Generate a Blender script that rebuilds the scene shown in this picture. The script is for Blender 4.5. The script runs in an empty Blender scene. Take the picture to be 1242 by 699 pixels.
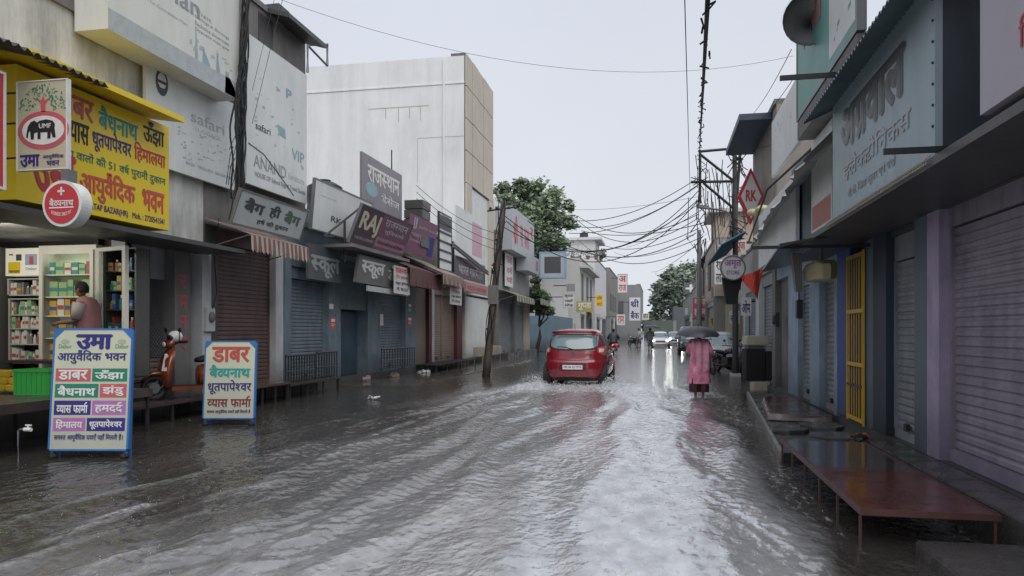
import bpy, bmesh, math, random
import numpy as np
from mathutils import Vector, Matrix
random.seed(7)
S = bpy.context.scene
COL = S.collection
PI = math.pi
# ---------------------------------------------------------------- camera frame (level camera, street runs along +Y)
F, CX, HY, CH = 900.0, 621.0, 402.0, 1.45
TH = math.atan(179 / 900.0); CT, ST = math.cos(TH), math.sin(TH)
def P(px, py, X):
    r = (px - CX) / F
    Y = X * (CT + ST * r) / (CT * r - ST)
    d = -X * ST + Y * CT
    return Vector((X, Y, CH - (py - HY) * d / F))
def YY(px, X): return P(px, 402, X).y
def ZZ(px, py, X): return P(px, py, X).z
def D(px, py, d):                       # point at depth d
    xc = (px - CX) * d / F
    return Vector((xc * CT - d * ST, xc * ST + d * CT, CH - (py - HY) * d / F))
def G(px, py, z=0.0): return D(px, py, F * (CH - z) / (py - HY))
CR = Vector((CT, ST, 0)); CF = Vector((-ST, CT, 0)); UP = Vector((0, 0, 1))
# ---------------------------------------------------------------- materials
MATS = {}
def M(name, col, rough=.6, grime=.35, scale=1.5, streak=.5, bump=.15, metal=0., spec=.5, coat=0., dark=.35, emit=0., splash=None):
    if name in MATS: return MATS[name]
    m = bpy.data.materials.new(name); m.use_nodes = True; N = m.node_tree; n = N.nodes; b = n['Principled BSDF']
    c = (*col, 1)
    b.inputs['Roughness'].default_value = rough; b.inputs['Metallic'].default_value = metal
    b.inputs['Specular IOR Level'].default_value = spec; b.inputs['Coat Weight'].default_value = coat
    b.inputs['Base Color'].default_value = c
    if emit: b.inputs['Emission Color'].default_value = c; b.inputs['Emission Strength'].default_value = emit
    if grime > 0:
        g = n.new('ShaderNodeNewGeometry')
        mp = n.new('ShaderNodeMapping'); mp.inputs['Scale'].default_value = (1, 1, .16)
        N.links.new(g.outputs['Position'], mp.inputs['Vector'])
        s1 = n.new('ShaderNodeTexNoise'); s1.inputs['Scale'].default_value = scale * 3.5; s1.inputs['Detail'].default_value = 6; s1.inputs['Roughness'].default_value = .7
        N.links.new(mp.outputs[0], s1.inputs['Vector'])
        s2 = n.new('ShaderNodeTexNoise'); s2.inputs['Scale'].default_value = scale; s2.inputs['Detail'].default_value = 8; s2.inputs['Roughness'].default_value = .65
        N.links.new(g.outputs['Position'], s2.inputs['Vector'])
        mx = n.new('ShaderNodeMix'); mx.data_type = 'FLOAT'; mx.inputs[0].default_value = streak
        N.links.new(s2.outputs[0], mx.inputs[2]); N.links.new(s1.outputs[0], mx.inputs[3])
        rp = n.new('ShaderNodeMapRange'); rp.inputs[1].default_value = .42; rp.inputs[2].default_value = .68
        N.links.new(mx.outputs[0], rp.inputs[0])
        ml = n.new('ShaderNodeMath'); ml.operation = 'MULTIPLY'; ml.inputs[1].default_value = grime
        N.links.new(rp.outputs[0], ml.inputs[0])
        if name.startswith('wet_'):
            rv = n.new('ShaderNodeMapRange'); rv.inputs[1].default_value = .40; rv.inputs[2].default_value = .66; rv.inputs[3].default_value = rough*.6; rv.inputs[4].default_value = min(.6, rough*4); N.links.new(s2.outputs[0], rv.inputs[0]); N.links.new(rv.outputs[0], b.inputs['Roughness'])
        if splash is None: splash = rough >= .5 and streak >= .4
        if splash:
            sz = n.new('ShaderNodeSeparateXYZ'); N.links.new(g.outputs['Position'], sz.inputs[0])
            zr = n.new('ShaderNodeMapRange'); zr.inputs[1].default_value = 1.15; zr.inputs[2].default_value = .15; zr.inputs[3].default_value = 0; zr.inputs[4].default_value = .9
            nm = n.new('ShaderNodeMath'); nm.operation = 'MULTIPLY_ADD'; nm.inputs[1].default_value = -1.3; N.links.new(s2.outputs[0], nm.inputs[0]); za = n.new('ShaderNodeMath'); za.operation = 'ADD'; za.inputs[1].default_value = .65; N.links.new(sz.outputs[2], nm.inputs[2]); N.links.new(nm.outputs[0], za.inputs[0]); N.links.new(za.outputs[0], zr.inputs[0])
            mm = n.new('ShaderNodeMath'); mm.operation = 'MAXIMUM'; N.links.new(ml.outputs[0], mm.inputs[0]); N.links.new(zr.outputs[0], mm.inputs[1]); ml = mm
        cm = n.new('ShaderNodeMix'); cm.data_type = 'RGBA'; cm.inputs[6].default_value = c
        gr = sum(col) / 3
        cm.inputs[7].default_value = tuple((x * .6 + gr * .4) * dark for x in col) + (1,)
        N.links.new(ml.outputs[0], cm.inputs[0]); N.links.new(cm.outputs[2], b.inputs['Base Color'])
        if emit: N.links.new(cm.outputs[2], b.inputs['Emission Color'])
        if bump:
            bp = n.new('ShaderNodeBump'); bp.inputs['Strength'].default_value = bump; bp.inputs['Distance'].default_value = .02
            N.links.new(s2.outputs[0], bp.inputs['Height']); N.links.new(bp.outputs[0], b.inputs['Normal'])
    MATS[name] = m; return m
def paint(name, col, rough=.55): return M(name, col, rough, grime=.55, scale=7, streak=.3, bump=0, dark=.62, splash=False)
# ---------------------------------------------------------------- mesh builder
class MB:
    def __init__(s): s.v = []; s.f = []; s.mi = []; s.cur = 0
    def add(s, vs, fs):
        k = len(s.v); s.v += [tuple(x) for x in vs]; s.f += [tuple(i + k for i in f) for f in fs]; s.mi += [s.cur] * len(fs)
    def box(s, a, b):
        x0, y0, z0 = [min(a[i], b[i]) for i in range(3)]; x1, y1, z1 = [max(a[i], b[i]) for i in range(3)]
        s.add([(x0,y0,z0),(x1,y0,z0),(x1,y1,z0),(x0,y1,z0),(x0,y0,z1),(x1,y0,z1),(x1,y1,z1),(x0,y1,z1)],
              [(0,3,2,1),(4,5,6,7),(0,1,5,4),(1,2,6,5),(2,3,7,6),(3,0,4,7)]); return s
    def hexa(s, bot, top):
        s.add(list(bot) + list(top), [(0,3,2,1),(4,5,6,7),(0,1,5,4),(1,2,6,5),(2,3,7,6),(3,0,4,7)]); return s
    def tube(s, pts, r, n=8, caps=True):
        pts = [Vector(p) for p in pts]; R = r if isinstance(r, (list, tuple)) else [r] * len(pts); vs = []; fs = []
        for i, p in enumerate(pts):
            t = (pts[min(i+1, len(pts)-1)] - pts[max(i-1, 0)]).normalized()
            a = t.cross(Vector((0, 0, 1)));
            if a.length < .05: a = t.cross(Vector((1, 0, 0)))
            a.normalize(); b = t.cross(a)
            for k in range(n):
                q = 2 * PI * k / n; vs.append(p + (a * math.cos(q) + b * math.sin(q)) * R[i])
        for i in range(len(pts) - 1):
            for k in range(n): fs.append((i*n+k, i*n+(k+1) % n, (i+1)*n+(k+1) % n, (i+1)*n+k))
        if caps: fs.append(tuple(range(n-1, -1, -1))); fs.append(tuple((len(pts)-1)*n+k for k in range(n)))
        s.add(vs, fs); return s
    def rings(s, rs, close=True, caps=True):
        n = len(rs[0]); vs = [p for r in rs for p in r]; fs = []
        for i in range(len(rs) - 1):
            for k in range(n if close else n - 1): fs.append((i*n+k, i*n+(k+1) % n, (i+1)*n+(k+1) % n, (i+1)*n+k))
        if caps: fs.append(tuple(range(n-1, -1, -1))); fs.append(tuple((len(rs)-1)*n+k for k in range(n)))
        s.add(vs, fs); return s
    def disc(s, c, r, ax, th=.02, n=28, r2=None):
        c = Vector(c); ax = Vector(ax).normalized(); s.tube([c - ax * th / 2, c + ax * th / 2], r, n); return s
    def torus(s, c, R, r, ax, n=24, m=8):
        ax = Vector(ax).normalized(); a = ax.cross(UP)
        if a.length < .1: a = ax.cross(Vector((1, 0, 0)))
        a.normalize(); b = ax.cross(a); c = Vector(c); vs = []; fs = []
        for i in range(n):
            q = 2*PI*i/n; rd = a*math.cos(q) + b*math.sin(q)
            for j in range(m):
                w = 2*PI*j/m; vs.append(c + rd*(R + r*math.cos(w)) + ax*r*math.sin(w))
        for i in range(n):
            for j in range(m): fs.append((i*m+j, ((i+1) % n)*m+j, ((i+1) % n)*m+(j+1) % m, i*m+(j+1) % m))
        s.add(vs, fs); return s
    def ball(s, c, r, n=12, m=8):
        c = Vector(c); r = Vector(r) if isinstance(r, (tuple, list, Vector)) else Vector((r, r, r)); rs = []
        for i in range(m + 1):
            a = -PI/2 + PI*i/m; k = max(math.cos(a), .02)
            rs.append([c + Vector((r.x*k*math.cos(2*PI*j/n), r.y*k*math.sin(2*PI*j/n), r.z*math.sin(a))) for j in range(n)])
        return s.rings(rs)
    def poly(s, pts): s.add(pts, [tuple(range(len(pts)))]); return s
    def build(s, name, mat, parent=None, smooth=False, bevel=0):
        me = bpy.data.meshes.new(name); me.from_pydata(s.v, [], s.f)
        for q in (mat if isinstance(mat, (list, tuple)) else [mat]): me.materials.append(q)
        if isinstance(mat, (list, tuple)): me.polygons.foreach_set('material_index', s.mi)
        bm = bmesh.new(); bm.from_mesh(me); bmesh.ops.recalc_face_normals(bm, faces=bm.faces)
        if bevel: bmesh.ops.bevel(bm, geom=bm.edges[:] , offset=bevel, segments=2, affect='EDGES', clamp_overlap=True)
        bm.to_mesh(me); bm.free()
        if smooth: me.polygons.foreach_set('use_smooth', [True] * len(me.polygons))
        o = bpy.data.objects.new(name, me); COL.objects.link(o); o.parent = parent
        return o
def autosmooth(o, ang=40):
    me = o.data; me.polygons.foreach_set('use_smooth', [True] * len(me.polygons))
    bm = bmesh.new(); bm.from_mesh(me)
    for e in bm.edges:
        if len(e.link_faces) == 2 and e.calc_face_angle(0) > math.radians(ang): e.smooth = False
    bm.to_mesh(me); bm.free(); return o
def tag(o, label=None, cat=None, group=None, kind=None):
    if label: o['label'] = label
    if cat: o['category'] = cat
    if group: o['group'] = group
    if kind: o['kind'] = kind
    return o
def empty(name, loc=(0, 0, 0), rz=0, label=None, cat=None, group=None):
    o = bpy.data.objects.new(name, None); COL.objects.link(o); o.location = loc; o.rotation_euler = (0, 0, rz)
    o.empty_display_size = .1
    return tag(o, label, cat, group)
def copy_tree(o, parent=None):
    c = o.copy(); COL.objects.link(c); c.parent = parent
    for ch in [x for x in o.children]: copy_tree(ch, c)
    return c
# ---------------------------------------------------------------- lettering: glyph meshes laid out with a small Devanagari shaper
GC = {}
def raw(s):
    c = bpy.data.curves.new('glyph', 'FONT'); c.body = s; c.size = 1; c.resolution_u = 3
    o = bpy.data.objects.new('glyph', c); COL.objects.link(o)
    dg = bpy.context.evaluated_depsgraph_get(); me = bpy.data.meshes.new_from_object(o.evaluated_get(dg))
    v = [(p.co.x, p.co.y) for p in me.vertices]; f = [tuple(p.vertices) for p in me.polygons]
    bpy.data.objects.remove(o); bpy.data.curves.remove(c); bpy.data.meshes.remove(me)
    return v, f
LW = None
def glyph(ch):
    global LW
    if ch in GC: return GC[ch]
    if LW is None: LW = max(x for x, y in raw('l')[0])
    if ch == ' ': GC[ch] = ([], [], .3); return GC[ch]
    v, f = raw(ch)
    if ch in MARKS: adv = 0
    elif ch == 'ि': adv = .259
    else: adv = max(x for x, y in raw(ch + 'l')[0]) - LW
    GC[ch] = (v, f, adv); return GC[ch]
MARKS = 'ु ू े ै ं ँ ्'.replace(' ', '')
HALF = {}
def half(ch):
    if ch in HALF: return HALF[ch]
    v, f, adv = glyph(ch); cut = adv - .172
    if ch in 'कफ': cut = adv - .1
    bm = bmesh.new(); vs = [bm.verts.new((x, y, 0)) for x, y in v]
    for q in f:
        try: bm.faces.new([vs[i] for i in q])
        except ValueError: pass
    bmesh.ops.bisect_plane(bm, geom=bm.verts[:] + bm.edges[:] + bm.faces[:], plane_co=(cut, 0, 0), plane_no=(1, 0, 0), clear_outer=True)
    bm.verts.index_update()
    HALF[ch] = ([(w.co.x, w.co.y) for w in bm.verts], [tuple(w.index for w in q.verts) for q in bm.faces], cut); bm.free()
    return HALF[ch]
def shape(s, bold=0.02):
    bold = bold*1.35
    out = []; x = 0.; i = 0; reph = False; V = []; Fc = []
    def put(g, dx=0., flip=False):
        v, f = g[0], g[1]
        offs = [(0, 0)] if not bold else [(-bold, 0), (bold, 0), (0, bold*.7), (0, -bold*.7), (0, 0)]
        if flip and v: mxx = max(p[0] for p in v); mnn = min(p[0] for p in v)
        for k, (a, b) in enumerate(offs):
            n = len(V)
            for p in v:
                X = (mxx + mnn - p[0]) if flip else p[0]
                V.append((X + dx + a, p[1] + b, len(out) % 3 * 0.0 + k * .0006))
            Fc.extend(tuple(q + n for q in t) for t in f)
    cons = lambda c: 'क' <= c <= 'ह'
    while i < len(s):
        c = s[i]
        if cons(c):
            j = i; cl = []
            while j + 2 < len(s) + 0 and cons(s[j]) and s[j+1] == '्' and j + 2 < len(s) and cons(s[j+2]): cl.append(s[j]); j += 2
            base = s[j]; j += 1
            if cl and cl[0] == 'र': reph = True; cl = cl[1:]
            rak = False
            if base == 'र' and cl: base = cl.pop(); rak = True
            if j < len(s) and s[j] == 'ि': g = glyph('ि'); put(g, x); x += g[2]; j += 1
            for h in cl: g = half(h); put(g, x); x += g[2]
            g = glyph(base); put(g, x); x += g[2]
            if rak: put(([(-.17, .27), (-.17, .18), (-.36, -.03), (-.41, .03)], [(0, 1, 2, 3)]), x)
            while j < len(s) and (s[j] in MARKS or s[j] in 'ाीोौ'):
                g = glyph(s[j]); put(g, x); x += g[2]; j += 1
            if reph: put(glyph('े'), x, True); reph = False
            i = j; continue
        g = glyph(c); put(g, x); x += g[2]; i += 1
        if c == ' ': pass
    return V, Fc
def letter(parent, s, x0, y0, x1, y1, mat, z=.004, bold=.02, name='lettering', italic=0., arc=0.):
    """fit the written line into the local box x0..x1, y0..y1 of a panel"""
    V, Fc = shape(s, bold)
    if not V: return
    a = min(v[0] for v in V); b = max(v[0] for v in V); c = min(v[1] for v in V); d = max(v[1] for v in V)
    sx = (x1 - x0) / (b - a); sy = (y1 - y0) / (d - c); mb = MB()
    mb.add([(x0 + (v[0]-a)*sx + italic*(v[1]-c)*sy, y0 + (v[1]-c)*sy + arc*(((v[0]-a)/(b-a)-.5)**2), z + v[2]) for v in V], Fc)
    return mb.build(name, mat, parent)
# ---------------------------------------------------------------- boards
class Board: pass
def frame_obj(name, O, xd, ud, label, cat, group=None):
    xd = Vector(xd).normalized(); ud = Vector(ud).normalized(); zd = xd.cross(ud)
    o = empty(name, label=label, cat=cat, group=group)
    o.matrix_world = Matrix(((xd.x, ud.x, zd.x, O[0]), (xd.y, ud.y, zd.y, O[1]), (xd.z, ud.z, zd.z, O[2]), (0, 0, 0, 1)))
    return o
def board(name, label, side, q, X0, X1=None, th=.06, mat=None, fr=None, frw=.03, cat='sign', group=None, panel='panel'):
    """q: image corners tl,tr,br,bl lying on the street-parallel plane(s) X0 (bottom) / X1 (top)"""
    X1 = X0 if X1 is None else X1
    tl, tr, br, bl = P(*q[0], X1), P(*q[1], X1), P(*q[2], X0), P(*q[3], X0)
    Ya = (tl.y + bl.y) / 2; Yb = (tr.y + br.y) / 2; z0 = (bl.z + br.z) / 2; z1 = (tl.z + tr.z) / 2
    O = Vector((X0, Ya, z0)); u = Vector((X1 - X0, 0, z1 - z0))
    B = Board(); B.w = abs(Yb - Ya); B.h = u.length
    B.o = frame_obj(name, O, (0, 1 if Yb > Ya else -1, 0), u, label, cat, group)
    mb = MB().box((0, 0, -th), (B.w, B.h, 0)); mb.build(panel, mat, B.o)
    if fr:
        f = MB(); t = frw
        f.box((-t, -t, -th-.004), (B.w+t, 0, .012)); f.box((-t, B.h, -th-.004), (B.w+t, B.h+t, .012))
        f.box((-t, 0, -th-.004), (0, B.h, .012)); f.box((B.w, 0, -th-.004), (B.w+t, B.h, .012)); f.build('frame', fr, B.o)
    return B
def T(B, s, u0, v0, u1, v1, mat, **k):      # fractions of the board, v from the TOP
    return letter(B.o, s, u0*B.w, (1-v1)*B.h, u1*B.w, (1-v0)*B.h, mat, **k)
def rect(B, u0, v0, u1, v1, mat, name='painted_block', z=.002):
    return MB().poly([(u0*B.w, (1-v1)*B.h, z), (u1*B.w, (1-v1)*B.h, z), (u1*B.w, (1-v0)*B.h, z), (u0*B.w, (1-v0)*B.h, z)]).build(name, mat, B.o)
# paints
red = paint('red_paint', (.55, .04, .05)); dred = paint('dark_red_paint', (.22, .02, .02)); grn = paint('green_paint', (.01, .22, .13)); blk = paint('black_paint', (.015, .015, .02))
nav = paint('navy_paint', (.03, .02, .2)); prp = paint('violet_paint', (.42, .15, .42)); wht = paint('white_paint', (.75, .75, .72)); teal = paint('teal_paint', (.02, .33, .30))
pink = paint('pink_red_paint', (.55, .1, .12)); maroonp = paint('maroon_paint', (.14, .02, .05)); fadeg = paint('faded_grey_print', (.3, .33, .33)); fadel = paint('faded_pale_print', (.44, .47, .47))
fadeb = paint('faded_blue_print', (.26, .42, .46)); dgrey = paint('dark_grey_paint', (.07, .075, .08)); orange = paint('orange_red_paint', (.6, .09, .05)); cream_p = paint('cream_paint', (.6, .58, .42))
# walls
white_wall = M('weathered_whitewash', (.66, .66, .63), .8, .9, .8, .6, .3, dark=.3)
bigwall = M('white_rendered_wall', (.80, .81, .80), .8, .6, .45, .6, .25, dark=.64)
conc = M('stained_concrete', (.20, .19, .18), .75, .7, 1.2, .5, .4)
dconc = M('dark_wet_concrete', (.07, .07, .068), .45, .7, 1.5, .4, .4)
beige = M('beige_cladding', (.56, .50, .40), .6, .45, .8, .6, .1, dark=.55)
bluew = M('faded_blue_wall', (.150, .205, .240), .6, .85, 2.2, .5, .2)
lblue = M('light_blue_wall', (.30, .41, .52), .6, .8, 2.4, .5, .2)
dblue = M('royal_blue_wall', (.025, .09, .32), .5, .4, 1.6, .5, .1)
lilac = M('lilac_wall', (.42, .35, .50), .6, .7, 2.4, .5, .15)
tealw = M('grey_teal_wall', (.12, .17, .20), .6, .5, 1.6, .5, .2)
dark = M('black_panel', (.02, .02, .022), .6, .4, 2, .4, .1)  # even near-black colour for panels, doors and inner walls
darkmetal = M('dark_iron', (.03, .03, .032), .45, .4, 4, .4, .1)
greymetal = M('galvanised_metal', (.22, .23, .24), .45, .5, 2, .5, .1, metal=.5)
maroon = M('maroon_column', (.10, .02, .03), .5, .4, 1.6, .5, .1)
brownsh = M('brown_shutter_metal', (.14, .09, .08), .45, .8, 2.2, .6, .1)
bluesh = M('blue_grey_shutter_metal', (.16, .205, .24), .45, .8, 2.2, .6, .1)
beigesh = M('beige_shutter_metal', (.26, .20, .16), .5, .5, 1.6, .6, .1)
greysh = M('grey_shutter_metal', (.26, .28, .30), .4, .8, 2.2, .6, .1)
lilsh = M('lilac_grey_shutter_metal', (.31, .27, .33), .38, .8, 2.0, .5, .1)
woodw = M('wet_dark_wood', (.06, .045, .04), .25, .5, 4, .2, .3)
platred = M('wet_red_painted_sheet', (.105, .024, .018), .10, .8, 3.0, 0, .16, spec=.8)
platgry = M('wet_grey_slab', (.075, .07, .066), .13, .8, 3.5, 0, .5, spec=.8)
flex = M('faded_flex_board', (.68, .70, .68), .5, .6, 1.2, .4, .04, dark=.68)
flexc = M('cream_flex_board', (.68, .68, .62), .5, .55, 1.0, .5, .04, dark=.7)
yellow = M('yellow_sign_paint', (.80, .58, .01), .45, .2, 2.5, .4, .03, dark=.7)
ychrome = M('yellow_gate_paint', (.65, .40, .02), .45, .35, 4, .4, .05, dark=.5)
rubber = M('black_rubber', (.015, .015, .015), .7, .2, 8, 0, .05)
glass_dark = M('dark_window_glass', (.02, .025, .03), .08, .2, 2, .3, 0, spec=.8)
# ---------------------------------------------------------------- facade building blocks
LX, RX = -8.3, 2.6
def shutter(mb, X, y0, y1, z0, z1, s, pitch=.085, amp=.016):
    n = max(3, int((z1 - z0) / pitch)); rs = []
    for i in range(n):
        a = z0 + (z1 - z0) * i / n; h = (z1 - z0) / n
        for t, k in ((0, 0), (.18, 0), (.36, 1), (.82, 1)):
            x = X + s * amp * k; rs.append([(x, y0, a + t*h), (x, y1, a + t*h)])
    mb.rings(rs, close=False, caps=False)
def building(name, label, side, X, y0, y1, z0, ztop, wall, els, lint=3.0, back=6, group=None, recess=.16, upper=None):
    """s=+1: facade faces +X (left row); els = list of (kind, ya, yb, ztop, material)"""
    s = 1 if side == 'L' else -1
    o = empty(name, (X, (y0+y1)/2, 0), 0, label, 'building', group); inv = Vector(o.location)
    def put(mb, nm, mat, par=o, **k):
        mb.v = [tuple(Vector(p) - inv) for p in mb.v]; q = mb.build(nm, mat, par, **k); return q
    b = MB(); b.box((X - s*.5, y0, -.2), (X - s*back, y1, ztop)); b.box((X - s*.498, y0+.002, lint), (X, y1-.002, ztop-.002))
    put(b, 'wall', wall)
    put(MB().box((X - s*.6, y0+.003, ztop), (X + s*.05, y1-.003, ztop+.12)), 'parapet', conc)
    put(MB().box((X - s*.49, y0+.004, -.2), (X + s*.02, y1-.004, z0)), 'plinth', dconc)
    for e in els:
        k, a, c, zt, mt = e[:5]
        if k == 'pier': put(MB().box((X - s*.497, a, z0), (X + s*.03, c, min(zt, lint-.002))), 'pillar', mt)
        elif k == 'shutter':
            mb = MB(); shutter(mb, X - s*recess, a, c, z0+.1, zt, s); sh = put(mb, 'shutter', mt)
            mb = MB().box((X - s*(recess+.03), a, z0+.002), (X - s*(recess-.035), c, z0+.1)); mb.v = [tuple(Vector(p) - inv) for p in mb.v]; mb.build('bottom_rail', mt, sh)
            lk = MB().box((X - s*(recess-.036), (a+c)/2-.05, z0+.12), (X - s*(recess-.075), (a+c)/2+.05, z0+.2)); lk.v = [tuple(Vector(p) - inv) for p in lk.v]; lk.build('lock', darkmetal, sh)
            for yy in (a, c - .04):
                mb = MB().box((X - s*(recess+.02), yy, z0+.1), (X - s*(recess-.045), yy+.04, zt)); mb.v = [tuple(Vector(p) - inv) for p in mb.v]; mb.build('guide_rail', mt, sh)
            mb = MB().box((X - s*.496, a, zt), (X - s*.06, c, zt + .28)); mb.v = [tuple(Vector(p) - inv) for p in mb.v]; mb.build('shutter_box', mt, sh)
            if zt + .28 < lint: put(MB().box((X - s*.495, a, zt+.281), (X-s*.02, c, lint-.002)), 'fascia', wall)
        elif k == 'panel': put(MB().box((X - s*.4, a, z0), (X - s*.1, c, zt)), 'door_panel', mt)
        elif k == 'door':
            d = put(MB().box((X - s*.40, a, z0), (X - s*.32, c, zt)), 'door', mt)
            if zt < lint: put(MB().box((X - s*.495, a, zt+.001), (X-s*.015, c, lint-.002)), 'fascia', wall)
    return o
def yl(px): return YY(px, LX)
def yr(px): return YY(px, RX)
def boardyz(name, label, X0, X1, Ya, Yb, z0, z1, **k):
    # reuse board() through a direct frame
    th = k.get('th', .06); B = Board(); u = Vector((X1 - X0, 0, z1 - z0)); B.w = abs(Yb - Ya); B.h = u.length
    B.o = frame_obj(name, Vector((X0, Ya, z0)), (0, 1 if Yb > Ya else -1, 0), u, label, k.get('cat', 'sign'), k.get('group'))
    MB().box((0, 0, -th), (B.w, B.h, 0)).build(k.get('panel', 'panel'), k['mat'], B.o)
    if k.get('fr'):
        t = k.get('frw', .03); f = MB(); f.box((-t, -t, -th-.004), (B.w+t, 0, .012)); f.box((-t, B.h, -th-.004), (B.w+t, B.h+t, .012))
        f.box((-t, 0, -th-.004), (0, B.h, .012)); f.box((B.w, 0, -th-.004), (B.w+t, B.h, .012)); f.build('frame', k['fr'], B.o)
    return B
def facing(name, label, xd, O, w, h, th, mat, cat='sign', fr=None, t=.03, panel='panel', ud=(0, 0, 1), group=None):
    B = Board(); B.w, B.h = w, h; B.o = frame_obj(name, O, xd, ud, label, cat, group)
    MB().box((0, 0, -th), (w, h, 0)).build(panel, mat, B.o)
    if fr: 
        f = MB(); f.box((-t, -t, -th-.004), (w+t, 0, .01)); f.box((-t, h, -th-.004), (w+t, h+t, .01)); f.box((-t, 0, -th-.004), (0, h, .01)); f.box((w, 0, -th-.004), (w+t, h, .01)); f.build('frame', fr, B.o)
    return B
def blotches(B, n, mat, u0, v0, u1, v1, seed=1, name='faded_print'):
    rnd = random.Random(seed); mb = MB()
    for i in range(n):
        a = rnd.uniform(u0, u1); b = rnd.uniform(v0, v1); w = rnd.uniform(.01, .05); h = rnd.uniform(.008, .03)
        x, y = a*B.w, (1-b)*B.h; z = .0025 + i*.00005
        mb.poly([(x, y, z), (x + w*B.w, y + .2*h*B.h, z), (x + w*B.w*.9, y + h*B.h, z), (x + .1*w*B.w, y + h*B.h*.8, z)])
    return mb.build(name, mat, B.o)
# ================================================================ LEFT ROW
Zf = .31
# --- herbal medicine shop building: open bay, mesh shutter bay, two pillars
b1 = empty('shop_building', (LX, 8.5, 0), 0, 'weathered whitewashed building with open lit medicine shop behind yellow sign', 'building')
def lp(mb, nm, mat, par, **k):
    inv = Vector(b1.location); mb.v = [tuple(Vector(p) - inv) for p in mb.v]; return mb.build(nm, mat, par, **k)
Yp = 10.62
lp(MB().box((LX, 4.2, 2.95), (LX-6, 12.38, 6.05)), 'wall', white_wall, b1)
lp(MB().box((LX+.05, 4.2, 6.05), (LX-.5, 12.38, 6.2)), 'parapet', conc, b1)
lp(MB().box((LX-1.2, 4.2, 6.06), (LX-6, 12.3, 8.6)), 'upper_storey', dconc, b1)
lp(MB().box((LX-.2, 4.2, -.2), (LX-6, 12.37, .58)), 'floor', dconc, b1)
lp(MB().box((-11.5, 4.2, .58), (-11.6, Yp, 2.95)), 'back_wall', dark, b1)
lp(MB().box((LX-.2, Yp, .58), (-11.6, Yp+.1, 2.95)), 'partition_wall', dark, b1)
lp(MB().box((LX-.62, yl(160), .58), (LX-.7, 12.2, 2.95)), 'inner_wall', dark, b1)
lp(MB().box((LX, yl(212), -.1), (LX-.5, yl(231), 2.95)), 'pillar', conc, b1)
pw = M('white_painted_pillar', (.50, .51, .51), .5, .5, 2, .6, .1)
lp(MB().box((LX+.14, yl(237), -.1), (LX-.5, yl(248), 2.95)), 'pillar', pw, b1)
# mesh rolling shutter of diamond lattice
sh = lp(MB().box((LX-.2, yl(160), 2.35), (LX-.28, yl(212), 2.95)), 'shutter', greysh, b1)
g = MB(); ya, yb = yl(161), yl(211); zc = 2.35
for i in range(-24, 46):
    for s in (1, -1):
        a = ya + i * .075 if s > 0 else yb - i * .075
        t0 = max(0, ((ya if s > 0 else yb) - a) * s); t1 = min(zc - 1.0, ((yb if s > 0 else ya) - a) * s)
        if t1 > t0: g.tube([(LX-.22-.01*s, a + s*t0, 1.0 + t0), (LX-.22-.01*s, a + s*t1, 1.0 + t1)], .007, 4)
lp(g, 'lattice', greymetal, sh)
mb = MB(); shutter(mb, LX-.24, ya, yb, .6, 1.0, 1); lp(mb, 'bottom_slats', beigesh, sh)
lp(MB().box((LX-.1, yl(160)-.03, .58), (LX-.35, yl(160)+.03, 2.95)), 'guide_rail', greymetal, sh)
# red letters on the pillar
letter_mats = pink
B = facing('painted_notice', 'faded red hand painted letters on concrete pillar beside mesh shutter', (0, 1, 0), Vector((LX+.003, yl(214), 1.0)), yl(229)-yl(214), 1.5, .002, conc, 'notice')
for i, ch in enumerate('राजा'[:1] + 'म' + 'न' + 'र'): T(B, ch, .2, .03 + .24*i, .85, .2 + .24*i, pink)
# awning lip over the shop front
tag(MB().box((LX+.9, 5.2, 2.86), (LX, 12.3, 2.93)).build('concrete_canopy', dconc), 'dark stained canopy slab under the yellow sign', 'canopy')
# --- yellow sign
B = boardyz('shop_sign', 'big yellow box sign with red green and blue hindi lettering for a herbal shop', -7.5, -7.5, 7.5, 10.3, 3.02, 4.63, th=.72, mat=yellow)
T(B, 'डाबर', .20, .06, .44, .24, pink); T(B, 'बैधनाथ', .47, .05, .75, .25, teal); T(B, 'ऊँझा', .79, .02, .96, .24, blk)
T(B, 'व्यास', .26, .27, .41, .44, blk); T(B, 'धूतपापेश्वर', .43, .25, .70, .46, nav); T(B, 'हिमालया', .72, .25, .97, .44, red)
T(B, 'दादा वालों की 51 वर्ष पुरानी दुकान', .22, .49, .97, .60, grn, bold=.015)
T(B, 'उमा', .08, .56, .33, .90, red, bold=.03); T(B, 'आयुर्वेदिक', .35, .61, .73, .89, orange, bold=.03); T(B, 'भवन', .78, .66, .96, .86, orange, bold=.03)
T(B, 'PRATAP BAZAR(HR)   Mob. : 2720541541', .38, .90, .96, .97, nav, bold=.015)
mb = MB().hexa([(-7.08, 7.3, 4.62), (-7.08, 10.1, 4.62), (-8.28, 10.1, 4.80), (-8.28, 7.3, 4.80)], [(-7.08, 7.3, 4.70), (-7.08, 10.1, 4.70), (-8.28, 10.1, 4.88), (-8.28, 7.3, 4.88)])
o = mb.build('visor', yellow); o.parent = B.o; o.matrix_parent_inverse = B.o.matrix_world.inverted()
# red board at the picture's left edge
B = boardyz('shop_sign', 'narrow red board with pale edge left of the yellow sign', -7.15, -7.15, 6.2, 6.98, 3.05, 4.3, th=.08, mat=red, fr=wht)
# corrugated sheet edge over it
mb = MB(); rs = []
for i in range(60):
    y = 6.0 + 2.3*i/59; z = .03*math.sin(i*1.9); rs.append([(-6.9, y, 4.58 + z), (-8.28, y, 4.95 + z)])
mb.rings(rs, close=False, caps=False); tag(mb.build('corrugated_awning', dconc, smooth=True), 'dark corrugated sheet edge above the yellow sign corner', 'awning')
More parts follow.
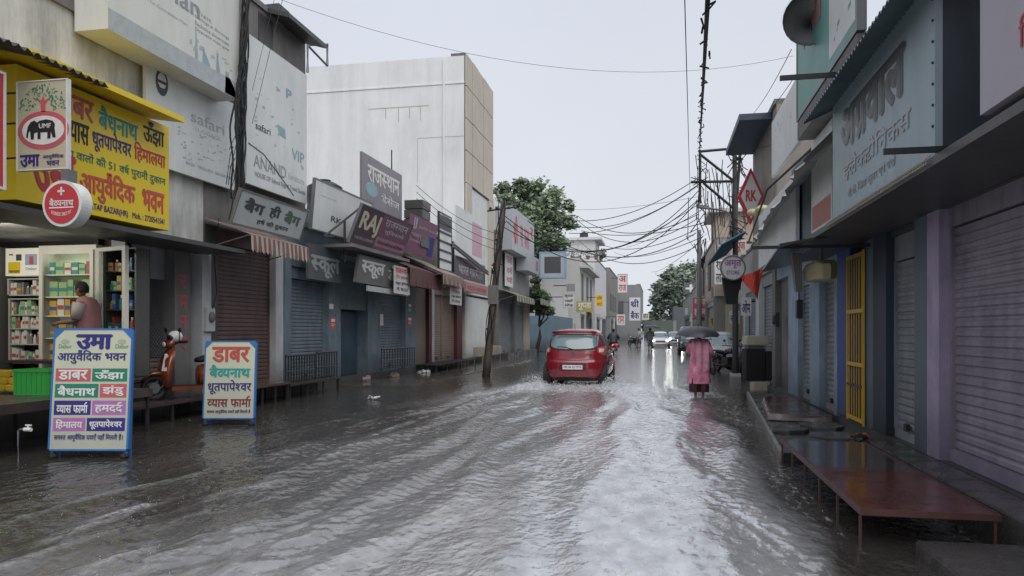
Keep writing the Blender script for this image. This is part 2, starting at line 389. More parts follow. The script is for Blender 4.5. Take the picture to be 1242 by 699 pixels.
# hanging sign with tree and elephant
hb = M('beige_hanging_panel', (.50, .46, .32), .5, .3, 3, .3, .02, dark=.7)
B = facing('hanging_sign', 'beige hanging sign with leafy tree over black elephant in pink ring', (1, 0, 0), Vector((-7.23, 7.25, 3.3)), .65, 1.0, .05, hb, fr=wht, t=.012)
cx, cy = .345, .44
def ell(a, b, n=32, x=cx*1.0, y=cy): return [(x + a*math.cos(2*PI*i/n), y + b*math.sin(2*PI*i/n)) for i in range(n)]
mb = MB(); mb.poly([(x, y, .003) for x, y in ell(.34, .22)]); mb.build('pink_ring', pink, B.o)
mb = MB(); mb.poly([(x, y, .006) for x, y in ell(.28, .165)]); mb.build('ring_centre', wht, B.o)
mb = MB(); ep = [(-.16,-.10),(-.12,-.10),(-.115,-.03),(-.07,-.02),(-.07,-.10),(-.03,-.10),(-.03,-.025),(.06,-.025),(.06,-.10),(.10,-.10),(.105,-.02),(.13,-.09),(.17,-.09),(.155,.02),(.16,.06),(.13,.10),(.05,.12),(-.04,.11),(-.08,.09),(-.11,.115),(-.16,.10),(-.20,.05),(-.215,-.02),(-.225,-.07),(-.20,-.085),(-.19,-.02),(-.17,.0)]
mb.poly([(cx + x, cy + y, .009) for x, y in ep]); mb.build('elephant_figure', blk, B.o)
letter(B.o, 'UMF', cx-.05, cy+.02, cx+.11, cy+.075, wht, z=.011)
tr_ = MB(); tr_.poly([(cx-.03, .65, .003), (cx+.03, .65, .003), (cx+.03, .74, .003), (cx+.10, .82, .003), (cx+.02, .78, .003), (cx, .84, .003), (cx-.03, .78, .003), (cx-.10, .82, .003), (cx-.035, .74, .003)]); tr_.build('tree_trunk_print', pink, B.o)
rnd = random.Random(3); mb = MB()
for i in range(120):
    a = rnd.uniform(.05, PI-.05); r = rnd.uniform(.13, .33); x = cx + r*math.cos(a); y = .74 + r*.78*math.sin(a) - .08*abs(math.cos(a)); q = rnd.uniform(0, PI); l = .017
    ca, sa = math.cos(q)*l, math.sin(q)*l; z = .003 + i*.00002
    mb.poly([(x-ca, y-sa, z), (x+sa*.45, y-ca*.45, z), (x+ca, y+sa, z), (x-sa*.45, y+ca*.45, z)])
mb.build('leaf_print', grn, B.o)
T(B, 'उमा', .05, .83, .46, .97, nav, bold=.03); T(B, 'आयुर्वेदिक', .52, .835, .95, .895, nav); T(B, 'भवन', .60, .91, .86, .97, nav)
mb = MB()
for z in (3.45, 3.85, 4.2): mb.tube([(-7.6, 7.28, z), (-7.28, 7.28, z)], .012, 6)
o = mb.build('bracket', darkmetal); o.parent = B.o; o.matrix_parent_inverse = B.o.matrix_world.inverted()
# round red sign
c = D(75, 247, 8.2); n_ = (CF * -1 + CR * -.22).normalized(); R_ = .255
B = Board(); B.o = frame_obj('round_sign', c, UP.cross(n_), UP, 'round red and white disc sign with white cross under the hanging sign', 'sign')
mb = MB(); mb.tube([(0, 0, -.16), (0, 0, 0)], R_, 40); mb.build('panel', wht, B.o)
mb = MB(); mb.tube([(0, 0, .001), (0, 0, .006)], R_*.87, 40); mb.build('red_face', red, B.o)
mb = MB(); mb.box((-.012, .09, .007), (.012, .18, .010)); mb.box((-.045, .123, .0105), (.045, .147, .0125)); mb.build('white_cross', wht, B.o)
letter(B.o, 'बैद्यनाथ', -.16, -.03, .16, .06, wht, z=.008); letter(B.o, 'AYURVEDIC SINCE 1917', -.13, -.14, .13, -.10, wht, z=.008, arc=.12, bold=.01)
mb = MB(); mb.box((-.16, -.052, .007), (.16, -.038, .009)); mb.build('white_line', wht, B.o)
mb = MB().box((-.03, R_-.02, -.12), (.09, R_+.12, -.02)); mb.build('bracket', greymetal, B.o)
# --- big cream hoarding above
B = boardyz('hoarding', 'large cream box hoarding with faded grey latin lettering above whitewashed wall', -7.7, -7.7, YY(131, -7.7), YY(290, -7.7), ZZ(210, 78, -7.7), 9.2, th=.55, mat=flexc)
T(B, 'rayman', .10, .645, .64, .735, fadeg, bold=.01); T(B, 'The Complete Man', .24, .765, .54, .785, fadel, bold=0)
for i, s in enumerate(('Visit', 'Suitings & Shirtings', 'Exclusive showroom', 'Opposite main gate')): T(B, s, .60, .665 + .03*i, .60 + (.14 if i == 0 else .30), .685 + .03*i, fadeg, bold=0)
mb = MB(); w, h = B.w, B.h
for i, (a, b_, c_, d_) in enumerate(((.60,.03,.64,.26), (.66,.05,.74,.17), (.78,.02,.84,.20), (.86,.0,.97,.12))): mb.poly([(a*w, b_*h, .003+i*.001), (c_*w, b_*h, .003+i*.001), (c_*w*.98, (b_+.05)*h, .003+i*.001), (a*w*1.01, d_*h, .003+i*.001)])
mb.build('faded_print', fadeb, B.o); blotches(B, 22, fadel, .55, .82, .95, .99, 5)
mb = MB().box((.0, -.01, .002), (B.w, .30, .006)); mb.build('lower_border', fadel, B.o)
# --- white board with oval emblem
B = board('hoarding', 'stained white flex hoarding with grey oval emblem behind the yellow sign', 'L', ((177, 69), (286, 128), (286, 243), (177, 182)), -8.15, mat=flex, fr=None)
mb = MB(); w, h = B.w, B.h; ox, oy = .15*w, .83*h
mb.poly([(ox + .16*math.cos(t*PI/16), oy + .22*math.sin(t*PI/16), .003) for t in range(32)]); mb.build('oval_emblem', dgrey, B.o)
mb = MB(); mb.poly([(ox + .11*math.cos(t*PI/16), oy + .03 + .13*math.sin(t*PI/16), .006) for t in range(0, 17)]); mb.poly([(ox-.11, oy-.02, .007), (ox+.11, oy-.02, .007), (ox+.05, oy-.09, .007), (ox-.05, oy-.09, .007)]); mb.build('emblem_figure', flex, B.o)
T(B, 'safari', .45, .30, .85, .42, fadel, bold=.005); T(B, 'LUGGAGE', .50, .46, .80, .50, fadel, bold=.0); T(B, 'BAGS  TROLLEYS  BACKPACKS', .40, .86, .96, .89, fadeg, bold=.0)
blotches(B, 40, fadel, .3, .5, .95, .85, 8)
# --- second building and its tall board
yb2 = yl(343)
L2 = building('shop_building', 'grey concrete building with brown shutter behind tall pale hoarding', 'L', LX, 12.385, yb2, Zf, 8.3, conc,
    [('pier', 12.39, yl(262), 9, dconc), ('shutter', yl(262)+.001, yl(333), 3.15, brownsh), ('pier', yl(333)+.001, yb2-.03, 9, pw)], lint=3.45)
mb = MB().box((LX-.012, yb2+.002, 3.95), (LX-3, 16.45, 8.45)); o = mb.build('wall_extension', conc); o.parent = L2; o.matrix_parent_inverse = L2.matrix_world.inverted() if False else Matrix.Translation(-L2.location)
mb = MB().hexa([(LX+.55, 14.6, 8.15), (LX+.55, 16.4, 8.15), (LX-.3, 16.4, 8.40), (LX-.3, 14.6, 8.40)], [(LX+.55, 14.6, 8.25), (LX+.55, 16.4, 8.25), (LX-.3, 16.4, 8.5), (LX-.3, 14.6, 8.5)]); mb.box((LX-.4, 15.9, 8.46), (LX-.9, 16.4, 9.1))
o = mb.build('roof_slab', dconc); o.parent = L2; o.matrix_parent_inverse = Matrix.Translation(-L2.location)
mb = MB().box((LX-.02+.01, 14.3, 7.2), (LX+.012, 14.9, 8.2)); o = mb.build('window', dconc); o.parent = L2; o.matrix_parent_inverse = Matrix.Translation(-L2.location)
B = board('hoarding', 'tall pale flex hoarding with faded ANAND lettering beside the cable bundle', 'L', ((299, 42), (372, 89), (372, 248), (299, 222)), -8.05, mat=flex, fr=None)
T(B, 'ANAND', .10, .785, .62, .87, fadeg, bold=.005); T(B, 'furniture', .66, .81, .95, .86, fadel, bold=0); T(B, 'HOUSE OF School Bags & Travel Goods', .12, .90, .97, .945, fadeg, bold=.01)
T(B, 'safari', .13, .56, .36, .61, dgrey, bold=.005); T(B, 'P', .62, .20, .72, .27, fadeb); T(B, 'VIP', .72, .62, .95, .70, fadeb, bold=.01); T(B, '>', .45, .235, .52, .265, fadel)
mb = MB(); w, h = B.w, B.h; mb.poly([(.47*w, .50*h, .003), (.60*w, .49*h, .003), (.62*w, .42*h, .003), (.5*w, .43*h, .003)]); mb.build('faded_print', fadeb, B.o)
mb = MB(); mb.tube([(.02*w, .27*h, .01), (.25*w, .24*h, .01), (.55*w, .12*h, .01), (.75*w, .03*h, .01)], .008, 4); mb.build('loose_wire', darkmetal, B.o); blotches(B, 26, fadel, .05, .25, .9, .75, 11)
# cable bundle hanging between hoardings
mb = MB(); rnd = random.Random(5)
for k in range(9):
    a = rnd.uniform(-.07, .07); pts = []
    for i in range(22):
        t = i/21; q = P(297 - 11*t + 4*math.sin(t*7+k), -20 + 262*t, -7.62); pts.append((q.x + a*.6 + .03*math.sin(t*18+k*2), q.y + a + .02*math.sin(t*25+k), q.z))
    mb.tube(pts, .018, 5)
for k in range(7):
    q = P(286 + rnd.uniform(-4, 3), 150 + 14*k, -7.6); mb.tube([q, q + Vector((.1, -.15-.05*k % .2, -.2)), q + Vector((.05, -.3, -.55 - .1*(k % 3)))], .008, 4)
tag(mb.build('cable_bundle', rubber), 'thick black cable bundle hanging down between the cream and ANAND hoardings', 'cable')
# sign: bag hi bag
wb = M('grey_white_sign_panel', (.46, .50, .49), .5, .4, 1.4, .4, .05, dark=.65)
B = board('shop_sign', 'grey white sign with hindi bag shop lettering above striped awning', 'L', ((291, 230), (373, 257), (363, 292), (284, 268)), -7.55, -7.35, mat=wb, fr=conc, frw=.03)
T(B, 'बैग', .08, .13, .36, .58, dgrey, bold=.035); T(B, 'ही', .43, .13, .60, .58, dgrey, bold=.035); T(B, 'बैग', .66, .15, .93, .60, paint('dull_green_paint', (.10, .16, .10)), bold=.035); T(B, 'हर्ष की दुकान', .30, .68, .78, .90, dgrey)
# striped awning
def awning(name, label, q, drop, X0, X1, m1, m2, n=22, scal=.06):
    """q = (pxa, pxb) span at front edge, heights from image; slopes from wall X0 down to front X1"""
    ya, yb, zt, zb = q; ob = empty(name, (X1, (ya+yb)/2, zb), 0, label, 'awning'); inv = Vector(ob.location); mb = MB()
    for i in range(n):
        a = ya + (yb-ya)*i/n; c = ya + (yb-ya)*(i+1)/n; mb.cur = i % 2
        mb.poly([Vector(p) - inv for p in ((X0, a, zt), (X0, c, zt), (X1, c, zb), (X1, a, zb))])
    mb.build('canopy', [m1, m2], ob)
    mb = MB()
    for i in range(n):
        a = ya + (yb-ya)*i/n; c = ya + (yb-ya)*(i+1)/n; m = (a+c)/2; mb.cur = i % 2
        k = .012*math.sin(i*2.1)
        mb.poly([Vector(p) - inv for p in ((X1+.003, a, zb), (X1+.003, c, zb), (X1+.02+k, c, zb-drop), (X1+.03+k, m, zb-drop-scal), (X1+.02+k, a, zb-drop))])
    mb.build('valance', [m1, m2], ob)
    mb = MB(); mb.tube([Vector(p) - inv for p in ((X1-.01, ya, zb-.01), (X1-.01, yb, zb-.01))], .015, 6)
    for y in (ya, yb): mb.tube([Vector(p) - inv for p in ((X1-.01, y, zb-.01), (X0, y, zb-.25))], .012, 6)
    mb.build('frame', greymetal, ob); return ob
aw1 = M('awning_cream_cloth', (.42, .35, .29), .8, .5, 3, .5, .1); aw2 = M('awning_brown_cloth', (.20, .10, .085), .8, .5, 3, .5, .1); aw3 = M('awning_green_cloth', (.12, .19, .14), .8, .5, 3, .5, .1)
awp = M('awning_pinkish_cloth', (.40, .26, .26), .8, .5, 3, .5, .1); awm = M('awning_maroon_cloth', (.12, .05, .05), .7, .5, 3, .5, .1)
yA, yB = YY(304, -7.3), YY(374, -7.3)
awning('striped_awning', 'brown and cream striped cloth awning below the bag shop sign', (yA, yB, 3.55, 3.22), .27, LX+.05, -7.3, aw1, aw2, 26)
# --- low blue shops
zs = ZZ(375, 340, LX)
L3 = building('shop_building', 'low faded blue shop row with two blue grey shutters and dark doorway', 'L', LX, yb2+.01, yl(503), .22, 3.93, bluew,
    [('pier', yb2+.012, yl(352), 9, bluew), ('shutter', yl(352)+.001, yl(398), zs, bluesh), ('pier', yl(398)+.001, yl(412), 9, bluew), ('door', yl(412)+.001, yl(445), ZZ(430, 376, LX), dark),
     ('pier', yl(445)+.001, yl(461), 9, bluew), ('shutter', yl(461)+.001, yl(491), ZZ(478, 352, LX), bluesh), ('pier', yl(491)+.001, yl(503)-.01, 9, bluew)], lint=3.35)
def child(mb, nm, mat, par):
    o = mb.build(nm, mat); o.parent = par; o.matrix_parent_inverse = par.matrix_world.inverted() if par.matrix_world != Matrix() else Matrix.Translation(-par.location); return o
def child(mb, nm, mat, par, **k):
    inv = Vector(par.location); mb.v = [tuple(Vector(p) - inv) for p in mb.v]; return mb.build(nm, mat, par, **k)
child(MB().box((LX-.33, yl(424), .23), (LX-.28, yl(444), ZZ(430, 378, LX))), 'door', M('dark_blue_door', (.05, .09, .12), .5, .5, 2, .5, .1), L3)
child(MB().box((LX-.6, 16.6, 3.94), (LX-4, yl(500), 4.6)), 'upper_wall', conc, L3)
# dark school sign
B = board('shop_sign', 'dark grey board with pale hindi school lettering between awning and school dress sign', 'L', ((374, 296), (414, 303), (414, 343), (374, 339)), -7.9, mat=M('dark_sign_panel', (.09, .10, .105), .5, .4, 2, .4, .05))
T(B, 'स्कूल', .06, .30, .95, .92, fadeg, bold=.03)
dkb = M('grey_green_panel', (.17, .18, .16), .5, .4, 2, .4, .05)
B = board('shop_sign', 'olive grey sign with white hindi school dress lettering under the RAJ sign', 'L', ((435, 309), (497, 326), (497, 356), (433, 336)), -7.5, -7.4, mat=dkb, fr=conc)
T(B, 'स्कूल', .05, .12, .46, .80, wht, bold=.03); T(B, 'ड्रेस', .53, .12, .90, .74, wht, bold=.03)
B = boardyz('strip_sign', 'thin pale blue strip board below the school dress sign', -7.45, -7.45, YY(446, -7.45), YY(495, -7.45), ZZ(470, 351, -7.45)-.12, ZZ(470, 351, -7.45)+.02, th=.04, mat=fadel)
for (px0, px1, t, b_, lab, X) in ((478, 497, 324, 357, 'small white cloth notice with red and blue lines hanging on the school dress sign', -7.3), (546, 560, 344, 370, 'small white cloth notice with red lines hanging from the maroon awning', -7.1)):
    ya, yb = YY(px0, X), YY(px1, X); B = boardyz('cloth_notice', lab, X, X, ya, yb, ZZ((px0+px1)/2, b_, X), ZZ((px0+px1)/2, t, X), th=.015, mat=M('notice_cloth', (.55, .54, .52), .8, .3, 3, .3, .05))
    T(B, 'राजस्थान', .08, .06, .92, .26, red); T(B, 'टेंट हाउस', .12, .30, .88, .46, pink); T(B, 'स्कूल यूनिफार्म', .08, .55, .92, .68, dgrey); T(B, 'मो. 98120', .15, .74, .85, .88, dgrey)
# pale slanted board with dark frame
B = board('hoarding', 'leaning blank pale hoarding with grey side frame left of the RAJ sign', 'L', ((377, 213), (449, 248), (449, 292), (384, 285)), -7.75, -7.65, mat=flex, fr=greymetal, frw=.03)
T(B, 'RK', .28, .62, .46, .74, dgrey, bold=.01); T(B, 'new arrivals', .1, .25, .35, .29, fadel, bold=0)
child(MB().box((-8.29, YY(446, -7.9), 3.95), (-7.8, YY(462, -7.9), 4.75)), 'upper_block', dconc, L3)
mb = MB(); q0, q1, q2 = P(393, 287, -7.4), P(437, 252, -7.3), P(418, 287, -8.2); mb.tube([q0, q1], .025, 6); mb.tube([q0, q2], .025, 6); mb.tube([P(418, 268, -7.6), P(418, 318, -7.6)], .03, 6)
tag(mb.build('sign_bracket', darkmetal), 'dark angled iron bracket and post holding the RAJ sign', 'bracket')
# tall rajasthan sign
B = board('shop_sign', 'tall grey mauve board with white hindi rajasthan lettering standing above the RAJ sign', 'L', ((439, 186), (488, 211), (487, 268), (439, 247)), -7.8, mat=M('grey_mauve_panel', (.25, .23, .25), .5, .4, 1.5, .4, .05))
T(B, 'राजस्थान', .12, .17, .93, .50, wht, bold=.02); T(B, 'ड्रेसेज', .45, .60, .93, .80, wht, bold=.0)
mb = MB(); mb.poly([(.22*B.w + .14*B.w*math.cos(t*PI/12), .36*B.h + .14*B.h*math.sin(t*PI/12), .003) for t in range(24)]); mb.build('round_emblem', fadeb, B.o)
mb = MB(); mb.tube([P(475, 206, -7.9), P(475, 182, -7.9)], .02, 5); child2 = mb.build('mast', darkmetal); child2.parent = B.o; child2.matrix_parent_inverse = B.o.matrix_world.inverted()
# stacked dark box column
mb = MB()
for i in range(5): mb.box((-8.0+.01*i, YY(489, -8), 4.15+.3*i), (-7.4+.012*i, YY(499.5, -8), 4.42+.3*i))
tag(mb.build('brick_stack', dconc), 'dark stack of concrete blocks behind the rajasthan board', 'pillar')
# RAJ sign
mauve = M('mauve_sign_panel', (.20, .075, .13), .45, .4, 1.5, .4, .04, dark=.6); mauved = M('dark_mauve_panel', (.085, .05, .065), .45, .4, 1.5, .4, .04)
B = board('shop_sign', 'mauve and dark tilted sign reading RAJ in large cream letters', 'L', ((438, 247), (498, 273), (490, 315), (426, 290)), -7.35, -7.0, mat=mauve, fr=greymetal, frw=.03)
rect(B, .0, .0, .40, 1, mauved); T(B, 'RAJ', .05, .12, .38, .74, cream_p, bold=.03, z=.006); T(B, 'TAILORS & DRAPERS', .04, .80, .37, .88, fadel, z=.006, bold=.01)
T(B, 'राजस्थान', .46, .12, .93, .32, fadel, bold=.01); T(B, 'यूनिफार्म', .50, .38, .90, .55, fadel, bold=.01); rect(B, .40, .66, 1, .92, paint('pale_mauve_paint', (.34, .18, .24)))
T(B, 'School uniforms and blazers', .44, .72, .96, .84, mauved, bold=.01, z=.006)
tag(MB().box((-7.2, YY(428, -7.2), ZZ(455, 302, -7.2)-.1), (-8.2, YY(497, -7.2), ZZ(455, 302, -7.2)-.02)).build('sign_ledge', conc), 'concrete ledge under the RAJ sign', 'ledge')
B = board('shop_sign', 'purple banner sign with pale lettering and portrait print right of RAJ sign', 'L', ((497, 259), (528, 271), (528, 318), (495, 304)), -7.5, -7.3, mat=mauve, fr=None)
T(B, 'JJ', .06, .05, .22, .36, fadel); T(B, 'Jagdish Studio', .30, .20, .97, .30, fadel, bold=.01); rect(B, .05, .45, .70, .68, paint('pale_mauve_paint', (.34, .18, .24))); rect(B, .72, .40, .95, .95, nav, 'portrait_print'); T(B, 'Photo & Video', .08, .50, .66, .62, mauved, z=.006, bold=.01)
# maroon awnings
awning('cloth_awning', 'dark maroon plain awning below the purple banner', (YY(497, -7.2), YY(536, -7.2), 3.75, 3.35), .55, LX+.05, -7.2, awm, awm, 6, .0)
awning('striped_awning', 'grey brown striped awning with fringed valance over the beige shutters', (YY(536, -6.9)+.1, YY(562, -6.9), 3.95, 3.35), .32, LX+.05, -6.9, aw1, aw2, 30)
awning('cloth_awning', 'pale pinkish awning with reddish writing beside the leaning pole', (YY(562, -7.4)+.1, YY(592, -7.4), 3.85, 3.4), .40, LX+.05, -7.4, awp, awp, 8, .0)
B = boardyz('cloth_banner', 'pinkish cloth banner with red hindi writing under the pale awning', -7.36, -7.36, YY(565, -7.36), YY(591, -7.36), 3.02, 3.36, th=.01, mat=awp)
T(B, 'भारत गारमेंट्स', .05, .15, .95, .85, red)
# beige shutter shops
L4 = building('shop_building', 'beige shuttered shop front with maroon columns left of the white tower block', 'L', LX, yl(503)+.01, yl(560), .25, 5.0, conc,
    [('panel', yl(503)+.02, yl(519.5), 3.0, beigesh), ('pier', yl(519.5)+.001, yl(523), 9, maroon), ('pier', yl(523)+.001, yl(526), 9, pw), ('shutter', yl(526)+.001, yl(539), 2.85, beigesh), ('shutter', yl(539)+.05, yl(553.5), 2.85, beigesh), ('pier', yl(553.5)+.001, yl(560)-.01, 9, maroon)], lint=3.2)
# white tower block
Y5 = YY(563, LX); Y6 = YY(596, LX)
L5 = building('tower_block', 'tall white rendered block with beige panelled front rising above the shops', 'L', LX, Y5, Y6, .25, 13.4, bigwall,
    [('pier', Y5+.001, Y5+.25, 9, beige), ('panel', Y5+.26, Y6-.26, 3.0, flex), ('pier', Y6-.25, Y6-.001, 9, beige)], lint=3.1, back=8)
clad = MB(); n = 5
for i in range(n):
    for j in range(4):
        a = Y5 + (Y6-Y5)*i/n; c = Y5 + (Y6-Y5)*(i+1)/n; z0 = 7.9 + j*1.4
        clad.box((LX+.04, a+.02, z0+.02), (LX+.10+.02*(i % 2), c-.02, z0+1.38))
clad.box((LX+.04, Y5, 3.2), (LX+.12, Y5+.9, 7.88)); clad.box((LX+.04, Y6-.9, 3.2), (LX+.12, Y6, 7.88)); child(clad, 'cladding', beige, L5)
child(MB().box((LX+.002, Y5+.001, 7.85), (LX+.04, Y6-.001, 13.4)), 'cladding_backing', M('dark_joint', (.14, .12, .09), .7), L5)
child(MB().box((LX-.003, Y5+.9, 3.2), (LX+.03, Y6-.9, 7.85)), 'window', flex, L5)
mb = MB(); rust = M('rust_stain', (.52, .46, .30), .8, .6, 3, .7, 0)
for x, l in ((-11.9, .45), (-11.3, .6), (-10.8, .5), (-10.3, .62)): mb.box((x, Y5-.004, 11.3-l), (x+.03, Y5-.002, 11.3))
mb.box((-12.7, Y5-.004, 11.3), (-9.9, Y5-.0025, 11.34)); child(mb, 'rust_stain', rust, L5)
B = board('hoarding', 'pale hoarding with pink block on the front of the white tower block', 'L', ((553, 255), (584, 262), (586, 346), (553, 330)), -7.95, mat=flex); rect(B, .58, .10, .98, .62, paint('pale_pink_print', (.60, .36, .42)))
B = board('shop_sign', 'dark board with pale hindi lettering under the pale hoarding with pink block', 'L', ((553, 310), (588, 324), (588, 345), (553, 336)), -7.6, mat=mauved, fr=greymetal); T(B, 'भारत गारमेंट्स', .08, .2, .92, .8, fadel, bold=.02)
mb = MB(); 
for i in range(2): mb.tube([P(550, 296+i*3, -7.4), P(592, 330+i*3, -7.4)], .05, 5)
tag(mb.build('rolled_tarpaulin', greymetal), 'crumpled grey rolled tarpaulin above the dark hindi board', 'tarpaulin')
# louvre ladder board
B = board('louvre_panel', 'pale panel with dark rungs like a ladder beside the purple banner', 'L', ((530, 258), (545, 262), (550, 331), (536, 325)), -7.5, -7.5, mat=flex, fr=darkmetal, frw=.04)
mb = MB()
for i in range(1, 6): mb.box((0, B.h*i/6-.03, .004), (B.w, B.h*i/6+.03, .03))
mb.box((0, B.h*.72, .004), (B.w, B.h*.97, .01)); mb.build('rung', darkmetal, B.o)
# roof frame on second building
mb = MB(); q = [P(373, 88, -8.9), P(373, 55, -8.9), P(397, 54, -8.9), P(397, 80, -8.9)]
mb.tube([q[0], q[1], q[2], q[3]], .035, 6); mb.tube([q[1], q[3]], .03, 6); tag(mb.build('roof_frame', greymetal), 'grey angle iron frame standing at roof edge left of the white tower block', 'frame')
# --- grey shop with hung box sign
L6 = building('shop_building', 'grey two storey shop with green striped awnings beyond the leaning pole', 'L', LX, 37.6, 47.5, .2, 6.6, M('grey_plaster', (.30, .30, .29), .7, .5, .8, .5, .1),
    [('pier', 37.61, 38.0, 9, conc), ('shutter', 38.01, 42, 3.0, greysh), ('pier', 42.01, 42.5, 9, conc), ('shutter', 42.51, 46, 3.0, greysh), ('pier', 46.01, 47.49, 9, beige)], lint=3.5)
child(MB().box((LX-.2, 37.5, 6.72), (LX-.3, 44.5, 8.4)), 'roof_board', flex, L6)
B = boardyz('shop_sign', 'white sign with red symbols on roof of the grey shop beside the tree', -7.6, -7.6, 38.2, 45.2, 5.75, 8.05, th=.9, mat=M('pale_blue_grey_panel', (.42, .44, .47), .5, .4, .8, .4, .04, dark=.6))
T(B, 'श्री', .06, .15, .24, .85, red, bold=.03); T(B, 'गा', .34, .3, .46, .8, pink); T(B, 'र', .80, .15, .95, .45, red); T(B, 'कला', .52, .3, .74, .8, pink)
B = boardyz('shop_sign', 'grey sign with a red symbol on the fascia of the grey shop', -7.5, -7.5, 42.5, 46.5, 5.0, 6.0, th=.7, mat=M('pale_blue_grey_panel', (.42,.44,.47))); T(B, '0', .7, .15, .9, .85, red)
B = facing('hung_sign', 'blue framed box sign jutting from the grey shop toward the street', (1, 0, 0), Vector((-7.4, 46.6, 4.9)), 1.5, 1.5, .35, M('pale_blue_grey_panel', (.42,.44,.47)), fr=paint('sky_blue_paint', (.20, .38, .55)), t=.1)
rect(B, .15, .15, .85, .85, dgrey, 'screen')
B = boardyz('shop_sign', 'white upright board with pink hindi words on the grey shop wall', -8.1, -8.1, 39.0, 41.0, 3.9, 5.7, th=.05, mat=flex); T(B, 'राजा', .1, .08, .9, .3, pink); T(B, 'रानी', .1, .38, .9, .6, pink); T(B, 'साड़ी', .1, .68, .9, .9, pink)
awning('striped_awning', 'green and cream striped awning nearer the leaning pole', (38.0, 43.5, 3.7, 3.35), .3, LX+.05, -7.3, aw1, aw3, 14)
awning('striped_awning', 'green and cream striped awning nearer the tree', (43.9, 48.0, 3.75, 3.4), .3, LX+.05, -7.0, aw1, aw3, 12)
tag(MB().box((LX+.6, 37.7, 0), (LX, 47, .3)).build('shop_step', platgry), 'wet dark step along the grey shop shutters', 'step')
# far left: blue wall, cream house etc.
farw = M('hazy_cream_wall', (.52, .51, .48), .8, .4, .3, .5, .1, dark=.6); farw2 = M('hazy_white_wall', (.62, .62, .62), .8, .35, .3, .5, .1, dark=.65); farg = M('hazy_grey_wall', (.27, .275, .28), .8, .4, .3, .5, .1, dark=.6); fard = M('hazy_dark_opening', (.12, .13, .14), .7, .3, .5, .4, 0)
tag(MB().box((-9.5, 54, 0), (-7.6, 66, 2.6)).build('boundary_wall', M('hazy_blue_wall', (.14, .22, .27), .7, .4, .5, .5, .1)), 'blue painted wall behind the red car on the left', 'wall')
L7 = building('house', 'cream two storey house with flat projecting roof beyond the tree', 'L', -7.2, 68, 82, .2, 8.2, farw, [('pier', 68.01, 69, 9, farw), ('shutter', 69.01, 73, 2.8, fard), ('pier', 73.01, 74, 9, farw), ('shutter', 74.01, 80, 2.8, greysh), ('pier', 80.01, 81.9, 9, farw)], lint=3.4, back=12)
child(MB().box((-6.4, 68.2, 7.3), (-7.19, 82, 7.5)), 'balcony_slab', farw, L7)
for y in (69.6, 74.5, 78.5): w_ = child(MB().box((-7.19, y, 4.4), (-7.15, y+1.6, 6.9)), 'window', fard, L7); child(MB().box((-7.14, y+.75, 4.4), (-7.12, y+.85, 6.9)), 'mullion', farw, w_)
mb = MB()
for i in range(14): mb.box((-7.3-.85*i, 68.1, 8.35), (-7.4-.85*i, 68.2, 9.4))
mb.box((-7.2, 68.09, 9.4), (-19, 68.21, 9.5)); child(mb, 'roof_railing', farw, L7)
tag(MB().box((-12.5, 67.6, .1), (-8.2, 67.9, 4.6)).build('side_wall', farw2), 'white side wall with square opening in front of cream house', 'wall')
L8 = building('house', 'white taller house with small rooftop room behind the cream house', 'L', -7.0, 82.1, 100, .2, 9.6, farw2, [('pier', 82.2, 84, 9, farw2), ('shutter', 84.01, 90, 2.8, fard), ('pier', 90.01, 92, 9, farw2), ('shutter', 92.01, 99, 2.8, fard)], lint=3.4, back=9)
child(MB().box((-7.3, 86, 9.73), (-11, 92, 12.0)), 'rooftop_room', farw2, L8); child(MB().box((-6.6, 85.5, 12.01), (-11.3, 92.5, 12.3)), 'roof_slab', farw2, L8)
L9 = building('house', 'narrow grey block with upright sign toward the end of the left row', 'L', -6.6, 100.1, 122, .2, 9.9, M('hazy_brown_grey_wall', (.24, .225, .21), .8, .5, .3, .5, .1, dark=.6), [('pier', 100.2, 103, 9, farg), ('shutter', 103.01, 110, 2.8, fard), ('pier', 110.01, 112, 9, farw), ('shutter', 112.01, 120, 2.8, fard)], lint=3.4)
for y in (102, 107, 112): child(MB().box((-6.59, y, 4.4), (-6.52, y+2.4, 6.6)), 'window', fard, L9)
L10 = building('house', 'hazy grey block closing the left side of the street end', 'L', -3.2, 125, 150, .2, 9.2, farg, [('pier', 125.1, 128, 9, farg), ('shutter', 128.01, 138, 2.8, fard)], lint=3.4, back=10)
mb = MB()
for x in (-11, -9, -7, -5): mb.box((x, 124.9, 4.5), (x+1.1, 124.99, 6.5))
child(mb, 'window', fard, L10)
def farsign(label, px, py, w, h, d, mat, words, wm, name='hanging_sign', fr=None):
    o = D(px, py, d); wd = w*d/F; hd = h*d/F; B = facing(name, label, (1, 0, 0), Vector((o.x - wd/2, o.y, o.z - hd/2)), wd, hd, .15, mat, fr=fr, t=.06)
    sg = -1 if px < 800 else 1; MB().tube([(wd/2, hd*.8, -.08), (wd/2 + sg*(wd/2+.9), hd*.8, -.08)], .03, 6).build('bracket', darkmetal, B.o)
    for i, t in enumerate(words): T(B, t, .1, (i+.15)/len(words), .9, (i+.85)/len(words), wm, bold=.02)
    return B
farsign('tilted dark grey sign panel above a small board on post by the cream house', 692, 349, 10, 9, 50, farg, [], wht)
farsign('small white and black notice board below the tilted grey panel', 690, 365, 13, 16, 50, flex, ['कृपया', 'यहाँ', 'मोड़'], blk, fr=farw)
farsign('orange yellow upright sign on the cream house corner', 727, 365, 8, 14, 72, yellow, ['रवि', 'आटो'], red)
farsign('yellow shop board over the cream house ground floor', 709, 372, 20, 13, 68, M('mustard_panel', (.42, .34, .12), .6), ['गुप्ता'], wht)
farsign('dark edged white vertical sign high on the grey block', 755, 344, 11, 22, 98, flex, ['अ', 'राज'], red, fr=farg)
